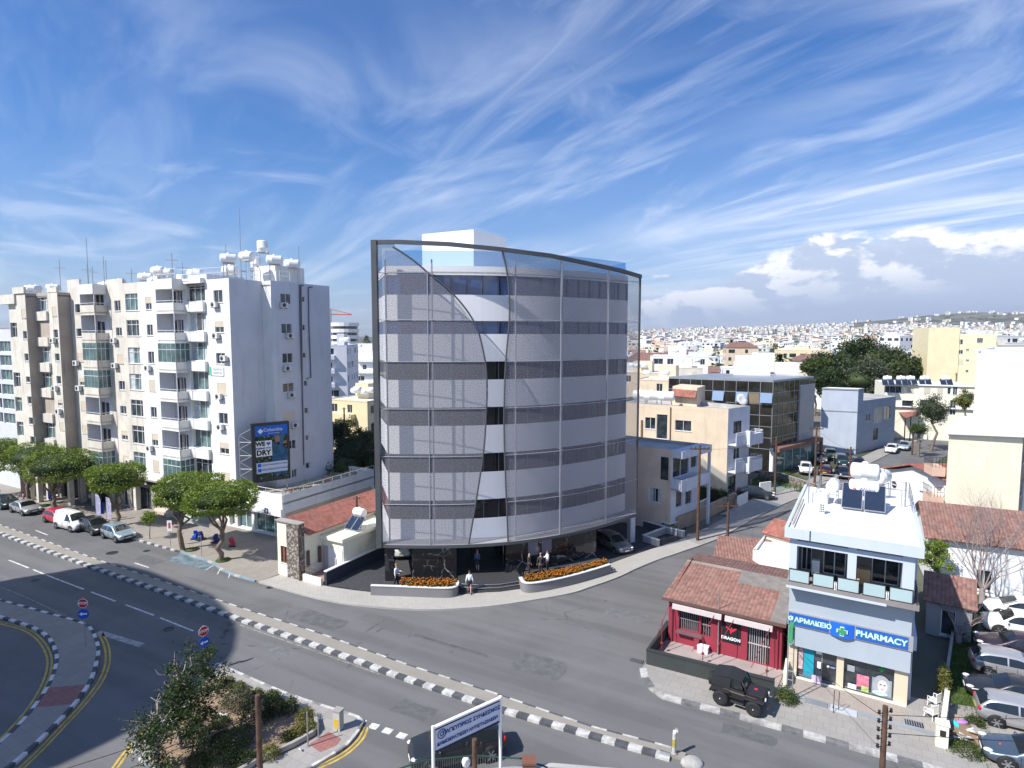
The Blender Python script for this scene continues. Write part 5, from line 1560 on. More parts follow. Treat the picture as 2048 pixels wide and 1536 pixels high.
t2,M2=bldg('beige_house','small two storey beige house with a corner balcony behind the grey parking walls','house',cp_,cz,mat('pinkish_beige_render',(.66,.52,.42),stain=.4),ROOFG,{0:WR(cp_,0,[(1297,976,1322,1004,dict(mull=1,curt=True)),(1321,914,1337,960,dict(mull=0,sill=False,fm=DARKM))]),1:WR(cp_,1,[(1346,909,1378,952,dict(mull=1,sill=False)),(1352,980,1365,1014,dict(mull=0,sill=False)),(1371,972,1384,1008,dict(mull=0,sill=False)),(1382,905,1394,935,dict(mull=0,sill=False))])},.3,walls={1:GREYW})
Mw=edge(cp_[1],cp_[2]);L_=(cr-c0).length
za,zb=pick(Mw,1366,972)[1],pick(Mw,1366,950)[1]
mb=MB(M=M2@Mw);mb.box(0,L_+.3,-1.2,-1.08,za,zb);mb.box(0,.12,-1.08,0,za,zb);mb.box(0,L_+.3,-1.08,0,za,za+.15);mb.box(.8,1.9,-1.26,-1.2,za-.1,zb+.05);o_=part('balcony',mb,GREYW,t2)
mb=MB(M=M2@Mw);mb.box(0,L_+.4,-1.3,0,cz-.75,cz-.0);part('roof_canopy',mb,GREYW,t2)
mb=MB(M=M2@Mw);mb.box(L_+.1,L_+.35,-1.25,-1.0,0,cz-.7);part('pillar',mb,GREYW,t2)
x_,z_=pick(edge(cp_[0],cp_[1]),1294,838);
ws_=[G(1262,1050),G(1345,1075),G(1384,1046),G(1420,1030),G(1466,1008)]
def gwall(label,pts,h,m,cap=None,th=.2,nm='boundary_wall'):
 t_=thing(nm,label,'wall',(pts[0].x,pts[0].y,0));Mi=Matrix.Translation((-pts[0].x,-pts[0].y,0))
 mb=MB(M=Mi);band(mb,[(p.x,p.y)for p in pts],th/2,th/2,0,h);part('wall',mb,m,t_)
 if cap:mb=MB(M=Mi);band(mb,[(p.x,p.y)for p in pts],th/2+.03,th/2+.03,h,h+.06);part('coping',mb,cap,t_)
 return t_
BLOCKW=mat('block_wall_tan',(.36,.28,.21),var=.15,stain=.4)
gwall('tan block garden wall along the side street pavement',[G(1353,1063),G(1432,1028),G(1468,1010)],1.5,BLOCKW,None,.22)
gwall('low rough stone wall at the foot of the small beige house',[G(1262,1044),G(1340,1068),G(1353,1063)],1.0,STONE,LCREAM)
gwall('low cream wall between the yard of the small beige house and the hedge',[G(1353,1062),G(1368,1036),G(1420,1010)],1.0,LCREAM,None)
lotp=MB();lotp.prism([(p.x,p.y)for p in(G(1262,1044),G(1353,1063),G(1468,1010),G(1452,988),Vector((20,80,0)),Vector((12,76,0)))],-.05,.06);struct('yard_paving',lotp,mat('cream_yard',(.52,.45,.33),var=.15))
gwall('white panel gate wall beside the parked black saloon',[G(1474,1016),G(1495,1006)],1.4,WHITE2,None,.08,'gate')
gwall('white sign wall at the entrance of the green driveway',[G(1519,987),G(1541,984)],1.4,WHITE2,None,.15,'sign_wall')
gwall('stone retaining wall of the office car park',[G(1515,957),G(1560,962),G(1630,985)],1.1,STONE,CONC,.25)
# dark glass office
o0=G(1540,948);oz=zat(764,o0.x,o0.y)
odl=Vector((-.86,.51,0));ol=o0+odl*ulen(o0,odl,1338,14)
odr=Vector((.76,.65,0));orr=o0+odr*ulen(o0,odr,1626,10)
op=[ol,o0,orr,ol+(orr-o0)]
ofc=thing('glass_office','dark mirrored glass office block with open blue reflecting windows','building',o0);oM=Matrix.Translation(-o0)
DG=mat('dark_mirror_glass',(.04,.038,.032),rough=.04,var=.3,spec=1.0,metal=.35)
DG2=mat('bronze_mirror_glass',(.20,.18,.15),rough=.03,metal=.85,var=.1)
for i,(m_,)in enumerate(((DG,),(DG2,),(DG,),(DG,))):
 p,q=op[i],op[(i+1)%4];M=edge(p,q);L_=(q-p).length
 mb=MB(M=oM@M);mb.quad((0,0,0),(L_,0,0),(L_,0,oz),(0,0,oz));gl_=part('glass_wall',mb,m_,ofc)
 if i>1:continue
 mb=MB(M=oM@M)
 nb_=int(L_/1.6)
 for k in range(nb_+1):mb.box(L_*k/nb_-.04,L_*k/nb_+.04,-.05,0,(3.6 if i==0 else 3.9),oz)
 for k in range(7):z=3.6+(oz-3.6)*k/6;mb.box(0,L_,-.06,.0,z-.045,z+.045)
 part('glazing_bars',mb,GREYF,gl_)
 if i==0:
  zw=3.6+(oz-3.6)*4/6
  for j,u in enumerate((1425,1474,1509)):
   x=pick(M,u,790)[0];kk=round(x/(L_/nb_));x=kk*L_/nb_
   mb=MB(M=oM@M@Matrix.Translation((x,0,zw+(oz-3.6)/6))@Matrix.Rotation(R(-24),4,'X'));mb.box(.03,L_/nb_-.03,-.05,0,-(oz-3.6)/6+.1,0);part('open_window',mb,mat('sky_mirror',(.55,.62,.7),rough=.03,metal=.9,var=0),ofc)
  for k in(6,7,9,10):
   if k<nb_:mb=MB(M=oM@M);mb.box(L_*(k)/nb_+.1,L_*(k+1)/nb_-.1,-.02,-.005,zw+.1,zw+(oz-3.6)/6-.1);part('blind',mb,mat('tan_blind',(.22,.17,.11),var=.1),ofc)
mb=MB(M=oM);mb.prism([(p.x,p.y)for p in op],oz,oz+.25);part('roof',mb,METAL,ofc)
M=edge(op[1],op[2]);L_=(op[2]-op[1]).length
mb=MB(M=oM@M);mb.box(-.3,L_+1,-1.4,0,3.4,3.95);mb.box(L_+.6,L_+1,-1.4,-1.0,0,3.4);part('porch_beam',mb,mat('brown_beam',(.22,.11,.085),var=.1),ofc)
mb=MB(M=oM@M);mb.box(-.35,.15,-.5,0,0,3.9);part('pillar',mb,WHITE2,ofc)
mb=MB(M=oM@M);mb.box(.4,L_,-.6,-.55,.1,3.4);part('shop_glazing',mb,GREENG,ofc)
for k in range(6):mb=MB(M=oM@M);mb.box(.4+k*(L_-.5)/5-.04,.4+k*(L_-.5)/5+.04,-.64,-.6,.1,3.4);part('glazing_post',mb,FRAME,ofc)
mb=MB(M=oM@M);mb.box(L_*.62,L_,-.25,0,3.95,oz-.9);part('grey_panel',mb,mat('pale_grey_cladding',(.36,.36,.37),rough=.4,var=.08),ofc)
for i,(u0,u1,va,vb,Y)in enumerate(((1470,1513,712,740,104),(1504,1548,706,742,108),(1550,1596,726,764,100),(1466,1540,727,766,98))):
 a_,b_=at(u0,vb,Y),at(u1,vb,Y-2);h_=at(u0,va,Y).z
 mb=MB(M=oM);d_=Vector((1.5,4,0));mb.prism([(p.x,p.y)for p in(a_,b_,b_+d_,a_+d_)],oz+.25,h_);part('roof_room',mb,[WHITE2,WHITE2,WHITE2,GREYW][i],ofc)
g0=G(1711,908);gzz=zat(778,g0.x,g0.y);gdl=Vector((-.9,.43,0));gl0=g0+gdl*ulen(g0,gdl,1643,8);gdr=Vector((.80,.60,0));gr0=g0+gdr*ulen(g0,gdr,1726,8)
gr1=g0+gdr*ulen(g0,gdr,1790,5)
gp=[gl0,g0,gr0,gl0+(gr0-g0)]
tg,Mg_=bldg('blue_grey_house','tall plain blue grey house beside the office car park','house',gp,gzz,BLUEG,ROOFW,{},.3,walls={1:mat('shaded_blue_grey_render',(.30,.34,.42),var=.06)})  # right wall: darker copy of the house colour, shade painted in
mb=MB(M=Mg_)
for p,q in((gp[0],gp[1]),(gp[1],gp[2])):mb.M=Mg_@edge(p,q);mb.box(-.05,(q-p).length+.05,-.06,0,gzz*.64,gzz*.64+.18);mb.box(-.05,(q-p).length+.05,-.10,0,gzz-.25,gzz)
part('cornice',mb,mat('grey_trim',(.28,.30,.34),var=.05),tg)
gq=[gr0-gdr*.2,gr1,gr1+Vector((-3,8,0)),gr0+Vector((-3,8,0))]
gq[0]=g0+gdr*((gr0-g0).length+.02)
gz2=zat(802,gr0.x,gr0.y)
bldg('blue_grey_wing','lower blue grey wing with a cream recessed balcony beside the tall one','house',gq,gz2,MATS['shaded_blue_grey_render'],ROOFG,{0:WR(gq,0,[(1748,815,1765,846,dict(mull=1,gm=mat('cream_panel',(.55,.50,.40)),sill=False)),(1768,812,1782,838,dict(mull=1)),(1732,828,1742,842,dict(mull=1)),(1746,857,1756,880,dict(mull=0,fm=BROWNF))])},.3)
y0=at(1893,800,150);y0.z=0;yz=zat(655,y0.x,y0.y);
ya=at(1850,800,152);ya.z=0;yb=at(1985,800,145);yb.z=0
ym=at(1912,800,151);ym.z=0
yp=[ya,y0,y0+Vector((3,9,0)),ya+Vector((4,12,0))]
YC=mat('pale_yellow_render',(.78,.68,.44),stain=.25,var=.05)
bldg('yellow_tower','pale yellow blind walled tower standing taller than the flats beside it','building',[ya,at(1912,800,149.5)*Vector((1,1,0))if False else Vector((at(1912,800,149.5).x,149.5,0)),Vector((at(1912,800,149.5).x+3,161,0)),ya+Vector((4,12,0))],yz,YC,ROOFG)
q_=[Vector((at(1913,800,149.5).x,149.6,0)),yb,yb+Vector((3,10,0)),Vector((at(1913,800,149.5).x+3,160,0))]
q_[0]=Vector((at(1912.5,800,149.6).x+.02,149.6,0))
bldg('yellow_flats','pale yellow flats with few small windows joined to the blind tower','building',q_,zat(668,yb.x,yb.y),YC,ROOFG,{0:WR(q_,0,[(1908,682,1919,692,dict(mull=1)),(1888+28,700,1926,708,dict(mull=1)),(1906,698,1918,706,dict(mull=1)),(1916,719,1927,728,dict(shut=.95)),(1932,698,1938,702),(1932,719,1938,723),(1931,740,1937,745),(1905,740,1916,752,dict(shut=.95)),(1954,676,1966,686,dict(mull=2)),(1886+30,679,1926,689,dict(mull=1))])},.4)
l0=at(1765,880,118);l0.z=0;l1=at(1945,880,112);l1.z=0;lz=zat(767,l0.x,l0.y)
lp2=[l0,l1,l1+Vector((4,10,0)),l0+Vector((4,10,0))]
tl_,Ml_=bldg('long_cream_house','long low cream house with a row of sun heaters along its roof','house',lp2,lz,LCREAM,ROOFW,{0:WR(lp2,0,[(1768,772,1803,786,dict(mull=2,sill=False)),(1815,775,1828,786,dict(shut=.95)),(1848,776,1861,787,dict(shut=.95)),(1875,777,1886,787,dict(shut=.95)),(1895,775,1902,788,dict(mull=0)),(1804,801,1826,817,dict(mull=0,fm=BROWNF,sill=False)),(1774,794,1790,800,dict(mull=1)),(1840,800,1870,812,dict(mull=1,sill=False)),(1906,772,1915,790,dict(mull=1)),(1900,800,1912,830,dict(mull=1,sill=False))])},.3)
mb=MB(M=Ml_@edge(l0,l1));mb.box(0,(l1-l0).length,-.5,0,lz*.58,lz*.58+.18);mb.box(-.2,(l1-l0).length+.2,-.3,0,lz-.2,lz+.05);part('cornice',mb,WHITE2,tl_)
for i,(u,lb)in enumerate(((1774,'sun heater at the left end of the long cream house'),(1801,'second sun heater from the left on the long cream house'),(1820,'third sun heater from the left on the long cream house'),(1848,'fourth sun heater from the left on the long cream house'),(1890,'sun heater at the right end of the long cream house'))):
 p=at(u,770,117);heater((p.x,p.y,lz-.3),R(-20),lb,'heaters on the long cream house',1.0,'h',1.0,2)
cr0=thing('tiled_carport','open carport with a red tiled lean-to roof beside the blue grey wing','carport',G(1800,880));cM=Matrix.Translation(-cr0.location)
ca,cb_,cc,cd=at(1792,838,100),at(1822,833,96),at(1838,822,100),at(1791,814,106)
slope(cr0,'roof',(at(1812,836,112),at(1840,826,114),at(1818,822,121),at(1789,818,120)),TILE)
mb=MB(M=cM)
for u in(1811,1822,1838):p=at(u,833,113);mb.tube([(p.x,p.y,0),(p.x,p.y,p.z)],.1,5)
part('post',mb,DARKM,cr0)
# white gabled house, big cream house and white block at the right edge
k0=at(1762,950,60);
wz=3.2
wa=at(1768,990,60.5);wb=at(1893,1000,52.5);wa.z=wb.z=0
wh=thing('white_gabled_house','white house with a round window and a low red tiled gable roof','house',wa);wM=Matrix.Translation(-wa)
Mw=edge(wa,wb);L_=(wb-wa).length
za,zp,zb=zat(938,wa.x,wa.y),at(1829,930,56.5).z,zat(958,wb.x,wb.y)
xp=pick(Mw,1829,930)[0]
mb=MB(M=wM@Mw);mb.add([(0,0,0),(L_,0,0),(L_,0,zb-.3),(xp,0,zp-.15),(0,0,za-.2),(0,8,0),(L_,8,0),(L_,8,zb-.3),(0,8,za-.2)],[(0,1,2,3,4),(5,0,4,8),(1,6,7,2)]);part('wall',mb,WHITE2,wh)
x_,z_=pick(Mw,1789,969)
mb=MB(M=wM@Mw@Matrix.Translation((x_,-.02,z_))@FRONT);mb.lathe([(.001,0),(.33,0),(.33,.03),(.001,.03)],20);wo_=part('round_window',mb,GLASS,wh)
mb=MB(M=wM@Mw@Matrix.Translation((x_,-.05,z_))@FRONT);mb.box(-.33,.33,-.04,.04,0,.03);part('window_bar',mb,FRAME,wo_)
window(wh,wM@Mw@Matrix.Translation((0,-.12,0)),prect(Mw,1842,966,1867,983),mull=1)
Vn=(e2*8.5)
oo=Mw@Vector((0,-.5,0));
def wp(x,y,z):return Mw@Vector((x,y,z))
slope(wh,'roof',(wp(xp,8.5,zp),wp(xp,-.5,zp),wp(-.9,-.5,za-.25),wp(-.9,8.5,za-.25)),TILE)
slope(wh,'roof',(wp(xp,-.5,zp),wp(xp,8.5,zp),wp(L_+.3,8.5,zb-.1),wp(L_+.3,-.5,zb-.1)),TILE)
ka=at(1888,1040,52);kb_=at(2035,1040,50.5);ka.z=kb_.z=0
kz=zat(868,ka.x,ka.y)
kp=[ka,kb_,kb_+Vector((9.5,9.5,0)),ka+Vector((9,10,0))]
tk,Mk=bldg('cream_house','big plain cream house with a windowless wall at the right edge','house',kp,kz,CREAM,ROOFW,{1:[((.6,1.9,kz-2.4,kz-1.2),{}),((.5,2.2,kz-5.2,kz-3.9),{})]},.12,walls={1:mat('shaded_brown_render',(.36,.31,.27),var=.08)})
mb=MB(M=Mk);mb.prism([(p.x,p.y)for p in(kp[0]+Vector((-.5,-.2,0)),kp[1]+Vector((.2,-.5,0)),kp[2]+Vector((.4,0,0)),kp[3]+Vector((-.4,.3,0)))],kz+.02,kz+.22);part('roof_slab',mb,WHITE2,tk)
for v in(925,985):
 z_=zat(v+10,ka.x,ka.y);mb=MB(M=Mk@edge(kp[0],kp[1]));mb.box(-1.0,0,.3,2.2,z_-.9,z_-.1);o_=part('balcony',mb,PEACH,tk)
 mb=MB(M=Mk@edge(kp[0],kp[1]));rail(mb,[(-1.0,.3,z_-.1),(-1.0,2.2,z_-.1)],.9,.25,.02,2);rail(mb,[(-1.0,.3,z_-.1),(0,.3,z_-.1)],.9,.25,.02,2);part('railing',mb,DARKM,o_)
qa=at(1944,870,62);qb=at(2120,880,61);qa.z=qb.z=0;qz=zat(699,qa.x,qa.y)
qp=[qa,qb,qb+Vector((12,13,0)),qa+Vector((12,13,0))]
bldg('white_block','bare bright white wall of a tall block at the right edge','building',qp,qz,WHITE2,ROOFW,{0:WR(qp,0,[(2044,845,2075,870,dict(mull=1))])},.2)
# pharmacy
f0=G(1573,1352);f1=G(1813,1416)
ph=thing('pharmacy_building','white two storey building with a blue pharmacy sign and a glass panelled balcony','building',f0);pM=Matrix.Translation(-f0)
Mp=edge(f0,f1);W_=(f1-f0).length;Mq=pM@Mp
def pz_(u,v,off=0.0):return pick(Mp,u,v,off)
PG=mat('pale_blue_render',(.38,.43,.475),rough=.7,var=.04,stain=.15)
PB=mat('blue_white_render',(.51,.57,.67),var=.04,stain=.15)
zs_b,zs_t=pz_(1824,1302,-.3)[1],pz_(1824,1276,-.3)[1]
zbal,zrail=pz_(1830,1209,-.9)[1],pz_(1830,1180,-.9)[1]
zro=pz_(1842,1108,-.6)[1];ztop_=pz_(1844,1088,-.6)[1]
zp0=pz_(1820,1344,-.1)[1]
DP=10.0
def PB_(nm,boxes,m,parent=ph,lb=None):
 mb=MB(M=Mq)
 for b in boxes:mb.box(*b)
 return part(nm,mb,m,parent,lb)
CL=mat('cream_cladding',(.62,.52,.38),rough=.6,var=.06)
PB_('pier',[(0,.52,-.02,.35,0,zp0)],CL);PB_('pier',[(W_*.43,W_*.49,-.02,.35,0,zp0)],CL);PB_('pier',[(W_-.62,W_,-.02,.35,0,zp0)],CL)
PB_('plinth',[(.05,W_-.02,-.16,-.02,0,.18)],LCREAM);
g_=PB_('shop_window',[(.52,W_*.43,.2,.22,.18,zp0)],GLASS);PB_('window_frame',[(.52,W_*.43,.14,.2,.18,.24),(W_*.2,W_*.2+.05,.14,.2,.24,zp0),(W_*.30,W_*.30+.05,.14,.2,.24,zp0)],GREYF,g_)
g_=PB_('shop_window',[(W_*.49,W_-.62,.2,.22,.18,zp0)],GLASS);PB_('window_frame',[(W_*.49,W_-.62,.14,.2,.18,.24)],GREYF,g_)
def sheet(nm,x0,x1,z0,z1,m,y=.12,lb=None):return PB_(nm,[(x0,x1,y,y+.01,z0,z1)],m,ph,lb)
TEAL=mat('teal_poster',(.02,.33,.43),var=.05)
s0_=sheet('shop_poster',W_*.145,W_*.235,.25,zp0-.1,TEAL)
sheet('shop_poster',W_*.095,W_*.14,.6,zp0-.2,mat('pink_poster',(.5,.36,.36),var=.5,scale=5))
sheet('shop_poster',W_*.145,W_*.235,.25,.55,mat('cyan_strip',(.10,.55,.75),var=.2))
sheet('shop_poster',W_*.25,W_*.30,zp0-.35,zp0-.12,WPT);sheet('shop_poster',W_*.265,W_*.30,.9,1.3,WPT)
sheet('shop_poster',W_*.60,W_*.70,.45,1.15,mat('magenta_poster',(.62,.20,.28),var=.4,scale=4));sheet('shop_poster',W_*.52,W_*.58,1.2,1.55,mat('grey_poster',(.3,.32,.34),var=.2))
sheet('shop_poster',W_*.53,W_*.60,.22,.5,WPT,.10);sheet('shop_poster',W_*.64,W_*.70,.22,.55,mat('lime_poster',(.42,.55,.18),var=.4,scale=5),.10)
sheet('shop_poster',W_*.225,W_*.31,.2,.65,mat('violet_white_poster',(.6,.5,.62),var=.4,scale=5),-.3)
def pblob(cx,cz,rx,rz,m,y):
 mb=MB(M=Mq@Matrix.Translation((cx,y,cz))@FRONT);n=20
 mb.add([(rx*math.cos(6.283*k/n),rz*math.sin(6.283*k/n),0)for k in range(n)],[list(range(n))]);part('shop_poster',mb,m,ph)
xf=W_*.80
sheet('shop_poster',xf-.45,xf+.48,.25,1.2,mat('poster_sky',(.25,.30,.36),var=.2),.13)
pblob(xf,.85,.42,.55,mat('poster_hair',(.33,.35,.38),var=.2),.115);pblob(xf+.05,.80,.24,.36,mat('poster_skin',(.60,.55,.53),var=.05),.105)
pblob(xf-.04,.88,.05,.03,BLK,.10);pblob(xf+.14,.88,.05,.03,BLK,.10);pblob(xf+.05,.62,.07,.025,mat('lips',(.4,.2,.2),var=0),.10);pblob(xf-.05,.38,.36,.14,mat('scarf',(.55,.75,.75),var=.3,scale=6),.10)
mb=MB(M=Mq@Matrix.Translation((xf-.02,.1,zp0-.32))@FRONT);mb.box(-.15,.15,-.05,.05,0,.01);mb.box(-.05,.05,-.15,.15,.001,.011);part('green_cross',mb,mat('sign_green',(.03,.30,.10),var=0),ph)
mb=MB(M=Mq@Matrix.Translation((W_*.36,.1,1.15))@FRONT);mb.lathe([(.07,0),(.07,.01),(.001,.01)],16);part('door_emblem',mb,WPT,ph);PB_('door_emblem',[(W_*.38,W_*.42,.1,.11,1.11,1.19)],mat('faded_blue',(.25,.28,.5),var=0))
PB_('plinth_step',[(0,.52,-.17,-.02,0,.5)],CL)
PB_('awning_panel',[(.02,W_+.05,-.28,.3,zp0,zs_b+.02)],PG)
PB_('upper_panel',[(.0,W_+.02,-.22,.3,zs_t-.02,zbal-.2)],PG)
sg=PB_('sign_band',[(-.02,W_+.12,-.36,-.22,zs_b-.03,zs_t+.06)],mat('sign_casing',(.32,.32,.33),rough=.4,var=.05))
SB=mat('sign_blue',(.03,.11,.42),rough=.3,var=.03)
PB_('sign_face',[(.04,W_*.355,-.385,-.36,zs_b+.02,zs_t)],SB);PB_('sign_face',[(W_*.575,W_-.1,-.385,-.36,zs_b+.02,zs_t)],SB)
mb=MB(M=Mq)
x0,x1=W_*.365,W_*.565;n=8
cv=[(x0+(x1-x0)*k/n,-.38-.16*math.sin(math.pi*k/n))for k in range(n+1)]
mb.prism([(a,b)for a,b in cv]+[(x1,-.30),(x0,-.30)],zs_b-.06,zs_t+.02);part('curved_sign_face',mb,mat('sign_blue_bright',(.02,.14,.60),rough=.3,var=.02),ph)
LTR=mat('sign_letter_white',(.70,.80,.78),var=0);LED=mat('sign_letter_edge',(.05,.42,.36),var=0)
def twotone(s_,x,z,size):
 ftext(s_,size,LED,ph,Mq,x,z,-.392,name='sign_lettering',bold=.030,ext=.003);ftext(s_,size,LTR,ph,Mq,x,z,-.40,name='sign_lettering',bold=.006,ext=.003)
hgt=zs_t-zs_b
twotone('ΦΑΡΜΑΚΕΙΟ',W_*.19,(zs_b+zs_t)/2,hgt*.52);twotone('PHARMACY',W_*.775,(zs_b+zs_t)/2,hgt*.64)
for a,m_,y_ in((.27,LTR,-.56),(.22,MATS['sign_green'],-.575)):
 mb=MB(M=Mq@Matrix.Translation((W_*.465,y_,(zs_b+zs_t)/2-.02))@FRONT);mb.box(-a,a,-a*.38,a*.38,0,.012);mb.box(-a*.38,a*.38,-a,a,.001,.013);part('cross_emblem',mb,m_,ph)
PB_('balcony_slab',[(-.1,W_+.25,-1.05,.3,zbal-.28,zbal)],mat('taupe_tiles',(.25,.225,.215),var=.1));PB_('slab_edge',[(-.1,W_*.8,-1.10,-1.05,zbal-.34,zbal-.22)],PB)
PB_('side_pillar',[(0,.38,-.95,.2,zbal,zro)],PB);PB_('middle_pillar',[(W_*.485,W_*.485+.42,-.95,-.6,zbal,zro)],PB);PB_('side_pillar',[(W_-.55,W_-.02,-.95,.6,zbal,zro)],PB)
PB_('beam',[(.38,W_*.485,-.95,-.65,zro-.52,zro-.22)],PB);PB_('beam',[(W_*.485+.42,W_-.55,-.95,-.65,zro-.52,zro-.22)],PB)
yb_=1.1
hw=[(.45,1.0,zbal+.05,zro-.35),(1.6,2.75,zbal+.05,zro-.35),(W_*.485+1.15,W_-.6,zbal+.05,zro-.35)]
mb=MB(M=Mq@Matrix.Translation((0,yb_,0)));wall(mb,0,W_,zbal,zro,hw,.1);part('back_wall',mb,mat('taupe_wall',(.17,.15,.13),var=.1),ph)
for h_ in hw:window(ph,Mq@Matrix.Translation((0,yb_,0)),h_,mull=1,sill=False,name='sliding_door')
PB_('wood_cabinet',[(W_*.485+.45,W_*.485+1.1,.5,1.0,zbal,zbal+.9)],mat('pine',(.52,.36,.19),var=.15));PB_('white_box',[(1.05,1.45,.6,1.0,zbal,zbal+.9)],WHITE2)
FROST=mat('frosted_glass',(.40,.52,.53),rough=.25,var=.05)
nseg=5
for k in range(nseg):
 xa=.02+k*(W_+.1)/nseg;xb=xa+(W_+.1)/nseg-.16
 rp=PB_('railing_panel',[(xa+.03,xb-.03,-.99,-.97,zbal+.06,zrail-.06)],FROST)
 PB_('railing_frame',[(xa,xb,-1.0,-.96,zrail-.06,zrail),(xa,xa+.035,-1.0,-.96,zbal,zrail-.06),(xb-.035,xb,-1.0,-.96,zbal,zrail-.06),(xa,xb,-1.0,-.96,zbal+.02,zbal+.06)],DARKM,rp)
 if k in(1,3):PB_('railing_vase',[(xb+.02,xb+.06,-1.0,-.96,zbal,zbal+.4),(xb+.10,xb+.14,-1.0,-.96,zbal,zbal+.4)],WHITE2)
PB_('side_railing',[(W_+.12,W_+.16,-1.0,.6,zrail-.05,zrail)]+[(W_+.12,W_+.16,-1.0+.16*k,-.97+.16*k,zbal,zrail-.05)for k in range(10)],DARKM)
PB_('wall',[(W_-.02,W_+.18,.62,DP,0,zro)],mat('side_render',(.50,.55,.66),stain=.3,var=.06));PB_('wall',[(0,.2,.3,DP,0,zro)],PB);PB_('wall',[(.2,W_-.02,DP-.2,DP,0,zro)],PB)
PB_('side_door',[(W_+.18,W_+.3,3.2,4.1,0,2.3)],WHITE2);PB_('side_panel',[(W_+.18,W_+.4,1.5,4.5,2.6,3.4)],PB)
x0r,x1r=-.25,W_+.32
ro=PB_('roof',[(x0r,x1r,-1.25,DP+.1,zro,ztop_-.12)],mat('roof_membrane_white',(.80,.80,.78),stain=.35,var=.04,stcol=(.35,.24,.15)))
PB_('parapet',[(x0r,x1r,-1.28,-1.13,zro-.03,ztop_),],PB);PB_('parapet',[(x0r-.02,x0r+.15,-1.13,DP+.1,zro,ztop_)],PB);PB_('parapet',[(x1r-.15,x1r+.02,-1.13,DP+.1,zro,ztop_)],PB)
PB_('fascia_joint',[(W_*.17,W_*.17+.05,-1.31,-1.28,zro,ztop_)],DARKM)
mb=MB(M=Mq@Matrix.Translation((0,0,ztop_-.12)));rail(mb,[(.8,DP-4.0,0),(.8,DP,0),(W_+.1,DP,0),(W_+.1,DP-4.2,0)],1.05,1.0,.02,2);rail(mb,[(2.6,DP-2.6,0),(W_-.4,DP-2.6,0)],1.05,1.1,.018,2);part('roof_railing',mb,METAL,ph)
PB_('hollow_block_chimney',[(1.15,1.45,3.0,3.35,ztop_-.12,ztop_+.55)],WHITE2)
PB_('chimney_hole',[(1.18+.09*(k%3),1.24+.09*(k%3),2.985,3.0,ztop_+.02+.13*(k//3),ztop_+.10+.13*(k//3))for k in range(12)],BLK)
PB_('white_hutch',[(.3,1.5,5.6,7.0,ztop_-.12,ztop_+.5)],WHITE2)
mb=MB(M=Mq);mb.tube([(-.05,DP-4,ztop_+.1),(-.05,-.3,ztop_+.1)],.06,6);mb.tube([(.12,DP-5,ztop_+.06),(.1,-.8,ztop_+.06)],.04,6);part('pipes',mb,mat('lagged_pipe',(.45,.43,.38),var=.2),ph)
def rooft(x,y):
 p=Mp@Vector((x,y,0));return(p.x,p.y,ztop_-.12)
ang=math.atan2(f1.y-f0.y,f1.x-f0.x)
ht=heater(rooft(3.45,6.3),ang,'twin panel sun heater with a lettered white tank on the pharmacy roof','heater of the pharmacy roof',.6,'h',1.15,2)
ftext('Wolna',.3,NAVY,ht,Matrix.Identity(4),.15,1.03,-.47,name='tank_lettering',ext=.002)
mb=MB(M=Matrix.Translation((-.45,-.46,1.03))@FRONT);mb.lathe([(.001,0),(.09,0),(.09,.01),(.001,.01)],12);part('tank_emblem',mb,mat('pale_red',(.6,.2,.2),var=0),ht)
heater(rooft(3.45,8.7),ang,'big white tank high on a rusty stand behind the pharmacy sun panels','tanks of the pharmacy roof',1.15,'h',1.15)
heater(rooft(4.4,9.2),ang+1.2,'white tank right of the big one behind the pharmacy sun panels','tanks of the pharmacy roof',1.0,'h',1.0)
heater(rooft(1.75,5.9),ang+1.5,'round white tank on legs left of the pharmacy sun panels','tanks of the pharmacy roof',1.0,'h',.85)
antenna(rooft(.4,5.2),2.6,'thin bent mast at the left edge of the pharmacy roof',0,0,'masts on the pharmacy roof')
antenna(rooft(W_-.2,7.5),1.6,'thin mast at the back right corner of the pharmacy roof',0,0,'masts on the pharmacy roof')
t_=thing('rebar_tuft','bundle of bare rods sticking up from the white pharmacy roof','rods',rooft(2.6,1.4));mb=MB()
for k in range(6):mb.tube([(0.1*k-.3,0,0),(.14*k-.45+(.1 if k%2 else 0),.1,.4)],.012,4)
part('rod',mb,METAL,t_)
t_=thing('green_cross_sign','green pharmacy cross box on a tall steel frame by the red building','sign',G(1578,1405));sM=Matrix.Identity(4)
mb=MB(M=Matrix.Rotation(ang,4,'Z'))
for x in(-.14,.14):mb.tube([(x,0,0),(x,0,4.3)],.03,5)
for k in range(8):mb.tube([(-.14,0,.3+.5*k),(.14,0,.3+.5*k)],.02,4)
part('frame',mb,METAL,t_)
mb=MB(M=Matrix.Rotation(ang,4,'Z'));mb.box(-.10,.10,-.55,.2,3.6,4.5);part('sign_box',mb,mat('sign_box_green',(.05,.28,.12),var=.2),t_)
t_=thing('easel_frame','empty black metal sign easel standing on the pharmacy pavement','easel',G(1672,1432));mb=MB(M=Matrix.Rotation(ang,4,'Z'))
mb.tube([(-.13,0,0),(-.13,.25,1.25),(.10,.25,1.25),(.10,.1,.55),(-.13,.1,.55)],.018,4,sm=False);mb.tube([(.10,.1,.55),(.10,.5,0)],.018,4);mb.tube([(-.13,.1,.55),(-.2,.55,0)],.018,4)
part('frame',mb,DARKM,t_)
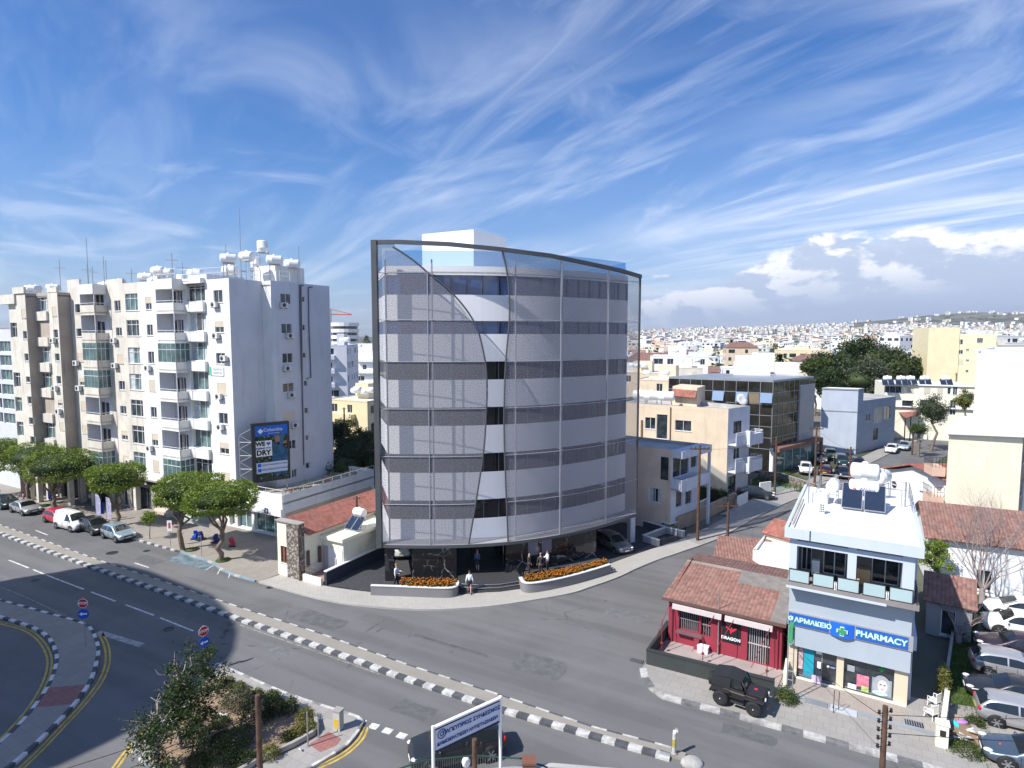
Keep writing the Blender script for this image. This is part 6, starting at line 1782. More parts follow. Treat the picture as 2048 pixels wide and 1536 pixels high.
t_=thing('ramp_plate','two pale grey ramp plates on the pavement before the pharmacy','ramp',G(1650,1416));mb=MB(M=Matrix.Rotation(ang,4,'Z'));mb.box(-1.0,.1,-.25,.25,.12,.16);part('plate',mb,METAL,t_);mb=MB(M=Matrix.Rotation(ang,4,'Z'));mb.box(.25,1.5,-.3,.3,.12,.17);part('plate',mb,mat('pale_plate',(.45,.47,.5),rough=.4),t_)
st_=MB();band(st_,[G(1590,1398),G(1830,1466),G(1890,1484)],.35,.0,.12,.128);struct('grey_strip',st_,mat('blue_grey_strip',(.27,.30,.33),var=.15))
ft=MB();ft.prism([(p.x,p.y)for p in(G(1560,1352),G(1573,1356),G(1815,1420),G(1800,1452),G(1600,1396))],.12,.126);struct('forecourt_tiles',ft,paver('beige_tiles',(.36,.31,.27),.4,.4,.8,var=.04))
# dark red bar
r0=G(1336,1286);r1=G(1561,1346)
rb=thing('red_bar_building','dark red painted single storey bar with an old clay tiled roof','building',r0);rM=Matrix.Translation(-r0)
Mr=edge(r0,r1);Wr=(r1-r0).length;Mrr=rM@Mr
zee=pick(Mr,1450,1222,-.3)[1]
def rr(u0,v0,u1,v1,off=0):return prect(Mr,u0,v0,u1,v1,off)
wA=rr(1356,1222,1395,1268);wA=(wA[0],wA[1],wA[2],wA[3]);wB=rr(1400,1236,1420,1272);dr_=rr(1494,1262,1540,1330)
xg=[pick(Mr,u,1290)[0]for u in(1357,1396,1401,1420,1494,1540)]
wA=(xg[0],xg[1],1.15,2.55);wB=(xg[2],xg[3],1.05,2.5);dr_=(xg[4],xg[5],.2,2.45)
mb=MB(M=Mrr);wall(mb,0,Wr,0,zee,[wA,wB,dr_],.3);mb.quad((0,0,0),(0,6,0),(0,6,zee+.7),(0,0,zee));mb.quad((Wr,0,0),(Wr,0,zee),(Wr,6,zee+.7),(Wr,6,0));part('wall',mb,REDW,rb)
for h_ in(wA,wB,dr_):
 mb=MB(M=Mrr);mb.box(h_[0],h_[1],.26,.3,h_[2],h_[3]);wn_=part('window' if h_ is not dr_ else 'door',mb,GLASS,rb)
 mb=MB(M=Mrr);n=int((h_[1]-h_[0])/.12)
 for k in range(n+1):x=h_[0]+(h_[1]-h_[0])*k/n;mb.box(x-.016,x+.016,.12,.15,h_[2],h_[3])
 mb.box(h_[0],h_[1],.11,.16,(h_[2]+h_[3])/2-.03,(h_[2]+h_[3])/2+.03);part('window_bars',mb,mat('pale_bars',(.45,.42,.42),var=.1)if h_ is dr_ else mat('grey_bars',(.25,.22,.22),var=.1),wn_)
mb=MB(M=Mrr);mb.box(wA[0]-.1,wA[1]+.3,-.35,0,1.0,1.12);part('counter',mb,mat('counter_top',(.16,.09,.10),var=.1),rb);mb=MB(M=Mrr);mb.box(wA[1]-.2,wA[1]+.1,-.3,0,.2,1.0);part('counter_leg',mb,REDW,rb)
xs0,xs1=pick(Mr,1444,1265)[0],pick(Mr,1481,1265)[0]
zs0,zs1=pick(Mr,1462,1285)[1],pick(Mr,1462,1245)[1]
mb=MB(M=Mrr);mb.box(xs0,xs1,-.06,0,zs0,zs1);sgn=part('sign_board',mb,BLK,rb)
ftext('DRAGON',(xs1-xs0)*.24,WPT,rb,Mrr,(xs0+xs1)/2,zs0+(zs1-zs0)*.20,-.07,name='sign_lettering',bold=.012,ext=.004)
RS=mat('sign_red',(.75,.02,.06),var=0)
mb=MB(M=Mrr@Matrix.Translation(((xs0+xs1)/2,-.075,zs0+(zs1-zs0)*.62)))
k_=(xs1-xs0)*.5
for pts in([(-.02,-.45),(.12,-.15),(.05,.1),(-.12,.12),(-.10,-.1)],[(.0,.0),(.25,.25),(.62,.40),(.55,.18),(.40,.16),(.44,.0),(.28,.04),(.26,-.12),(.08,-.12)],[(-.02,.05),(-.3,.3),(-.62,.42),(-.50,.2),(-.36,.2),(-.36,.05),(-.2,.06),(-.1,-.06)],[(-.05,.1),(-.02,.38),(.1,.46),(.2,.36),(.1,.34),(.08,.12)]):
 mb.add([(x*k_,0,z*k_)for x,z in pts],[list(range(len(pts)))])
part('bird_emblem',mb,RS,rb)
zrd=zat(1124,(r0+e2*5.2).x,(r0+e2*5.2).y)
def rp_(x,y,z):return Mr@Vector((x,y,z))
slope(rb,'roof',(rp_(-.35,-.35,zee-.02),rp_(Wr+.25,-.35,zee-.02),rp_(Wr+.25,5.6,zrd),rp_(-.3,5.6,zrd)),TILE2)
slope(rb,'roof',(rp_(Wr+.25,8.6,zee+.1),rp_(-.3,8.6,zee+.1),rp_(-.3,5.6,zrd-.03),rp_(Wr+.25,5.6,zrd-.03)),TILE2)
PATCH=mat('cement_patch',(.22,.20,.18),var=.2,scale=1.5,bump=.4)
slope(rb,'roof_patch',(rp_(Wr*.52,2.9+.8,zee+(zrd-zee)*.66+.03),rp_(Wr+.22,3.7,zee+(zrd-zee)*.66+.03),rp_(Wr+.22,5.6,zrd+.03),rp_(Wr*.52,5.6,zrd+.03)),PATCH,.04)
slope(rb,'roof_patch',(rp_(Wr*.90,-.3,zee+.02),rp_(Wr+.22,-.3,zee+.02),rp_(Wr+.22,3.66,zee+(zrd-zee)*.66+.02),rp_(Wr*.92,3.66,zee+(zrd-zee)*.66+.02)),PATCH,.04)
slope(rb,'ridge_mortar',(rp_(-.3,5.3,zrd+.0),rp_(Wr*.52,5.3,zrd+.0),rp_(Wr*.52,5.6,zrd+.05),rp_(-.3,5.6,zrd+.05)),mat('ridge_cement',(.30,.25,.21),var=.2,bump=.5),.05)
mb=MB(M=Mrr);mb.box(-.35,Wr+.25,-.45,-.35,zee-.14,zee+.03);part('gutter',mb,mat('brown_gutter',(.13,.075,.06),var=.2),rb)
AW=mat('awning_cloth',(.50,.44,.42),var=.12)
for xa,xb in((.35,Wr*.50),(Wr*.53,Wr*.93)):
 mb=MB(M=Mrr);mb.tube([(xa,-.32,zee-.32),(xb,-.32,zee-.32)],.11,8);mb.quad((xa,-.43,zee-.3),(xb,-.43,zee-.3),(xb,-.50,zee-.55),(xa,-.50,zee-.55));part('rolled_awning',mb,AW,rb)
mb=MB(M=Mrr)
for x in(-.15+.4,Wr*.47,Wr-.2):mb.tube([(x,-.1,zee),(x,-.1,.1)],.035,5)
part('drain_pipe',mb,REDW,rb)
mb=MB(M=Mrr);mb.tube([(Wr*.47,-.2,.1),(Wr*.47,-.2,zee+1.35)],.035,5);part('mast',mb,METAL,rb)
mb=MB(M=Mrr)
for xa,xb in((.2,-.3),(Wr*.45,Wr*.30),(Wr*.62,Wr*.47),(Wr*.92,Wr*.80)):mb.tube([(xa,-.3,zee-.2),(xb,-2.0,.9)],.02,4)
part('awning_arm',mb,mat('red_metal',(.28,.04,.05),var=.1),rb)
p0,p1,p2=G(1337,1272),G(1295,1331),G(1548,1396)
t_=lowwall('dark grey patio wall in front of the red bar',[p0,p1,p2],.98,.22,mat('charcoal_render',(.045,.052,.05),var=.15,stain=.2),mat('charcoal_cap',(.035,.04,.04)))
fl_=MB();fl_.prism([(p.x,p.y)for p in(p0,p1,p2,r1+e1*.2,r1,r0)],.1,.2);struct('patio_floor',fl_,mat('pink_grey_tiles',(.36,.30,.28),var=.12))
t_=thing('white_box','white plastic storage box on the patio below the bar window','box',G(1406,1304,.2),ang);mb=MB();mb.box(-.32,.32,-.2,.2,0,.38);part('body',mb,WHITE2,t_);mb=MB();mb.box(-.34,.34,-.22,.22,.38,.42);part('lid',mb,WHITE2,t_)
for i,(u,v,lb)in enumerate(((1323,1312,'thin red awning post at the left corner of the patio wall'),(1405,1334,'thin red awning post standing in the middle of the patio wall'),(1533,1370,'thin red awning post at the right end of the patio wall'))):
 t_=thing('awning_post',lb,'post',G(u,v,0),0,'red posts on the patio wall');mb=MB();mb.tube([(0,0,.2),(0,0,2.35)],.025,5);part('post',mb,MATS['red_metal'],t_);mb=MB();mb.box(-.07,.07,-.07,.07,.8,.9);part('bracket',mb,MATS['red_metal'],t_)
gwall('short cream wall between the bar patio and the pharmacy',[r1+e1*.35,r1+e1*.35-e2*1.7],1.0,LCREAM)
sa=Vector((*(r0+e2*8.7+e1*1.2).xy,0))
s0p=G(1437,1165);
sh0=at(1430,1130,47.5);sh1=at(1535,1150,46.5);sh0.z=sh1.z=0
sz=zat(1126,sh0.x,sh0.y)
sh=thing('stone_shed','whitewashed rubble stone shed with a sagging red tiled roof behind the bar','shed',sh0);Ms=edge(sh0,sh1);Ls=(sh1-sh0).length
mb=MB(M=Matrix.Translation(-sh0)@Ms);mb.prism([(0,0),(Ls,0),(Ls+.8,4),(.6,4)],0,sz);part('wall',mb,mat('whitewashed_stone',(.62,.57,.48),var=.25,scale=2.5,bump=.8,bscale=5),sh)
mb=MB(M=Matrix.Translation(-sh0)@Ms);mb.add([(Ls+.01,0,sz),(Ls+.81,4,sz),(Ls+.81,4,sz+1.0)],[(0,1,2)]);part('gable',mb,STONE,sh)
slope(sh,'roof',(Ms@Vector((-.3,-.3,sz)),Ms@Vector((Ls+.2,-.3,sz)),Ms@Vector((Ls+.95,4.1,sz+1.05)),Ms@Vector((.5,4.1,sz+1.0))),TILE2)
q0_,q1_=at(1527,1085,53),at(1700,1085,50)
def simple_house(name,label,a,b,depth_dir,dd,h,wm,rise,rm_,over=.3,wins=()):
 """oblong house with a ridge parallel to its front"""
 a=Vector((a.x,a.y,0));b=Vector((b.x,b.y,0))
 t_=thing(name,label,'house',a);M=edge(a,b);L=(b-a).length;Mi=Matrix.Translation(-a)
 mb=MB(M=Mi@M);wall(mb,0,L,0,h,[w_[0]for w_ in wins]);mb.quad((0,0,0),(0,0,h),(0,dd,h),(0,dd,0));mb.quad((L,0,0),(L,dd,0),(L,dd,h),(L,0,h));mb.quad((0,dd,0),(0,dd,h),(L,dd,h),(L,dd,0))
 mb.add([(0,0,h),(0,dd/2,h+rise),(0,dd,h)],[(0,1,2)]);mb.add([(L,0,h),(L,dd,h),(L,dd/2,h+rise)],[(0,1,2)])
 part('wall',mb,wm,t_)
 for r_,o_ in wins:window(t_,Mi@M,r_,**o_)
 P=lambda x,y,z:M@Vector((x,y,z))
 k=rise/(dd/2)
 slope(t_,'roof',(P(-over,-over,h-over*k),P(L+over,-over,h-over*k),P(L+over,dd/2,h+rise),P(-over,dd/2,h+rise)),rm_)
 slope(t_,'roof',(P(L+over,dd+over,h-over*k),P(-over,dd+over,h-over*k),P(-over,dd/2,h+rise-.01),P(L+over,dd/2,h+rise-.01)),rm_)
 return t_
simple_house('cream_outhouse','cream outhouse with a small red tiled roof left of the pharmacy roof',at(1532,1100,50.5),at(1600,1110,48),None,3.2,zat(1062,at(1532,1100,50.5).x,50.5),LCREAM,.8,TILE)
t_=thing('white_yard_building','low white flat roofed building between the bar shed and the pharmacy','building',at(1470,1120,49.5)*Vector((1,1,0))if False else Vector((at(1480,1120,49).x,49,0)))
wyp=[Vector((at(1505,1125,47.5).x,47.5,0)),Vector((at(1602,1125,43.5).x,43.5,0)),Vector((at(1602,1125,43.5).x+2.6,47.5,0)),Vector((at(1505,1125,47.5).x+2.4,51,0))]
bpy.data.objects.remove(t_)
bldg('white_yard_building','low white flat roofed building between the bar shed and the pharmacy','building',wyp,2.7,WHITE2,ROOFW,{},.2)
hb=at(1655,965,60)
simple_house('red_roof_cottage','cottage whose red roof shows left of the round rooftop tank',at(1598,1020,56.5),at(1660,1030,54.5),None,5,zat(1008,at(1598,1020,56.5).x,56.5),WHITE2,1.2,TILE2)
# yards right of the pharmacy
simple_house('courtyard_house','white house with a weathered red tile roof behind the bare tree',at(1862,1090,46.5),at(2075,1150,43.5),None,7.5,zat(1080,at(1960,1100,45).x,45),WHITE2,1.7,TILE2,.5,[((3.0,4.0,.4,2.0),dict(mull=1)),((6.0,6.6,.2,2.0),dict(mull=0))])
simple_house('lean_to_house','small grey walled outbuilding with a red tile roof in the shade of the pharmacy',at(1853,1220,39.0),at(1945,1225,37.6),None,4.6,2.5,mat('shed_grey_wall',(.30,.30,.30),stain=.4),1.1,TILE2,.25,[((.8,1.6,.2,1.9),dict(mull=0))])
gwall('grey concrete yard wall with a capped top behind the white cars',[G(1965,1178),G(2120,1213)],1.5,CONC,mat('wall_cap',(.25,.22,.19),var=.2),.2)
gwall('low concrete wall between the grass verge and the shaded yard',[G(1890,1430),G(1893,1360),G(1903,1290),G(1912,1230)],.55,CONC,None,.15)
t_=thing('gate_pillar','cream gate pillar with a small plate beside the rubbish heap','pillar',G(1882,1495),ang);mb=MB();mb.box(-.25,.25,-.22,.22,0,1.25);part('pillar',mb,LCREAM,t_);mb=MB();mb.box(-.29,.29,-.26,.26,1.25,1.33);part('cap',mb,LCREAM,t_);mb=MB();mb.box(-.10,.14,-.24,-.22,.7,1.0);part('plate',mb,DARKM,t_)
gwall('cream low wall running back from the gate pillar',[G(1884,1487),G(1892,1425)],1.25,LCREAM,None,.22)
def chair(loc,rz,label):
 t_=thing('plastic_chair',label,'chair',loc,rz,'white plastic chairs by the wall')
 for x in(-.2,.2):
  for y in(-.2,.2):
   mb=MB();mb.tube([(x*1.15,y*1.15,0),(x,y,.44)],[.022,.03],5);part('leg',mb,WHITE2,t_)
 mb=MB();mb.box(-.24,.24,-.24,.24,.43,.47);part('seat',mb,WHITE2,t_)
 mb=MB()
 for k in range(5):mb.box(-.2+k*.085,-.14+k*.085,.20,.23,.47,.84)
 mb.box(-.24,.24,.2,.23,.82,.92);part('backrest',mb,WHITE2,t_)
 mb=MB()
 for x in(-.27,.27):mb.tube([(x,-.2,.44),(x,-.2,.66),(x,.2,.7)],.025,5)
 part('armrest',mb,WHITE2,t_)
chair(G(1862,1440),R(200),'white plastic chair nearest the pavement by the cream wall')
chair(G(1868,1416),R(205),'white plastic chair farther back, behind the other by the cream wall')
t_=thing('rubbish_heap','heap of earth, cardboard and rags beside the cream gate wall','rubbish',G(1920,1465));rg=random.Random(3)
mb=MB();mb.ball((0,0,.0),(1.0,1.3,.35),0,14,8);part('earth',mb,DIRT,t_)
for k in range(26):
 mb=MB(M=Matrix.Translation((rg.uniform(-.8,.8),rg.uniform(-1,1),.25+rg.uniform(0,.12)))@Matrix.Rotation(rg.uniform(0,6),4,'Z')@Matrix.Rotation(rg.uniform(-.5,.5),4,'X'));a=rg.uniform(.08,.3);mb.box(-a,a,-a*.6,a*.6,0,.03);part('scrap',mb,rg.choice([mat('cardboard',(.30,.21,.14),var=.2),MATS['cardboard'],WHITE2,CONC]),t_)
for c_,m_,s_ in(((-.15,.15,.35),mat('turquoise_cloth',(.05,.55,.60),var=.15),(.14,.28,.14)),((.35,.35,.32),mat('violet_cloth',(.50,.22,.62),var=.15),(.32,.16,.08))):
 mb=MB();mb.ball(c_,s_,0,8,6);part('rag',mb,m_,t_)
t_=thing('traffic_cone','tall red and white traffic cone beside the parked blue car','cone',G(1998,1522),0)
mb=MB();mb.box(-.26,.26,-.26,.26,0,.05);part('base',mb,mat('red_rubber',(.30,.04,.03),var=.1),t_)
CR=mat('cone_red',(.70,.10,.06),var=.05)
for(a,b),m_ in zip(((.05,.3),(.3,.62),(.62,.9)),(CR,WPT,CR)):
 mb=MB();mb.lathe([(.19-a*.17,a),(.19-b*.17,b)],14);part('band',mb,m_,t_)
t_=thing('warning_post','short white post with red bands beside the traffic cone','post',G(2015,1528));mb=MB();mb.tube([(0,0,0),(0,0,.8)],.04,8);part('post',mb,WPT,t_)
for z_ in(.2,.5):mb=MB();mb.tube([(0,0,z_),(0,0,z_+.12)],.043,8);part('band',mb,CR,t_)
t_=thing('fallen_board','grey board leaning against the cream gate wall','board',G(1905,1440),R(60));mb=MB(M=Matrix.Rotation(R(-60),4,'X'));mb.box(-.5,.5,0,.04,0,.9);part('board',mb,METAL,t_)
# cars
def paintm(name,col,metal=.3):
 return mat('car_paint_'+name,col,rough=.28,metal=metal,var=.04,coat=.6,spec=.5)
CGL=mat('car_glass',(.012,.016,.018),rough=.05,spec=.9,var=0)
RIMM=mat('alloy_rim',(.45,.46,.48),rough=.35,metal=.8,var=.05)
HLM=mat('headlamp',(.75,.76,.78),rough=.1,var=0,spec=.9)
TLM=mat('tail_lamp',(.45,.02,.02),rough=.15,var=0)
PROF={'hatch':[(1.0,.50),(.985,.66),(.93,.76),(.56,.98),(.14,1.40),(0,1.46),(-.30,1.48),(-.62,1.43),(-.78,1.36),(-.955,1.0),(-.985,.85),(-1.0,.45)],'sedan':[(1.0,.48),(.985,.62),(.92,.72),(.46,.92),(.12,1.34),(0,1.40),(-.28,1.41),(-.42,1.36),(-.74,1.02),(-.95,.98),(-.99,.85),(-1.0,.45)],'suv':[(1.0,.60),(.985,.80),(.93,.92),(.56,1.06),(.24,1.54),(.1,1.62),(-.40,1.64),(-.74,1.58),(-.84,1.50),(-.96,1.10),(-.985,.9),(-1.0,.5)],'van':[(1.0,.55),(.985,.74),(.93,.86),(.70,1.04),(.36,1.66),(.25,1.76),(-.2,1.82),(-.80,1.80),(-.95,1.76),(-.985,1.2),(-.995,.8),(-1.0,.45)]}
def car(kind,label,pm,c,ang,L=4.1,W=1.76,hk=1.0,group=None,name='parked_car',cat='car',low=None):
 t_=thing(name,label,cat,(c[0],c[1],c[2]if len(c)>2 else 0),ang,group)
 P=[(x*L/2,z*hk)for x,z in PROF[kind]]
 xs_=sorted(set([p[0]for p in P]+list(np.linspace(-L/2,L/2,19))),reverse=True)
 px_=[p[0]for p in P][::-1];pz=[p[1]for p in P][::-1]
 top=lambda x:float(np.interp(x,px_,pz))
 belt0={'hatch':.93,'sedan':.88,'suv':1.02,'van':1.02}[kind]*hk
 wid=lambda x:W/2*(1-.16*abs(2*x/L)**5)*(1 if abs(x)<L*.49 else .93)
 def sec(x):
  zt_=top(x);zb=min(belt0,zt_-.05);w_=wid(x);wt_=w_*.97-.30*max(0,zt_-.05-zb)-(.05)
  z0_=.24+.16*max(0,(abs(2*x/L)-.86)/.14)
  return[(w_*.80,z0_),(w_*.95,z0_+.08),(w_,(z0_+zb)/2+.06),(w_*.97,zb),(wt_,zt_-.05),(wt_*.80,zt_),(0,zt_+.015)]
 vs,fs,n=[],[],13
 for x in xs_:
  s_=sec(x);row=[(x,y,z)for y,z in s_]+[(x,-y,z)for y,z in s_[:-1][::-1]];vs+=row
 for i in range(len(xs_)-1):
  for k in range(n):fs.append((i*n+k,i*n+(k+1)%n,(i+1)*n+(k+1)%n,(i+1)*n+k)[::-1])
 fs+=[tuple(range(n)),tuple(range((len(xs_)-1)*n,len(xs_)*n))[::-1]]
 mb=MB();mb.add(vs,[f[::-1]for f in fs],0,True)
 part('body',mb,pm,t_)
 cab=[x for x in np.linspace(L/2,-L/2,60)if top(x)-.13>belt0+.05]
 if kind=='van':cab=[x for x in cab if x>.05*L]
 a_,b_=cab[0],cab[-1]
 segs=[(a_,(a_+b_)/2+.06),((a_+b_)/2-.02,b_)]if kind!='van' else[(a_,b_)]
 for sy in(1,-1):
  for s0_,s1_ in segs:
   mb=MB();cols=[s0_+(s1_-s0_)*i/7 for i in range(8)];v=[]
   for x in cols:
    q=sec(x);(yb,zb),(yt,zt_)=q[3],q[4];z1_=zt_-.06
    y1_=yb+(yt-yb)*(z1_-zb)/max(.01,zt_-zb)
    v+=[(x,sy*(yb+.008-.004),zb+.03),(x,sy*(y1_+.008),max(zb+.035,z1_))]
   mb.add(v,[((2*i,2*i+2,2*i+3,2*i+1)if sy<0 else(2*i,2*i+1,2*i+3,2*i+2))for i in range(7)]);part('side_window',mb,CGL,t_)
 def screen(nm,xa,xb):
  mb=MB();v=[]
  for i in range(5):
   x=xa+(xb-xa)*i/4;q=sec(x);y=q[4][0]*.93
   zt_=top(x);dn=.012
   v+=[(x+dn*(1 if xa>0 else-1),y,q[4][1]+.025+dn),(x+dn*(1 if xa>0 else-1),0,zt_+.03),(x+dn*(1 if xa>0 else-1),-y,q[4][1]+.025+dn)]
  f=[]
  for i in range(4):
   for k in range(2):f.append((i*3+k,i*3+k+1,i*3+k+4,i*3+k+3))
  mb.add(v,f,0,True);part(nm,mb,CGL,t_)
 i0=3
 screen('windshield',P[3][0]-.08,P[4][0]-.01)
 if kind in('hatch','suv'):screen('rear_window',P[8][0]+.04,P[9][0]+.02)
 elif kind=='sedan':screen('rear_window',P[7][0]+.02,P[8][0]+.06)
 r=.33 if kind not in('suv',)else .37
 r*=max(1,L/4.2)
 wk=(round(r,2),)
 if('wheel',wk)not in WCACHE:
  a=MB();Mx=Matrix.Rotation(R(90),4,'X');a.lathe([(r*.66,-.10),(r*.94,-.10),(r,-.07),(r,.07),(r*.94,.10),(r*.66,.10)],20,0,Mx)
  b=MB();b.lathe([(.001,.085),(r*.2,.09),(r*.22,.07),(r*.66,.095),(r*.68,.06)],20,1,Mx)
  for k in range(6):
   b.M=Matrix.Rotation(R(60*k),4,'Y');b.box(r*.16,r*.66,-.108,-.09,-r*.075,r*.075,0)
  b.M=None;b.lathe([(.001,.088),(r*.66,.088)],20,1,Mx);b.lathe([(.001,.112),(r*.18,.105)],10,0,Mx)
  WCACHE[('wheel',wk)]=(a.mesh('wheel',BLACK),b.mesh('rim',[RIMM,DARKM]))
 for x in(L/2-.80*L/4.1,-(L/2-.74*L/4.1)):
  for sy in(1,-1):
   mb=MB(M=Matrix.Translation((x,sy*(wid(x)-.10),r+.02))@Matrix.Rotation(R(90),4,'X'));mb.lathe([(.001,-.105),(r+.06,-.105),(r+.06,.105),(.001,.105)],18,0,None);part('wheel_arch',mb,BLACK,t_)
   a,b=WCACHE[('wheel',wk)]
   w_=part('wheel',a,None,t_,M=Matrix.Translation((x,sy*(W/2-.085),r))@Matrix.Rotation(0 if sy<0 else math.pi,4,'Z'));part('rim',b,None,w_)
 for sy in(1,-1):
  mb=MB();mb.ball((L/2-.17,sy*W*.355,.68*hk+(.12 if kind=='suv' else .02)),(.20,.15,.075),0,10,6);part('headlight',mb,HLM,t_)
  mb=MB();mb.ball((-L/2+.10,sy*W*.38,.84*hk+(.1 if kind in('suv','van')else 0)),(.10,.13,.13 if kind!='van' else .25),0,10,6);part('tail_light',mb,TLM,t_)
  mb=MB();mb.ball((P[3][0]-.28,sy*(W/2+.07),belt0+.07),(.07,.11,.07),0,8,6);part('mirror',mb,pm,t_)
  for fx in(.10,-.14):
   mb=MB();mb.box(fx*L,fx*L+.14,sy*(W/2-.018)-.02,sy*(W/2-.018)+.02,belt0-.16,belt0-.12);part('door_handle',mb,pm,t_)
  mb=MB()
  for fx in(.20,-.02,-.24):mb.box(fx*L-.006,fx*L+.006,sy*(W/2)-.02,sy*(W/2)-.005+(.01 if sy>0 else 0),.4,belt0-.03)
  part('door_gap',mb,BLACK,t_)
 mb=MB();mb.box(L/2-.06,L/2+.004,-.42,.42,.52*hk,.64*hk);mb.box(L/2-.08,L/2+.004,-.5,.5,.30,.42);part('grille',mb,DARKM,t_)
 for sx,nm in((1,'number_plate'),(-1,'number_plate')):
  mb=MB();mb.box(sx*(L/2+.012)-.01,sx*(L/2+.012)+.01,-.24,.24,.44,.54)if sx>0 else mb.box(-L/2-.02,-L/2,-.24,.24,.62,.73);part(nm,mb,WPT if sx>0 else mat('yellow_plate',(.6,.45,.08),var=0),t_)
 if low:
  mb=MB();mb.box(-L/2+.1,L/2-.02,-W/2-.004,W/2+.004,.30,.44);part('lower_trim',mb,low,t_)
  mb=MB();mb.ball((L/2-.12,0,.48),(.22,W*.46,.16),0,12,6);part('bumper',mb,low,t_)
 return t_
def by_wheels(kind,label,pm,rear,front,L=4.0,side=1,**kw):
 """camera side wheels touch the ground at these picture points"""
 a,b=G(*rear,.0),G(*front,.0);d=(b-a).normalized();n=Vector((-d.y,d.x,0))*side
 c=(a+b)/2+n*.86+d*0
 return car(kind,label,pm,(c.x,c.y,.004),math.atan2(d.y,d.x),L,**kw)
gk='cars parked along the shopping street kerb'
P_=paintm
by_wheels('hatch','light blue silver hatchback at the front of the kerbside row',P_('ice_blue',(.38,.48,.54),.5),(207,1078),(230,1086),3.9,group=gk)
by_wheels('hatch','black rounded hatchback parked between the white van and the light blue hatchback',P_('black',(.03,.034,.038)),(160,1064),(183,1072),4.1,group=gk)
by_wheels('van','small white panel van with grey bumpers parked in the kerbside row',P_('white',(.80,.80,.78),.0),(113,1058),(140,1065),4.2,group=gk,hk=1.03,name='parked_van',cat='van',low=mat('grey_plastic',(.22,.23,.24),var=.05))
by_wheels('hatch','red hatchback half hidden behind the white panel van',P_('red',(.55,.03,.07),.1),(91,1046),(110,1052),3.9,group=gk)
by_wheels('sedan','silver saloon parked near the left end of the kerbside row',P_('silver',(.50,.50,.50),.5),(24,1026),(43,1032),4.3,group=gk)
by_wheels('hatch','dark green hatchback cut off by the left edge of the photo',P_('dark_green',(.015,.04,.035)),(-18,1013),(4,1021),4.1,group=gk)
by_wheels('hatch','silver grey hatchback nosing out of the carport of the curved building',P_('warm_silver',(.36,.34,.33),.6),(1196,1092),(1227,1109),4.3,side=1)
c_=G(806,1102,.1);car('hatch','white hatchback seen through the marble doorway of the curved building',MATS['car_paint_white'],(c_.x,c_.y-.5,.14),R(100),4.2)
gp_='cars in the grassy car park at the right edge'
A1=math.atan2(e1.y,e1.x)
def pk(kind,label,pm,u,v,rev,L=4.3,W=1.8,hk=1.0,ang=None):
 """nose (or tail, if rev) of the car stands over picture point u, v"""
 p=G(u,v,0.02);d=e1 if ang is None else Vector((math.cos(ang),math.sin(ang),0))
 c=p+d*(L/2)
 car(kind,label,pm,(c.x,c.y,.02),math.atan2(d.y,d.x)+(0 if rev else math.pi),L,W,hk,gp_)
pk('hatch','white hatchback farthest back in the grassy car park',MATS['car_paint_white'],1964,1222,False)
pk('suv','white crossover second from the back in the grassy car park',MATS['car_paint_white'],1962,1256,False)
pk('sedan','dark purple saloon behind the silver hatchback',P_('plum',(.045,.03,.05)),1948,1293,False,4.5)
pk('hatch','silver hatchback with its tail to the verge, between the dark cars',P_('silver',0),1938,1335,True,4.3)
pk('sedan','glossy black saloon facing the verge between two silver hatchbacks',MATS['car_paint_black'],1927,1382,False,4.5)
pk('hatch','silver hatchback with its tail to the verge, right of the rubbish heap',P_('silver',0),1948,1430,True,4.3)
pk('sedan','blue grey saloon beside the traffic cone',P_('slate_blue',(.10,.14,.19),.5),1960,1508,False,4.4)
def cc(kind,label,pm,u,v,deg,L=4.2,hk=1.0,group='cars on the side street'):
 p=G(u,v,0.0);car(kind,label,pm,(p.x,p.y,.012 if u>1760 else .10),R(deg),L,group=group,hk=hk)
cc('sedan','black saloon parked on the driveway of the beige flats',MATS['car_paint_black'],1511,997,-25,4.4)
go_='cars in the office car park'
cc('hatch','white hatchback nearest the glass office shop front',MATS['car_paint_white'],1611,946,-115,4.1,group=go_)
cc('hatch','dark red hatchback beside the white one in the office car park',P_('wine',(.07,.015,.02)),1650,950,60,4.0,group=go_)
cc('sedan','black saloon nearest the street in the office car park',P_('blue_black',(.015,.022,.035)),1686,954,-110,4.4,group=go_)
cc('suv','dark teal crossover in the second row of the office car park',P_('teal_black',(.01,.035,.04)),1683,931,-110,4.3,group=go_)
cc('hatch','olive green small car at the back of the office car park',P_('olive',(.12,.16,.03)),1661,917,-110,3.7,group=go_)
cc('hatch','dark plum hatchback beside the blue grey house wall',P_('plum',0),1716,936,-110,4.0,group=go_)
cc('sedan','grey saloon in the shade by the office porch',P_('grey',(.10,.11,.12)),1640,925,-110,4.2,group=go_)
cc('hatch','white hatchback parked at the kerb nearest on the side street',MATS['car_paint_white'],1783,905,-128,4.0)
cc('hatch','pale blue hatchback behind the white one at the side street kerb',P_('ice_blue',0),1808,899,-128,4.0)
cc('sedan','beige saloon under the blue grey wing',P_('beige',(.42,.37,.30)),1813,868,160,4.2)
cc('hatch','white car seen from behind beyond the walking person',MATS['car_paint_white'],1872,872,42,4.0)
cc('hatch','silver car seen from behind at the far bend of the side street',P_('silver',0),1903,861,45,4.0)
cc('sedan','grey car parked behind the silver one at the far bend',P_('grey',0),1918,855,45,4.2)
cc('hatch','white car half hidden at the far bend by the white block',MATS['car_paint_white'],1925,846,45,4.0)
cc('van','white van at the far end of the side street',MATS['car_paint_white'],1928,833,20,4.6,1.1)
by_wheels('suv','black people carrier waiting at the junction behind the blue lettered sign',MATS['car_paint_black'],(975,1528),(868,1552),4.5,side=-1,name='car',hk=1.02)
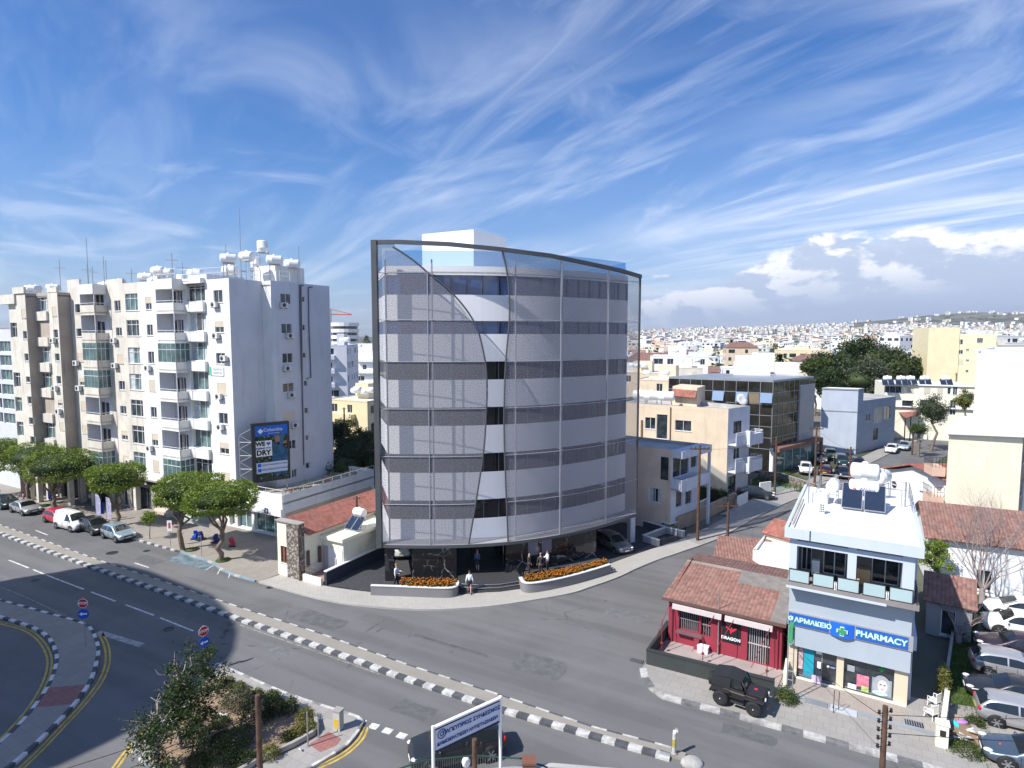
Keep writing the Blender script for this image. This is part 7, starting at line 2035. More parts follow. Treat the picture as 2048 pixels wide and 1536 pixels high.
jr,jf=G(1441,1409,.12),G(1507,1432,.12)
jd=(jf-jr).normalized();jn=Vector((-jd.y,jd.x,0))
jc=(jr+jf)/2+jn*.70
jp=thing('off_road_car','black old off-road car with a soft top and knobbly tyres beside the bar patio','car',(jc.x,jc.y,.12),math.atan2(jd.y,jd.x))
JB=mat('jeep_black',(.022,.020,.020),rough=.35,coat=.3,var=.2);JT=mat('soft_top',(.02,.022,.026),rough=.8,var=.2);JG=mat('jeep_stripe',(.30,.24,.17),var=.1)
def jbox(nm,bs_,m,bev=.04):
 mb=MB()
 for b in bs_:mb.box(*b)
 o=part(nm,mb,m,jp)
 if bev:md=o.modifiers.new('b','BEVEL');md.width=bev;md.segments=2
 return o
wb_=(jf-jr).length
xf_,xr_=wb_/2,-wb_/2
jbox('tub',[(xr_-.55,.35,-.66,.66,.55,1.08)],JB);jbox('bonnet',[(.35,xf_+.42,-.52,.52,.60,1.08)],JB,.06)
for sy in(-1,1):
 jbox('front_fender',[(xf_-.52,xf_+.50,sy*.70-.16,sy*.70+.16,.82,.90)],JB);jbox('rear_fender',[(xr_-.48,xr_+.48,sy*.72-.12,sy*.72+.12,.82,.90)],JB)
 jbox('side_step',[(xr_+.5,xf_-.5,sy*.70-.10,sy*.70+.10,.40,.46)],DARKM);jbox('side_stripe',[(xr_+.1,xf_+.1,sy*.665-.004,sy*.665+.004,.88,.90),(xr_+.1,xf_+.1,sy*.665-.004,sy*.665+.004,.94,.95)],JG,0)
 for x in(xf_,xr_):
  mb=MB();Mx=Matrix.Rotation(R(90),4,'X');mb.lathe([(.001,-.13),(.18,-.13),(.22,-.15),(.37,-.15),(.41,-.10),(.41,.10),(.37,.15),(.22,.15),(.18,.13),(.001,.13)],18,0,Mx)
  w_=part('wheel',mb,BLACK,jp,M=Matrix.Translation((x,sy*.70,.41)));mb=MB();mb.lathe([(.001,sy*-.14),(.20,sy*-.135)],14,0,Mx);part('rim',mb,DARKM,w_)
  mb=MB();mb.ball((0,-sy*-.15*1,0),.05,0,8,6);part('hub_cap',mb,RIMM,w_)
 mb=MB();mb.ball((xf_+.50,sy*.36,.88),(.05,.11,.11),0,10,6);part('headlight',mb,HLM,jp)
 mb=MB();mb.quad((.30,sy*.665,1.12),(-.35,sy*.665,1.12),(-.35,sy*.60,1.55),(.12,sy*.60,1.55));part('side_window',mb,CGL,jp)
mb=MB();mb.quad((.40,-.60,1.08),(.40,.60,1.08),(.16,.55,1.58),(.16,-.55,1.58));part('windshield',mb,CGL,jp)
mb=MB();mb.tube([(.42,-.6,1.08),(.17,-.56,1.6),(.17,.56,1.6),(.42,.6,1.08)],.03,5);part('windshield_frame',mb,JB,jp)
mb=MB();mb.prism([(0,0)]*3,0,0)if False else mb.add([(.18,-.62,1.56),(.18,.62,1.56),(-.55,.64,1.66),(-.55,-.64,1.66),(xr_-.52,.62,1.5),(xr_-.52,-.62,1.5),(xr_-.58,.66,1.08),(xr_-.58,-.66,1.08),(-.40,.665,1.08),(-.40,-.665,1.08),(-.36,.62,1.55),(-.36,-.62,1.55)],[(0,1,2,3),(3,2,4,5),(5,4,6,7),(2,10,8,6,4),(3,5,7,9,11),(0,3,11),(1,10,2)]);part('soft_top',mb,JT,jp)
jbox('bumper',[(xf_+.62,xf_+.74,-.68,.68,.50,.64)],DARKM);jbox('rear_bumper',[(xr_-.68,xr_-.58,-.6,.6,.50,.62)],DARKM);jbox('grille',[(xf_+.42,xf_+.47,-.48,.48,.62,1.04)],DARKM);jbox('bonnet_badge',[(xf_-.15,xf_+.0,-.05,.1,1.082,1.087)],RS,0)
mb=MB(M=Matrix.Translation((xr_-.68,0,.95))@Matrix.Rotation(R(90),4,'Y'));mb.lathe([(.001,-.1),(.36,-.1),(.38,0),(.36,.1),(.001,.1)],16);part('spare_wheel',mb,BLACK,jp)
# trees
def leaves(mb,pts,rg,size,per=1,mi=0):
 for p in pts:
  for _ in range(per):
   c=Vector(p)+Vector((rg.gauss(0,1),rg.gauss(0,1),rg.gauss(0,.8)))*size*.9
   a=Vector((rg.gauss(0,1),rg.gauss(0,1),rg.gauss(0,.7))).normalized();b=a.cross(Vector((rg.gauss(0,1),rg.gauss(0,1),rg.gauss(0,1)))).normalized()
   s_=size*rg.uniform(.6,1.25)
   mb.add([c-a*s_,c+b*s_*.5,c+a*s_,c-b*s_*.5],[(0,1,2,3)],mi)
def limb(mb,a,b,r0,r1,rg,bend=.12,n=5):
 a,b=Vector(a),Vector(b);L=(b-a).length
 pts=[a+(b-a)*i/n+Vector((rg.gauss(0,1),rg.gauss(0,1),0))*L*bend*math.sin(math.pi*i/n)*.5 for i in range(n+1)]
 mb.tube(pts,[r0+(r1-r0)*i/n for i in range(n+1)],7);return pts
def ficus(rx,ry,th,zc,seed,nleaf=9000):
 """pollarded street tree: flat clipped crown on spreading limbs"""
 rg=random.Random(seed)
 tr_=MB();fork=Vector((rg.uniform(-.2,.2),0,zc-th/2-1.5))
 limb(tr_,(0,0,0),fork,.24,.19,rg)
 k=5
 for i in range(k):
  a=6.283*i/k+rg.uniform(-.4,.4);e=Vector((math.cos(a)*rx*.55,math.sin(a)*ry*.55,zc))
  p=limb(tr_,fork+Vector((0,0,-rg.uniform(0,.7))),e,.12,.05,rg,.15)
  limb(tr_,p[3],e+Vector((rg.uniform(-.8,.8),rg.uniform(-.8,.8),.1)),.06,.03,rg)
 cr=MB();hull=MB()
 def rad(d):
  return 1+.20*noise.noise(Vector((d.x*1.8+seed,d.y*1.8,d.z*1.8)))+.05*noise.noise(Vector((d.x*6,d.y*6+seed,d.z*6)))
 pts=[]
 for _ in range(nleaf):
  d=Vector((rg.gauss(0,1),rg.gauss(0,1),rg.gauss(0,1))).normalized()
  q=Vector((abs(d.x)**.8*(1 if d.x>0 else-1),abs(d.y)**.8*(1 if d.y>0 else-1),abs(d.z)**.55*(1 if d.z>0 else-1)))
  f=rad(d)*(1-abs(rg.gauss(0,.05)))
  pts.append((q.x*rx*f,q.y*ry*f,zc+q.z*th/2*f+.12*noise.noise(Vector((q.x*5,q.y*5,seed)))))
 leaves(cr,pts,rg,.10)
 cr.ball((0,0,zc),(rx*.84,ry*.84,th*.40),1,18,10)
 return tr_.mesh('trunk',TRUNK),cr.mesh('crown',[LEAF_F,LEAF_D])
def plant(name,label,cat,loc,tm,cm,rz=0,s=1.0,group=None):
 t_=thing(name,label,cat,loc,rz,group);t_.scale=(s,s,s)
 if tm:part('trunk',tm,None,t_)
 part('crown',cm,None,t_)
 return t_
gt='clipped street trees before the tall block'
for i,(u,v,cu,cv,w_,th,lb)in enumerate(((447,1120,437,998,135,56,'clipped umbrella tree nearest the white corner shop'),(384,1099,360,982,126,62,'clipped umbrella tree just left of the one by the corner shop'),(237,1052,228,957,97,50,'clipped umbrella tree standing alone in the middle of the row'),(128,1022,102,932,126,58,'clipped umbrella tree above the red car and the white van'),(88,1012,52,915,120,52,'clipped umbrella tree behind the silver saloon'),(8,990,-12,905,110,50,'clipped umbrella tree at the left edge of the row'))):
 b=G(u,v,.12);k=b.y/F;c=at(cu,cv,b.y)
 tm,cm=ficus(w_*k/2,w_*k/2*.95,th*k*1.02,c.z,20+i,9000 if i<3 else 6500)
 t_=plant('street_tree',lb,'tree',(b.x,b.y,.12),tm,cm,0,1,gt)
 t_.children[1].location.x=c.x-b.x
 mb=MB(M=Matrix.Translation((b.x,b.y,.12)));mb.lathe([(.001,.0),(.7,.0),(.001,.03)],10);struct('tree_pit',mb,MATS['verge_earth'])
 grass([(b.x+.7*math.cos(k_),b.y+.7*math.sin(k_))for k_ in(0,1.2,2.4,3.6,4.8)],160,i,z=.12,hh=(.05,.2))
def loose(rx,rz,zc,seed,n,size,m,trunk=(.10,.05),h0=None,clumps=26,tm_=TRUNK,blotch=.5,core=False):
 """open crown of leaf clumps on branches"""
 rg=random.Random(seed);tr_=MB();cr=MB()
 limb(tr_,(0,0,0),(0,0,zc+rz*.5),trunk[0],trunk[1]*.6,rg,.06)
 pts=[]
 for c in range(clumps):
  d=Vector((rg.gauss(0,1),rg.gauss(0,1),rg.gauss(0,1))).normalized();f=rg.uniform(.35,.95)
  e=Vector((d.x*rx*f,d.y*rx*f,zc+d.z*rz*f))
  s=Vector((0,0,max(zc-rz*.9,min(zc,e.z-rg.uniform(.2,.5)*rz))))
  limb(tr_,s,e,trunk[1]*.6,.012,rg,.2,4)
  cs=rx*rg.uniform(.20,.36)
  for _ in range(n//clumps):
   q=Vector((rg.gauss(0,1),rg.gauss(0,1),rg.gauss(0,.8)));q=q.normalized()*(abs(rg.gauss(.7,.3)))
   pts.append(e+q*cs)
 leaves(cr,pts,rg,size)
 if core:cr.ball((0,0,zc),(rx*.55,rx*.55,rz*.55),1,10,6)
 return tr_.mesh('trunk',tm_),cr.mesh('crown',[m,LEAF_D])
b=G(393,1497,.19);tm,cm=loose(1.75,2.0,3.45,5,5600,.075,LEAF_D,(.10,.07),clumps=34,tm_=TRUNKL)
plant('broadleaf_tree','dark leafy young tree with a pale trunk in the planted island','tree',(b.x,b.y,.19),tm,cm).children[1].location.x=-.75
b=G(352,1536,.19);tm,cm=loose(1.9,1.35,2.0,9,5200,.075,LEAF_D,(.09,.06),clumps=30,tm_=TRUNKL)
plant('broadleaf_tree','broad low dark tree at the bottom left corner of the planted island','tree',(b.x,b.y,.19),tm,cm).children[1].location.x=-.9
def bush(label,u,v,r,h,m,seed,n=900,size=.05,name='bush',group='shrubs in the planted island',z=.19):
 rg=random.Random(seed);cr=MB();st_=MB();pts=[]
 for k in range(7):
  a=rg.uniform(0,6.28);e=Vector((math.cos(a)*r*.6,math.sin(a)*r*.6,h*rg.uniform(.5,.9)));limb(st_,(0,0,0),e,.02,.008,rg,.2,3)
 for _ in range(n):
  d=Vector((rg.gauss(0,1),rg.gauss(0,1),abs(rg.gauss(0,1)))).normalized();f=rg.uniform(.6,1)*(1+.25*noise.noise(d*2+Vector((seed,0,0))))
  pts.append((d.x*r*f,d.y*r*f,.05+d.z*h*f))
 leaves(cr,pts,rg,size)
 b=G(u,v,z);t_=thing(name,label,'shrub',(b.x,b.y,z),0,group);part('stems',st_,TRUNK,t_);part('foliage',cr,m,t_)
for i,(u,v,r,h,m,lb)in enumerate(((475,1410,.95,1.1,LEAF_O,'big rounded grey green shrub in the planted island'),(512,1438,1.0,1.3,LEAF_D,'tall dark shrub behind the wooden pole in the island'),(545,1425,.75,1.1,LEAF_D,'dark upright shrub right of the wooden pole'),(455,1372,.45,.55,LEAF_Y,'low yellow green shrub at the top corner of the planted island'),(480,1380,.4,.45,LEAF_Y,'small yellow green shrub by the upper kerb of the island'),(515,1395,.4,.5,LEAF_B,'small leafy shrub along the upper kerb of the island'),(545,1400,.45,.6,LEAF_B,'leafy shrub midway along the upper kerb of the island'),(580,1420,.55,.7,LEAF_B,'leafy shrub near the pale control box side of the island'),(612,1440,.5,.6,LEAF_Y,'yellowish shrub at the right corner of the planted island'),(622,1462,.4,.45,LEAF_Y,'low yellowish shrub by the curved wall of the island'),(598,1470,.5,.6,LEAF_Y,'yellow green shrub inside the curved wall of the island'),(575,1478,.35,.4,LEAF_B,'small shrub beside the low island wall'),(540,1512,.5,.5,LEAF_Y,'yellowish shrub at the lower wall of the island'),(470,1490,.9,.8,LEAF_B,'wide leafy shrub in the middle of the planted island'),(445,1520,.9,.7,LEAF_B,'leafy shrub by the lower edge of the island'),(490,1525,.6,.5,LEAF_D,'dark low shrub near the bottom edge of the island'),(425,1480,.7,.8,LEAF_D,'dark shrub at the foot of the pale trunk'),(440,1450,.5,.45,LEAF_B,'low shrub between the pale trunk and the grey green one'),(395,1530,.6,.5,LEAF_D,'dark shrub at the bottom left of the island'))):
 bush(lb,u,v,r,h,m,40+i,int(1100*r*(1+h)))
for k,(u,v)in enumerate(((445,1432),(502,1432),(600,1500),(470,1395))):
 t_=thing('litter',('crumpled white sheet of litter beside the grey green shrub','white scrap of litter under the dark shrub','white scrap of litter near the lower island wall','small white scrap of litter at the upper kerb')[k],'litter',G(u,v,.2),k,'litter in the planted island');mb=MB();s_=(.28,.12,.1,.1)[k];mb.add([(-s_,-s_*.6,.02),(s_,-s_*.5,.05),(s_*.8,s_*.6,.03),(-s_*.7,s_*.5,.08),(0,0,.12)],[(0,1,4),(1,2,4),(2,3,4),(3,0,4)]);part('sheet',mb,WPT,t_)
b=G(300,1078,.12);rg=random.Random(4);tm,cm=loose(1.0,.65,2.15,31,2600,.07,LEAF_F,(.05,.04),clumps=14);plant('small_tree','small round topped tree on a crooked thin trunk before the beige awning','tree',(b.x,b.y,.12),tm,cm)
bush('leafy bush in a white kerbed bed left of the pharmacy',1573,1402,.6,.8,LEAF_B,90,1300,.055,group='bushes near the pharmacy',z=.12)
bush('tall climbing bush glowing yellow green on the yard wall',1886,1385,.35,1.7,LEAF_Y,91,1300,.055,group='bushes near the pharmacy',z=.1)
bush('dark bush in the shaded yard beside the outbuilding',1915,1275,.8,1.4,LEAF_D,92,1300,.06,group='bushes near the pharmacy',z=.05)
bush('low bright weeds before the rubbish heap',1935,1505,.8,.4,LEAF_B,93,1500,.05,name='weeds',group='bushes near the pharmacy',z=.05)
bush('round green weeds beside the silver hatchback',1950,1450,.45,.4,LEAF_B,94,900,.05,name='weeds',group='bushes near the pharmacy',z=.05)
b=G(1882,1105,0);tm,cm=loose(1.3,1.4,3.3,33,3200,.09,LEAF_F,(.1,.06),clumps=16,core=False);plant('lemon_tree','dense green tree showing over the right edge of the pharmacy roof','tree',(at(1878,1085,44.5).x,44.5,0),tm,cm)
def bare(seed,h,spread,n0=9):
 rg=random.Random(seed);mb=MB()
 def grow(p,d,L,r,lev):
  n=3;pts=[p];q=p
  for i in range(n):
   d=(d+Vector((rg.gauss(0,.13),rg.gauss(0,.13),.05))).normalized();q=q+d*L/n;pts.append(q)
  mb.tube(pts,[r*(1-.45*i/n)for i in range(n+1)],5 if lev<2 else 3,cap=False)
  if lev<4:
   for k in range(3 if lev else 3):
    dd=(d+Vector((rg.gauss(0,.42),rg.gauss(0,.42),rg.gauss(.08,.2)))).normalized()
    grow(pts[-1]if k<2 else pts[2],dd,L*rg.uniform(.55,.8),r*.52,lev+1)
 mb.tube([(0,0,0),(0,0,h*.18)],[.20,.17],8)
 for k in range(n0):
  a=6.283*k/n0+rg.uniform(-.3,.3);grow(Vector((0,0,h*.15)),Vector((math.cos(a)*spread,math.sin(a)*spread,1)).normalized(),h*.30,.065,0)
 return mb.mesh('branches',mat('bare_bark',(.32,.27,.26),var=.2))
t_=thing('bare_tree','large leafless tree with many grey upright branches beside the cream house','tree',(at(1968,1130,42.5).x,42.5,0));part('branches',bare(3,9.2,.45),None,t_)
t_=thing('bare_tree','small leafless tree in the shaded yard behind the pharmacy','tree',(at(1888,1190,39.2).x,39.2-1.5,0));part('branches',bare(8,3.4,.6,6),None,t_)
def blob_tree(name,label,u,v,Y,rx,rz,m,seed,n=2400,size=.28,group='trees of the neighbourhood',zc=None,cat='tree'):
 n=int(n*1.5)
 c=at(u,v,Y);zc=c.z if zc is None else zc
 tm,cm=loose(rx,rz,zc,seed,n,size,m,(.25,.16),clumps=30,core=True);g0_=max(0,terr(c.x,Y)+.06)
 return plant(name,label,cat,(c.x,Y,g0_),tm,cm,0,1,group)
i=0
for u,v,Y,rx,rz,m,lb in((1672,738,165,7,5.5,LEAF_O,'reddish green tree at the left end of the park grove'),(1705,722,160,8,7,LEAF_D,'tall dark tree left of the middle of the park grove'),(1745,722,158,9,6.6,LEAF_O,'widest dark tree in the middle of the park grove'),(1785,740,155,7,5.5,LEAF_B,'dark tree at the right end of the park grove'),(1830,742,158,4.5,5,LEAF_B,'green tree beside the yellow tower'),(1633,737,150,3.5,4.5,LEAF_B,'bright green tree left of the park grove'),(1722,760,145,8,4,LEAF_O,'low dark tree in front of the park grove'),(1655,765,145,5,3.5,LEAF_D,'low dark tree behind the blue grey house')):
 blob_tree('dense_tree',lb,u,v,Y,rx,rz,m,60+i,5200,.36);i+=1
blob_tree('olive_tree','round grey green olive tree at the corner beyond the side street',1866,822,103,3.2,2.6,LEAF_O,71,3600,.14)
blob_tree('broadleaf_tree','yellow green tree beside the white block',1931,800,100,1.7,1.8,LEAF_Y,72,1800,.13)
blob_tree('hedge_bush','green bush below the tiled carport',1840,858,98,1.6,1.0,LEAF_B,73,1300,.12,cat='shrub')
blob_tree('broadleaf_tree','dark garden tree between the tall block and the curved building',705,905,78,3.2,2.8,LEAF_D,74,3600,.16)
blob_tree('broadleaf_tree','green garden tree left of the maroon roof',680,862,92,2.6,2.2,LEAF_B,75,2600,.15)
blob_tree('broadleaf_tree','dark garden tree beside the frame of the curved building',742,925,75,2.6,3,LEAF_D,76,3000,.15)
blob_tree('broadleaf_tree','green garden tree right of the maroon roof',730,875,88,2.0,1.6,LEAF_B,77,2200,.14)
blob_tree('broadleaf_tree','low dark tree against the shop annex terrace',690,935,72,2.6,2.2,LEAF_D,78,2400,.15)
def cyp(u,v,Y,h,r,lb,seed):
 rg=random.Random(seed);c=at(u,v,Y);cr=MB();pts=[]
 for _ in range(900):
  f=rg.random();a=rg.uniform(0,6.28);q=r*(math.sin(math.pi*min(1,f*.8+.2))**.8)*rg.uniform(.8,1.1);pts.append((math.cos(a)*q,math.sin(a)*q,c.z-h*(1-f)))
 leaves(cr,pts,rg,.3);tm=MB();tm.tube([(0,0,0),(0,0,c.z-.3)],[.25,.08],6)
 plant('cypress_tree',lb,'tree',(c.x,Y,0),tm.mesh('trunk',TRUNK),cr.mesh('crown',LEAF_D),group='cypress trees')
cyp(733,672,260,10,2.2,'dark pointed cypress above the white strip windowed offices',1);cyp(681,722,190,14,2.6,'tall cypress left of the white strip windowed offices',2);cyp(1432,688,330,14,1.8,'left one of two cypresses before the pale suburbs',3);cyp(1455,690,320,15,1.8,'right one of two cypresses before the pale suburbs',4);cyp(1826,700,230,10,1.8,'cypress left of the yellow tower',5)
def palm(u,v,Y,lb,seed,h=None):
 rg=random.Random(seed);c=at(u,v,Y);mb=MB();cr=MB();mb.tube([(0,0,0),(.2,0,c.z)],[.3,.2],7)
 for k in range(26):
  a=rg.uniform(0,6.28);e_=rg.uniform(-.5,1.0);p=Vector((.2,0,c.z));d=Vector((math.cos(a),math.sin(a),e_)).normalized();prev=p;s_=Vector((-math.sin(a),math.cos(a),0))*.35
  for j in range(4):
   q=prev+d*.8;d=(d+Vector((0,0,-.28))).normalized();cr.add([prev-s_,prev+s_,q+s_*.8,q-s_*.8],[(0,1,2,3)]);prev=q
 plant('palm_tree',lb,'palm',(c.x,Y,0),mb.mesh('trunk',TRUNK),cr.mesh('crown',LEAF_B),group='palm trees')
palm(1462,683,260,'taller of the two palms beyond the glass office',1);palm(1472,692,250,'shorter of the two palms beyond the glass office',2);palm(1559,716,150,'palm behind the roof rooms of the glass office',3)
t_=thing('hedge','dark clipped hedge in front of the beige flats','hedge',G(1425,1010));rg=random.Random(6)
ha_,hb_=at(1398,1000,71)-Vector(t_.location),at(1452,1000,68.5)-Vector(t_.location);mb=MB();pts=[]
for _ in range(2600):f=rg.random();p=ha_+(hb_-ha_)*f;pts.append((p.x+rg.uniform(-.5,.5),p.y+rg.choice((-.5,.5,rg.uniform(-.5,.5))),rg.uniform(.1,2.1)))
leaves(mb,pts,rg,.09);q=[ha_+Vector((0,-.4,0)),hb_+Vector((0,-.4,0)),hb_+Vector((0,.4,0)),ha_+Vector((0,.4,0))];mb.prism([(p.x,p.y)for p in q],0,2.0);part('foliage',mb,LEAF_D,t_)
# people
def skinned(name,P,E,Rd,m,parent,root=0,lv=1,label=None):
 me=bpy.data.meshes.new(name);me.from_pydata(P,E,[]);me.materials.append(m)
 o=part(name,me,None,parent,label)
 s=o.modifiers.new('skin','SKIN');s.use_smooth_shade=True
 for i,r in enumerate(Rd):
  d=me.skin_vertices[0].data[i];d.radius=r if isinstance(r,tuple)else(r,r);d.use_root=i==root
 sb=o.modifiers.new('sub','SUBSURF');sb.levels=sb.render_levels=lv
 return o
def person(label,loc,rz,top,bottom,hair,skirt=False,step=.0,arms=((.1,-.05),(.1,-.05)),bald=False,h=1.8,female=False,group='people outside the curved building',shoes=BLK,jacket=False):
 """faces +x; arms: per side (outward swing, forward reach)"""
 t_=thing('person',label,'person',loc,rz,group);t_.scale=(h/1.8,)*3
 sw=.155 if female else .185
 P=[(0,0,.95),(0,0,1.15),(0,0,1.36),(0,0,1.50),(.015,0,1.60),(.02,0,1.70),(.10,0,1.635)]
 Rd=[(.11,.085),(.10,.075),(.115,.085),.052,.072,.075,.014];E=[(0,1),(1,2),(2,3),(3,4),(4,5),(4,6)]
 J={}
 for s,nm in((1,'l'),(-1,'r')):
  ao,af=arms[0 if s>0 else 1];b=len(P)
  el=(af*.45,s*(sw+ao*.5),1.12+abs(af)*.15);wr=(af*1.0+.04,s*(sw+ao*(.8 if abs(af)<.3 else-.3)),.88+abs(af)*1.0)
  P+=[(0,s*sw,1.40),el,wr];Rd+=[.052,.040,.028];E+=[(2,b),(b,b+1),(b+1,b+2)]
  d=(Vector(wr)-Vector(el)).normalized()
  hb=len(P);hd=Vector(wr)+d*.07;P.append(tuple(hd));Rd.append((.022,.034));E.append((b+2,hb))
  for k in range(4):
   f1=hd+d*.045+Vector((.022*(k-1.5),0,0));f2=f1+d*(.035-.006*abs(k-1.2))+Vector((0,-s*.012,0));n=len(P);P+=[tuple(f1),tuple(f2)];Rd+=[.009,.007];E+=[(hb,n),(n,n+1)]
  n=len(P);P.append(tuple(Vector(wr)+d*.06+Vector((.045,-s*.005,0))));Rd.append(.010);E.append((b+2,n))
  st_=step*s;l=len(P)
  P+=[(0,s*.09,.86),(st_*.45,s*.095,.50),(st_*.9-(.06 if st_<0 else 0),s*.09,.09),(st_*.9+.13-(.04 if st_<0 else 0),s*.10,.035)]
  Rd+=[.085,.056,.038,(.035,.03)];E+=[(0,l),(l,l+1),(l+1,l+2),(l+2,l+3)]
  J[s]=(b,l)
 skinned('body',P,E,Rd,SKIN,t_)
 Q=[P[0],P[1],P[2],(0,0,1.46)];q=[(.165,.13),(.155,.12),(.175,.13),.085];EE=[(0,1),(1,2),(2,3)]
 if jacket:Q.append((0,0,.82));q.append((.16,.13));EE.append((0,4))
 for s in(1,-1):
  b=J[s][0];n=len(Q);Q+=[P[b],P[b+1],P[b+2]];q+=[.08,.066,.056];EE+=[(2,n),(n,n+1),(n+1,n+2)]
 skinned('jacket' if jacket else 'shirt',Q,EE,q,top,t_)
 if skirt:
  mb=MB(M=Matrix.Diagonal((.85,1.1,1,1)));mb.lathe([(.12,1.06),(.155,.92),(.165,.78),(.15,.56),(.14,.55)],14);part('skirt',mb,bottom,t_)
 else:
  Q=[(0,0,.98)];q=[(.155,.13)];EE=[]
  for s in(1,-1):
   l=J[s][1];n=len(Q);Q+=[P[l],P[l+1],P[l+2]];q+=[.12,.09,.075];EE+=[(0,n),(n,n+1),(n+1,n+2)]
  skinned('trousers',Q,EE,q,bottom,t_)
 for s in(1,-1):
  a=P[J[s][1]+3];mb=MB();mb.ball((a[0]-.05,a[1],.045),(.14,.05,.045),0,8,6);part('shoe',mb,shoes,t_)
  mb=MB();mb.ball((.085,s*.032,1.668),(.012,.014,.009),0,6,4);part('eye',mb,BLK,t_)
 if not bald:
  mb=MB();mb.ball((-.015,0,1.715),(.098,.092,.092),0,12,8)
  if female:mb.ball((-.085,0,1.70),(.05,.05,.05),0,8,6)
  part('hair',mb,hair,t_)
 mb=MB();mb.ball((.09,0,1.60),(.01,.024,.007),0,6,4);part('mouth',mb,mat('lip_red',(.4,.12,.1),var=0),t_)
 return t_
HB,HG,HBL=mat('brown_hair',(.06,.03,.02),var=.2),mat('grey_hair',(.25,.24,.23),var=.2),mat('blonde_hair',(.35,.20,.09),var=.2)
SHW,SHB,JKD,JKG=mat('white_shirt',(.74,.75,.80),var=.04),mat('blue_shirt',(.10,.13,.24),var=.1),mat('dark_jacket',(.035,.033,.035),var=.1),mat('charcoal_jacket',(.055,.048,.05),var=.1)
NVS=mat('navy_cloth',(.018,.02,.045),var=.1)
person('woman in a white blouse and dark skirt walking up the entrance steps',G(939,1186,.15),R(95),SHW,NVS,HB,True,.28,((.14,.0),(.14,-.1)),female=True,h=1.82)
person('woman in a dark blue suit standing in the shaded entrance',G(955,1142,.55),R(-95),SHB,NVS,HBL,True,.06,((.04,.28),(.04,.28)),female=True,h=1.84)
wb=person('woman in a white blouse holding books left of the flower planter',G(793,1172,.14),R(-20),SHW,JKD,HBL,False,.12,((.05,.30),(.10,.0)),female=True,h=1.84)
t_=thing('books','dark bundle of books held by the woman at the left planter','books',wb.location+Vector((.22,-.02,1.08)),R(-20));
for k in range(3):mb=MB();mb.box(-.03-.0,.15,-.13,.13,-.04+.035*k,-.008+.035*k);part('book',mb,(NVS,SHW,JKD)[k],t_)
person('bald man in a dark suit at the left of the talking group',G(1058,1148,.54),R(20),JKD,JKD,HG,h=1.84,arms=((.06,.05),(.06,.05)),bald=True,jacket=True)
person('grey haired man in a charcoal jacket seen from behind in the group',G(1081,1149,.54),R(95),JKG,JKG,HG,h=1.84,arms=((.10,.0),(.10,.0)),jacket=True)
person('man in a white shirt and dark trousers at the right of the group',G(1095,1143,.54),R(190),SHW,JKD,HB,h=1.86,arms=((.08,.06),(.06,.22)))
person('woman in a grey top facing the talking group by the pale window',G(1080,1133,.54),R(-90),mat('grey_top',(.30,.30,.31),var=.1),JKD,HB,h=1.80,female=True,arms=((.05,.12),(.05,.12)))
person('person in dark blue clothes walking down the middle of the side street',G(1838,897,.01),R(-120),NVS,NVS,HB,h=1.8,step=.22,group=None)
person('person in a striped pink top on the pavement behind the silver saloon',G(48,1012,.12),R(40),mat('pink_top',(.5,.25,.25),var=.2),NVS,HB,h=1.7,group=None)
# poles, signs, banners, shop awnings
def upole(label,u,v,vt,group='wooden utility poles',r=.13,base=None,arm=True,Y=None,hgt=None,rz=0,ins=2):
 if Y is None:b=G(u,v,0.0);h=zat(vt,b.x,b.y)
 else:q=at(u,vt,Y);b=Vector((q.x,q.y,0));h=q.z
 t_=thing('utility_pole',label,'utility pole',(b.x,b.y,0),rz,group)
 mb=MB();mb.tube([(0,0,0),(0,0,h)],[r*1.15,r*.8],10);part('pole',mb,WOODP,t_)
 if arm:mb=MB();mb.box(-.9,.9,-.05,.05,h-.45,h-.33);part('crossarm',mb,WOODP,t_)
 for k in range(ins):
  for s in(-1,1):
   mb=MB()
   x=s*(.85-.45*(k%2))if arm else s*(r+.12);z=h-.33 if arm else h-.25-.28*k
   mb.lathe([(.02,z),(.055,z+.04),(.03,z+.09),(.05,z+.13),(.001,z+.15)],8,0,Matrix.Translation((x,0,0)))
   if not arm:mb.tube([(0,0,z+.03),(x,0,z+.03)],.015,4)
   part('insulator',mb,BLACK,t_)
 return Vector((b.x,b.y,h))
PE=upole('wooden pole beside the grey parking wall at the side street',1395,1083,890)
PF=upole('wooden pole rising behind the red tiled shed roof',1457,1112,1004,Y=54)
PG_=upole('wooden pole beside the office car park with a tall cross frame',1629,968,852)
PH=upole('wooden pole on the green driveway before the glass office',1549,992,873,arm=False,ins=1)
PI=upole('wooden pole at the kerb beside the office car park pole',1640,990,911,arm=False,ins=1)
PJ=upole('wooden pole left of the pharmacy heater among the parked cars',1698,976,894)
PK=upole('wooden pole by the walking person in the side street',1824,910,850,arm=False,ins=1)
PL=upole('tall wooden pole before the long cream house',1881,868,766)
PM=upole('wooden pole before the pale yellow flats',1907,850,746,arm=False)
PN=upole('wooden pole before the cream house with the red roof',713,1093,992,Y=53.5,arm=False,ins=1)
PC=upole('near wooden pole carrying rows of black insulators at the right',1771,0,1412,Y=18.2,arm=False,ins=5,r=.10,rz=.2)
PD=upole('near dark wooden pole rising over the planted island',515,0,1390,Y=20,ins=2,r=.11,arm=False,rz=R(-15))
PB2=upole('near brown pole behind the blue lettered sign',949,0,1478,Y=17.9,arm=False,ins=1,r=.10)
upole('thin dark pole among the gardens left of the curved building',688,0,815,Y=84,arm=False,ins=1);upole('thin dark pole right of the first one in the gardens',746,0,845,Y=80,arm=False,ins=1)
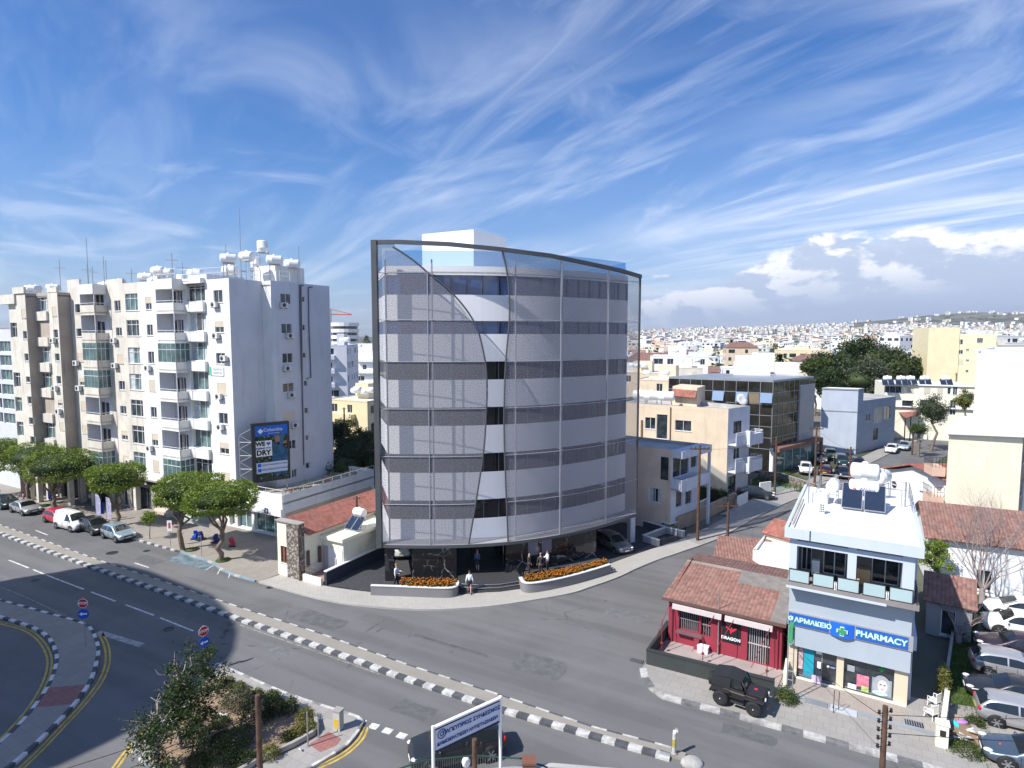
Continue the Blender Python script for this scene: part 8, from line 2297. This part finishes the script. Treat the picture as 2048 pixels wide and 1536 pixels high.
def wire(label,a,b,sag=.5,dz=0.0,r=.013):
 a,b=Vector(a)+Vector((0,0,dz)),Vector(b)+Vector((0,0,dz));t_=MB();t_.tube([a+(b-a)*k/12-Vector((0,0,sag*4*(k/12)*(1-k/12)))for k in range(13)],r,3)
 tag(part('cable',t_,CABLE),label,'cable','overhead cables')
wire('overhead cable from the parking wall pole to the pole behind the red shed',PE,PF,.4,-.4)
wire('overhead cable along the side street to the car park pole',PE,PG_,.8,-.4)
wire('overhead cable from the car park pole to the street pole by the heater',PG_,PJ,.5,-.3)
wire('overhead cable from the heater side pole to the far pole',PJ,PL,.8,-.3)
wire('overhead cable from the near right pole toward the right edge',PC,(34,20,8),.5,-.3)
wire('second overhead cable from the near right pole toward the right edge',PC,(34,20,7.2),.5,-.9)
wire('overhead cable from the near right pole down to the red bar',PC,Mr@Vector((Wr,0,zee-.2)),.3,-.4)
wire('upper overhead cable between the island pole and the bottom left corner',PD,(-24,12,7.4),.5,-.3)
wire('lower overhead cable between the island pole and the bottom left corner',PD,(-24,12,6.2),.5,-.7)
def disc_sign(label,u,v,vt,base,rz,faces,group=None,Y=None):
 b=G(u,v,.12)if Y is None else Vector((at(u,v,Y).x,Y,.1));k=b.y/F;t_=thing('traffic_sign',label,'traffic sign',(b.x,b.y,.12),rz,group);h=zat(vt,b.x,b.y)-.12
 mb=MB();mb.tube([(0,.03,0),(0,.03,h)],.03,6);part('post',mb,METAL,t_)
 z=h
 for kind in faces:
  M=Matrix.Translation((0,-.02,z-.34))@FRONT
  if kind=='stop':
   for r,m_,o in((.32,WPT,0),(.29,mat('stop_red',(.50,.02,.03),var=0),.008)):
    mb=MB(M=M);mb.prism([(r*math.cos(R(22.5+45*q)),r*math.sin(R(22.5+45*q)))for q in range(8)],o,o+.01);part('sign_plate',mb,m_,t_)
   text('STOP',.22,WPT,t_,M@Matrix.Translation((0,0,.022)),bold=.008,ext=.002)
  else:
   mb=MB(M=M);mb.prism([(.33*math.cos(R(18*q)),.33*math.sin(R(18*q)))for q in range(20)],0,.012);part('sign_plate',mb,mat('road_sign_blue',(.01,.08,.50),var=0),t_)
   mb=MB(M=M);mb.add([(-.24,0,.016),(-.08,.13,.016),(-.08,.05,.016),(.22,.05,.016),(.22,-.05,.016),(-.08,-.05,.016),(-.08,-.13,.016)],[(0,6,5,4,3,2,1)]);part('arrow',mb,WPT,t_)
  z-=.70
 return t_
disc_sign('stop sign over a blue arrow disc in the big shadow',171,1292,1196,0,R(8),('stop','arrow'))
disc_sign('stop sign over a blue arrow disc behind the leafy island tree',410,1338,1251,0,R(55),('stop','arrow'))
def pole_board(label,u,v,vt,w_,h_,m,m2=None,cat='sign',name='sign_post',group=None,rz=0):
 b=G(u,v,.12);t_=thing(name,label,cat,(b.x,b.y,.12),rz,group);h=zat(vt,b.x,b.y)-.12
 mb=MB();mb.tube([(0,.03,0),(0,.03,h)],.028,6);part('post',mb,METAL,t_);mb=MB();mb.box(-w_/2,w_/2,-.03,0,h-h_,h);part('plate',mb,m,t_)
 if m2:mb=MB();mb.box(-w_*.22,w_*.22,-.04,-.03,h-h_*.75,h-h_*.2);part('symbol',mb,m2,t_)
pole_board('white parking sign on a thin post before the beige awning',341,1093,1041,.45,1.0,WPT,mat('sign_symbol_red',(.5,.05,.1),var=0));pole_board('plain thin post at the blue parking bay',403,1112,1071,.1,.1,METAL)
pole_board('navy square sign on a post between the umbrella trees',102,1018,984,.5,.8,mat('navy_sign',(.03,.03,.2),var=0));pole_board('bright blue sign on a post between the feather banners',202,1040,1006,.8,1.2,MATS['road_sign_blue'])
for u,v,vt,lb in((193,1041,990,'left white and lilac feather banner before the shops'),(214,1042,996,'right white and lilac feather banner before the shops')):
 b=G(u,v,.12);h=zat(vt,b.x,b.y);t_=thing('feather_banner',lb,'banner',(b.x,b.y,.12),0,'feather banners');mb=MB();mb.tube([(0,0,0),(0,0,h)],.02,5);part('pole',mb,METAL,t_)
 mb=MB();mb.add([(0,-.01,.2),(.5,-.01,.2),(.55,-.01,h-.6),(.35,-.01,h-.1),(0,-.01,h)],[(0,1,2,3,4)]);part('flag',mb,mat('lilac_cloth',(.55,.52,.72),var=.3,scale=3),t_)
def awning(label,u0,u1,v,Y,m,h=2.6,out=1.8,nm='awning'):
 a=at(u0,v,Y);a.z=0;L=(u1-u0)/F*Y*1.15;t_=thing(nm,label,'awning',a,math.atan2(e1.y,e1.x));z=at(u0,v,Y).z
 mb=MB();mb.add([(0,0,z),(L,0,z),(L,out,z+.9),(0,out,z+.9),(0,0,z-.3),(L,0,z-.3)],[(0,1,2,3),(4,5,1,0)]);mb.add([(0,0,z-.02),(L,0,z-.02),(L,out,z+.87),(0,out,z+.87)],[(3,2,1,0)]);part('canopy',mb,m,t_)
 mb=MB();mb.tube([(0,0,z-.1),(0,out,z-.3)],.02,4);mb.tube([(L,0,z-.1),(L,out,z-.3)],.02,4);part('arm',mb,METAL,t_)
awning('beige sloping shop awning between the umbrella trees',306,338,1020,60.5,mat('beige_canvas',(.55,.42,.33),var=.06));awning('cream striped awning behind the feather banners',176,192,990,70,mat('cream_canvas',(.6,.57,.48),var=.2,scale=5));awning('pale grey awning beside the white corner shop',362,440,1036,56.8,mat('grey_canvas',(.42,.43,.42),var=.15),out=2.2);awning('grey awning over the cafe at the left',20,52,956,80,MATS['grey_canvas'])
for(t0_,t1_,z_,m_,tx,lb)in((7.6,11.6,3.05,mat('shop_green',(.02,.16,.12),var=.05),'FORMALS','dark green shop sign with pale letters under the tall block'),(12.2,15.6,3.25,BLK,'','black shop sign with small white panels under the tall block')):
 o_=PT(t1_,.9);t_=thing('shop_sign',lb,'sign',(o_.x,o_.y,z_),math.atan2(e1.y,e1.x));L=t1_-t0_;mb=MB();mb.box(0,L,-.2,0,-.4,.4);part('board',mb,m_,t_)
 if tx:text(tx,.55,WPT,t_,Matrix.Translation((L/2,-.22,0))@FRONT)
 else:mb=MB();mb.box(.4,1.6,-.22,-.2,.0,.25);part('panel',mb,WPT,t_)
Mx_=edge(PT(5,.02),PT(0,.02));x_,z_=pick(edge(pa_,pA),422,742)
t_=thing('notice','white notice with green blocks and dark letters on the corner pillar of the tall block','notice',edge(pa_,pA)@Vector((x_-.1,-.03,z_)),math.atan2(e1.y,e1.x));mb=MB();mb.box(0,2.2,-.04,0,-.45,.45);part('board',mb,WPT,t_);mb=MB();mb.box(.02,.3,-.05,-.04,-.43,.43);part('block',mb,mat('notice_green',(.05,.45,.25),var=0),t_)
for z2 in(.18,-.2):text('ΠΩΛΕΙΤΑΙ',.3,mat('teal_ink',(.05,.22,.25),var=0),t_,Matrix.Translation((1.25,-.05,z2))@FRONT,ext=.002)
sa_,sb_=at(870,1461,18.7),at(997,1397,20.25);zt1,zb1=sa_.z,at(868,1511,18.7).z;zt2=sb_.z
t_=thing('society_sign','long white sign with blue Greek lettering on two tall white posts','sign',(sa_.x,sa_.y,0));d_=Vector((sb_.x-sa_.x,sb_.y-sa_.y,0));L=d_.length;t_.rotation_euler.z=math.atan2(d_.y,d_.x)
zt1=(zt1+zt2)/2;zb1=zt1-.78
mb=MB();mb.box(0,L,-.03,.03,zb1,zt1);part('board',mb,mat('sign_board_pale',(.55,.58,.70),var=.03),t_)
mb=MB();
for z in(zt1,zb1):mb.box(.0,L,-.05,.05,z-.03,z+.03)
part('border',mb,NVS,t_)
for x in(-.08,L+.08):mb=MB();mb.tube([(x,0,3.9),(x,0,zt1+.12)],.055,8);part('post',mb,WHITE2,t_)
mb=MB();mb.box(-.1,L+.1,-.06,.06,zt1+.03,zt1+.09);part('top_bar',mb,WHITE2,t_)
text('ΠΑΓΚΥΠΡΙΟΣ ΣΥΝΔΕΣΜΟΣ',L*.070,NAVY,t_,Matrix.Translation((L*.56,-.045,zt1-.25))@FRONT,bold=.006,ext=.002);text('ΔΗΜΟΚΡΑΤΙΚΩΝ ΑΝΤΙΣΤΑΣΙΑΚΩΝ',L*.058,NAVY,t_,Matrix.Translation((L*.50,-.045,zb1+.21))@FRONT,bold=.006,ext=.002)
mb=MB(M=Matrix.Translation((.24,-.04,zt1-.25))@FRONT);mb.lathe([(.14,0),(.14,.01),(.165,.01),(.165,0)],24);mb.lathe([(.06,0),(.06,.01),(.08,.01),(.08,0)],16);part('emblem',mb,NAVY,t_)
lowp=[Vector((-5,8,0)),Vector((7,8,0)),Vector((6.5,20.6,0)),Vector((1.5,21.2,0)),Vector((-5.0,20.4,0))]
bldg('low_shop_building','low building just below the photo whose roof terrace carries the society sign','building',lowp,4.1,WHITE,ROOFG,{},.2)
t_=thing('terrace_fence','green topped wire mesh fence along the terrace at the bottom edge','fence',(0,0,0));mb=MB();pts=[at(u,v,Y)for u,v,Y in((790,1540,19.4),(848,1521,19.8),(946,1511,20.8),(1045,1517,20.8),(1095,1535,20.3))]
mb.tube(pts,.03,5);part('top_rail',mb,mat('dark_green_metal',(.02,.07,.05),var=.1),t_)
mb=MB()
for a,b in zip(pts,pts[1:]):
 n=int((b-a).length/.09)
 for k in range(n):p=a+(b-a)*k/n;mb.tube([p,(p.x,p.y,3.9)],.006,3)
part('mesh',mb,METAL,t_)
mb=MB();p=at(932,1524,20.8);
t_=thing('globe_lamp','round white garden lamp behind the terrace fence','lamp',(p.x,p.y,3.9));mb=MB();mb.ball((0,0,p.z-3.9),(.16,.16,.2),0,12,8);part('globe',mb,WHITE2,t_);mb=MB();mb.tube([(0,0,0),(0,0,p.z-4.05)],.04,6);part('post',mb,WHITE2,t_)
p=at(1058,1528,20);t_=thing('brown_box','rusty brown square box at the end of the terrace fence','box',(p.x,p.y,3.9));mb=MB();mb.box(-.22,.22,-.2,.2,0,p.z-3.8);part('body',mb,mat('rust_brown',(.20,.09,.06),var=.2),t_);mb=MB();mb.box(-.25,.25,-.23,.23,p.z-3.8,p.z-3.72);part('lid',mb,MATS['rust_brown'],t_)
b=G(1348,1507,.13);t_=thing('bollard','worn white hooped bollard near the end of the median','bollard',b,R(25));mb=MB();mb.tube([(0,0,0),(0,0,1.0),(.03,0,1.12),(.12,0,1.16),(.17,0,1.05)],.09,10);part('hoop',mb,KERBW,t_);mb=MB();mb.lathe([(.001,.0),(.16,0),(.16,.05),(.001,.06)],10);part('foot',mb,CONC,t_);mb=MB();mb.tube([(0,0,.35),(0,0,.75)],.093,10);part('band',mb,mat('yellow_band',(.40,.34,.08),var=.3,scale=8),t_)
b=G(677,1458,.12);t_=thing('control_box','pale grey cabinet with a yellow front panel at the island corner','cabinet',b,R(-20));mb=MB();mb.box(-.2,.2,-.18,.18,0,1.0);part('cabinet',mb,mat('cabinet_grey',(.45,.45,.42),var=.1),t_);mb=MB();mb.box(-.13,.13,-.19,-.18,.15,.62);part('panel',mb,mat('panel_yellow',(.62,.40,.03),var=.05),t_);mb=MB();mb.box(-.23,.23,-.21,.21,1.0,1.06);part('lid',mb,CONC,t_)
for u,v,vt,lb in((616,1493,1424,'thin grey post on the pavement behind the island wall'),(637,1476,1434,'short double post at the curved end of the island wall')):
 b=G(u,v,.12);t_=thing('post',lb,'post',b);mb=MB();mb.tube([(0,0,0),(0,0,zat(vt,b.x,b.y)-.12)],.035,6);part('post',mb,METAL,t_);mb=MB();mb.box(-.08,.08,-.08,.08,0,.02);part('foot',mb,METAL,t_)
for u,v,lb in((1549,990,'red fire hydrant on the pavement by the green driveway'),(1624,975,'red fire hydrant at the end of the stone retaining wall')):
 b=G(u,v,.12);t_=thing('fire_hydrant',lb,'hydrant',b,0,'red hydrants');mb=MB();mb.lathe([(.12,0),(.12,.6),(.15,.62),(.10,.78),(.001,.82)],10);part('body',mb,CR,t_);mb=MB();mb.tube([(-.2,0,.5),(.2,0,.5)],.05,6);part('outlet',mb,CR,t_)
for k,(u,v,m_,lb)in enumerate(((392,1078,'road_sign_blue','blue bundle of goods on the pavement before the grey awning'),(402,1080,'navy_sign','dark blue bundle of goods on the pavement before the grey awning'),(464,1092,'sign_symbol_red','red bundle of goods beside the white corner shop'),(432,1085,'navy_sign','dark scooter shaped bundle under the grey awning'))):
 b=G(u,v,.12);t_=thing('goods',lb,'goods',b,k,'goods before the shops');mb=MB()
 for q in range(5):mb.M=Matrix.Rotation(q*1.3,4,'Z');mb.box(-.28+q*.03,.1,-.2,.12,.12+q*.12,.32+q*.13)
 part('bundle',mb,MATS[m_],t_)
 mb=MB();mb.box(-.4,.4,-.3,.3,0,.12);part('crate',mb,DARKM,t_)
for k in range(8):
 p=n1-e1*(.8+.3*(k%3))+e2*(1.5+k*1.35);t_=thing('potted_plant',('reddish','green','dry brown','dark')[k%4]+(' shrub in a clay pot on the shop terrace, nearer the billboard' if k<4 else ' shrub in a clay pot on the shop terrace, farther from the billboard'),'plant',(p.x,p.y,AZ-.8),0,'pots on the shop terrace')
 mb=MB();mb.lathe([(.001,0),(.16,0),(.24,.35),(.001,.33)],10);part('pot',mb,mat('terracotta',(.30,.12,.07),var=.1),t_);cr=MB();rg=random.Random(k);leaves(cr,[(rg.gauss(0,.3),rg.gauss(0,.3),rg.uniform(.4,1.1))for _ in range(140)],rg,.08);part('foliage',cr,(leafmat('red_leaf',(.12,.03,.02),(.22,.08,.04)),LEAF_B,LEAF_O,LEAF_D)[k%4],t_)
# the tower behind the camera whose shadow lies over the road
hh=38.0;sh_=Vector((ldir.x,ldir.y,0))/-ldir.z*hh
out_=[G(-60,1178),G(0,1166),G(120,1146),G(185,1132),G(232,1126),G(300,1142),G(362,1166),G(425,1190),G(460,1222),G(476,1262),G(470,1300),G(448,1332),G(405,1375),G(330,1425),G(223,1482),G(114,1534)]
twp=[p-sh_ for p in out_]
k0_,k1_=twp[0],twp[-1];twp=twp[::-1];bk_=Vector((-16,-9,0));twp+=[k0_+bk_,k1_+bk_]
tw=thing('round_tower','round fronted tower block behind the viewpoint, shading the junction','building',twp[0]);tM=Matrix.Translation(-twp[0])
for k in range(10):
 z=k*3.8;mb=MB(M=tM);mb.prism([(p.x,p.y)for p in twp],z+1.9,z+3.8);part('storey_band',mb,WHITE,tw);c_=sum(twp,Vector())/len(twp)
 mb=MB(M=tM);mb.prism([(c_.x+(p.x-c_.x)*.985,c_.y+(p.y-c_.y)*.985)for p in twp],z,z+1.9,top=False);part('window_band',mb,GLASS,tw)
# the town beyond
CW=[('white',WHITE),('bright white',WHITE2),('cream',LCREAM),('off white',OLDWHITE),('beige',BEIGE),('grey white',GREYW),('peach',PEACH),('pale yellow',MATS['pale_yellow_render']),('white',WHITE),('bright white',WHITE2)]
rgc=random.Random(77)
def box_house(x,y,z,w_,d_,h,rz,wm,seed,near,roof,name,label,group):
 """block with ribbon windows, balconies, roof tanks or a tiled roof; near ones have parts"""
 rg=random.Random(seed);t_=thing(name,label,'house' if name=='town_house' else 'building',(x,y,z),rz,group)
 B=MB();fl_=max(1,int(h/3.0));fh=h/fl_
 hol={0:[],1:[]}
 for e,L in((0,w_),(1,d_)):
  for f in range(fl_):
   u=.8
   while u<L-1.6:
    ww=rg.choice([1.1,1.5,2.4]);
    if rg.random()<.8:hol[e].append((u,min(u+ww,L-.5),f*fh+.9,f*fh+2.3))
    u+=ww+rg.uniform(.9,2.4)
 Ms=[Matrix.Translation((-w_/2,-d_/2,0)),Matrix.Translation((w_/2,-d_/2,0))@Matrix.Rotation(R(90),4,'Z'),Matrix.Translation((-w_/2,d_/2,0))@Matrix.Rotation(R(-90),4,'Z')]
 for i,(M,L,hs__)in enumerate(((Ms[0],w_,hol[0]),(Ms[1],d_,hol[1]),(Ms[2],d_,hol[1]))):
  B.M=M
  if near:wall(B,0,L,0,h,hs__,.15)
  else:
   B.quad((0,0,-3),(L,0,-3),(L,0,h),(0,0,h),0)
   for a,b,c,d in hs__:B.box(a,b,-.04,.1,c,d,1)
  if near and i<2:
   for r_ in hs__:window(t_,M,tuple(r_),mull=1,sill=False,shut=.9 if rg.random()<.15 else 0)
 B.M=None;B.quad((w_/2,d_/2,-3),(-w_/2,d_/2,-3),(-w_/2,d_/2,h),(w_/2,d_/2,h),0)
 if rg.random()<.55 and fl_>1:
  bw=w_*rg.uniform(.3,.6);bx=rg.uniform(-w_/2,w_/2-bw)
  for f in range(1,fl_):B.box(bx,bx+bw,-d_/2-1.1,-d_/2,f*fh-.1,f*fh+.8,0)
 if roof:
  k=min(w_,d_)*.16+.6;B.add([(-w_/2-.3,-d_/2-.3,h),(w_/2+.3,-d_/2-.3,h),(w_/2+.3,d_/2+.3,h),(-w_/2-.3,d_/2+.3,h),(-w_/4,0,h+k),(w_/4,0,h+k)],[(0,1,5,4),(1,2,5),(2,3,4,5),(3,0,4)],2)
 else:
  B.box(-w_/2,w_/2,-d_/2,d_/2,h-.3,h-.2,3);B.box(-w_*.2,w_*.12,0,d_*.3,h-.2,h+rg.uniform(1.5,2.6),0)
  for k in range(rg.randint(1,4)):B.lathe([(.001,-.7),(.5,-.65),(.5,.65),(.001,.7)],7,4,Matrix.Translation((rg.uniform(-w_*.4,w_*.4),rg.uniform(-d_*.4,0),h+rg.uniform(.8,1.6)))@Matrix.Rotation(R(90),4,'Y'))
 part('house_body' if False else 'walls',B,[wm,GLASS,TILE2,ROOFW,TANKW],t_)
 return t_
spots=[(x,y,9)for x,y in((24,84),(30,80),(42,104),(50,98),(58,92),(80,155),(100,150),(110,156),(88,118),(75,116),(60,108),(52,62),(40,52),(104,120),(75,62),(118,152))]
def free(x,y,r):
 if abs(x-.76*y-0)<0:return False
 if y<140 and abs((x-7.8)*.68-(y-46)*.733)<11:return False
 return all((x-a)**2+(y-b)**2>(r+c)**2 for a,b,c in spots)
SZ={1:'single storey',2:'two storey',3:'three storey',4:'four storey',5:'five storey',6:'six storey',7:'seven storey'}
RG=[('nearest',0,230),('middle',230,420),('farther',420,900)]
n_=0;tries=0
def put(x,y,w_,d_,h,rz,ci,roof,near,extra=''):
 global n_
 n_+=1;cn,cm_=CW[ci];st_=SZ[max(1,min(7,int(h/3.0)))]
 rg_='in the near streets' if y<230 else('in the suburbs' if y<420 else 'in the far suburbs')
 side='left of the curved tower' if x<-5 else('behind the glass office' if x/y<.45 else('behind the park grove' if x/y<.66 else 'toward the far hill'))
 lb=f'{cn} {st_} {"red tiled house" if roof else "flat roofed block"} {extra or rg_ + " " + side}'
 box_house(x,y,terr(x,y),w_,d_,h,rz,cm_,n_,near,roof,'town_house' if roof else 'town_block',lb,lb if not extra else None);spots.append((x,y,max(w_,d_)*.5))
for u,vt,Y,w_,d_,ci,rf,rz,ex in((722,700,170,15,12,1,0,-.15,'with strip windows beside the curved building'),(715,800,100,9,8,7,0,-.5,'low in the gap beside the curved building'),(690,820,112,12,8,5,0,-.2,'close to the right side of the tall block'),(676,725,200,8,9,6,0,.1,'behind the cypress in the gap'),(662,690,130,5,16,5,0,.1,'almost hidden by the tall block'),(1300,745,130,13,10,4,0,-.4,'left of the glass office roof'),(1370,712,150,14,10,1,0,-.3,'above the roof of the glass office'),(1302,722,165,12,10,1,1,-.3,'at the frame of the curved building'),(1385,735,128,6,6,3,0,-.3,'behind the glass office parapet'),(1350,760,108,10,8,4,0,-.5,'just behind the glass office'),(1620,700,230,18,12,7,0,-.2,'behind the glass office roof rooms'),(1818,672,300,16,12,1,0,.3,'left of the yellow tower'),(1795,700,215,14,10,1,0,-.1,'behind the park grove at the yellow tower'),(1640,722,190,13,9,3,1,-.3,'left of the park grove'),(1490,695,240,12,10,4,1,-.2,'beyond the two palms'),(2000,672,240,22,14,1,0,.2,'over the white wall at the right edge'),(2030,690,170,12,10,3,0,.1,'just over the white wall at the right edge'),(1560,745,128,9,7,1,1,-.3,'right behind the glass office roof rooms')):
 p=at(u,vt,Y);put(p.x,Y+d_/2,w_,d_,p.z-terr(p.x,Y),rz,ci,rf,Y<180,ex)
p=at(690,640,330);t_=thing('round_office_tower','distant white round tower with dark window rings in the gap','building',(p.x,330,0))
for k in range(int(p.z/3.4)):
 mb=MB();mb.lathe([(6.8,k*3.4),(6.8,k*3.4+1.5)],18);part('window_ring',mb,GLASS,t_);mb=MB();mb.lathe([(.01,k*3.4+1.5),(7.4,k*3.4+1.5),(7.4,k*3.4+3.4),(.01,k*3.4+3.4)],18,sm=False);part('floor_ring',mb,WHITE2,t_)
p=at(661,618,345);t_=thing('tower_crane','thin red construction crane beside the distant round tower','crane',(p.x,345,0));mb=MB();mb.tube([(0,0,0),(0,0,p.z)],.45,4);part('mast',mb,METAL,t_);mb=MB();mb.tube([(-5,0,p.z-2.5),(0,0,p.z),(12,0,p.z-3)],.2,4);mb.tube([(-5,0,p.z-2.9),(12,0,p.z-3.2)],.3,4);part('jib',mb,mat('crane_red',(.5,.12,.08),var=.1),t_)
t_=thing('maroon_roof_shed','low shed with a maroon sheet roof among the gardens in the gap','shed',Vector((at(705,880,84).x,84,0)));mb=MB();mb.box(-3,2.5,0,4,0,2.6);part('wall',mb,PEACH,t_);mb=MB();mb.add([(-3.4,-.4,2.6),(2.9,-.4,2.6),(3.4,4.4,4.0),(-2.9,4.4,4.0)],[(0,1,2,3)]);part('roof',mb,mat('maroon_sheet',(.30,.06,.07),var=.1),t_)
while n_<285 and tries<9000:
 tries+=1
 Y=115+700*rgc.random()**1.15;q=rgc.uniform(.17,.90)if rgc.random()<.93 else rgc.uniform(-.42,-.12);x=q*Y
 w_=rgc.uniform(10,20);d_=rgc.uniform(9,15)
 if not free(x,Y,max(w_,d_)*.5+1.0):continue
 if 118<Y<160 and .43<q<.75:continue
 h=3.1*rgc.choice([1,2,2,2,3,3,3,4]if Y>300 else[1,2,2,2,3])
 if h>20+terr(x,Y)*0-4+Y*.012:h=6.2
 rf=rgc.random()<.28 and h<8
 put(x,Y,w_,d_,h,rgc.uniform(-.6,.3),rgc.randrange(10),rf,Y<150)
for nm,dr in(('distant_town',0),):
 S=MB();rg=random.Random(5)
 for k in range(4600):
  Y=640+2300*rg.random()**.9;q=rg.uniform(.12,.98);x=q*Y
  z=terr(x,Y)
  if z>62 and rg.random()<.86:continue
  if noise.noise(Vector((x/220,Y/220,0)))<-.22:continue
  w_,d_,h=rg.uniform(8,20),rg.uniform(8,14),rg.choice([4,7,7,7,10,13]);m_=rg.choice([0,0,0,1,2,2,3]);S.M=Matrix.Translation((x,Y,z))@Matrix.Rotation(rg.uniform(-.7,.5),4,'Z')
  S.box(-w_/2,w_/2,-d_/2,d_/2,-3,h,m_)
  if h>5:
   for f in range(int(h/3.2)):S.box(-w_*.42,w_*rg.uniform(.0,.42),-d_/2-.1,-d_/2,f*3.2+.9,f*3.2+2.3,4)
  if rg.random()<.25:S.add([(-w_/2,-d_/2,h),(w_/2,-d_/2,h),(w_/2,d_/2,h),(-w_/2,d_/2,h),(0,0,h+2)],[(0,1,4),(1,2,4),(2,3,4),(3,0,4)],5)
 struct(nm,S,[WHITE2,LCREAM,WHITE,BEIGE,GLASS,TILE2],'stuff')
T_=MB();rg=random.Random(8);hs_=[]
for k in range(3600):
 Y=130+2300*rg.random()**1.3;q=rg.uniform(.15,.95);x=q*Y
 if Y<700 and not free(x,Y,1.5):continue
 if Y<165 and .2<q<.8:continue
 z=terr(x,Y);r=rg.uniform(2.0,4.4);n=16 if Y<500 else 8
 for j in range(n):
  d=Vector((rg.gauss(0,1),rg.gauss(0,1),rg.gauss(0,.8))).normalized()*r*rg.uniform(.6,1);c=Vector((x,Y,z+r*1.1))+d;s_=r*rg.uniform(.35,.6)
  a=Vector((rg.gauss(0,1),rg.gauss(0,1),rg.gauss(0,1))).normalized();b=a.orthogonal().normalized();T_.add([c-a*s_,c+b*s_*.7,c+a*s_,c-b*s_*.7],[(0,1,2,3)])
struct('distant_greenery',T_,LEAF_D,'stuff')
hz_=MB();hz_.box(-9500,12500,-60,13500,-40,560)
hm=bpy.data.materials.new('haze_air');hm.use_nodes=True;hm.node_tree.nodes.clear();t=NT(hm.node_tree)
pv_=t.n('ShaderNodeVolumePrincipled');pv_.inputs['Color'].default_value=(.72,.82,1,1);pv_.inputs['Density'].default_value=8e-5;pv_.inputs['Anisotropy'].default_value=.2
ou=t.n('ShaderNodeOutputMaterial');hm.node_tree.links.new(pv_.outputs[0],ou.inputs['Volume'])
struct('haze',hz_,hm,'stuff')
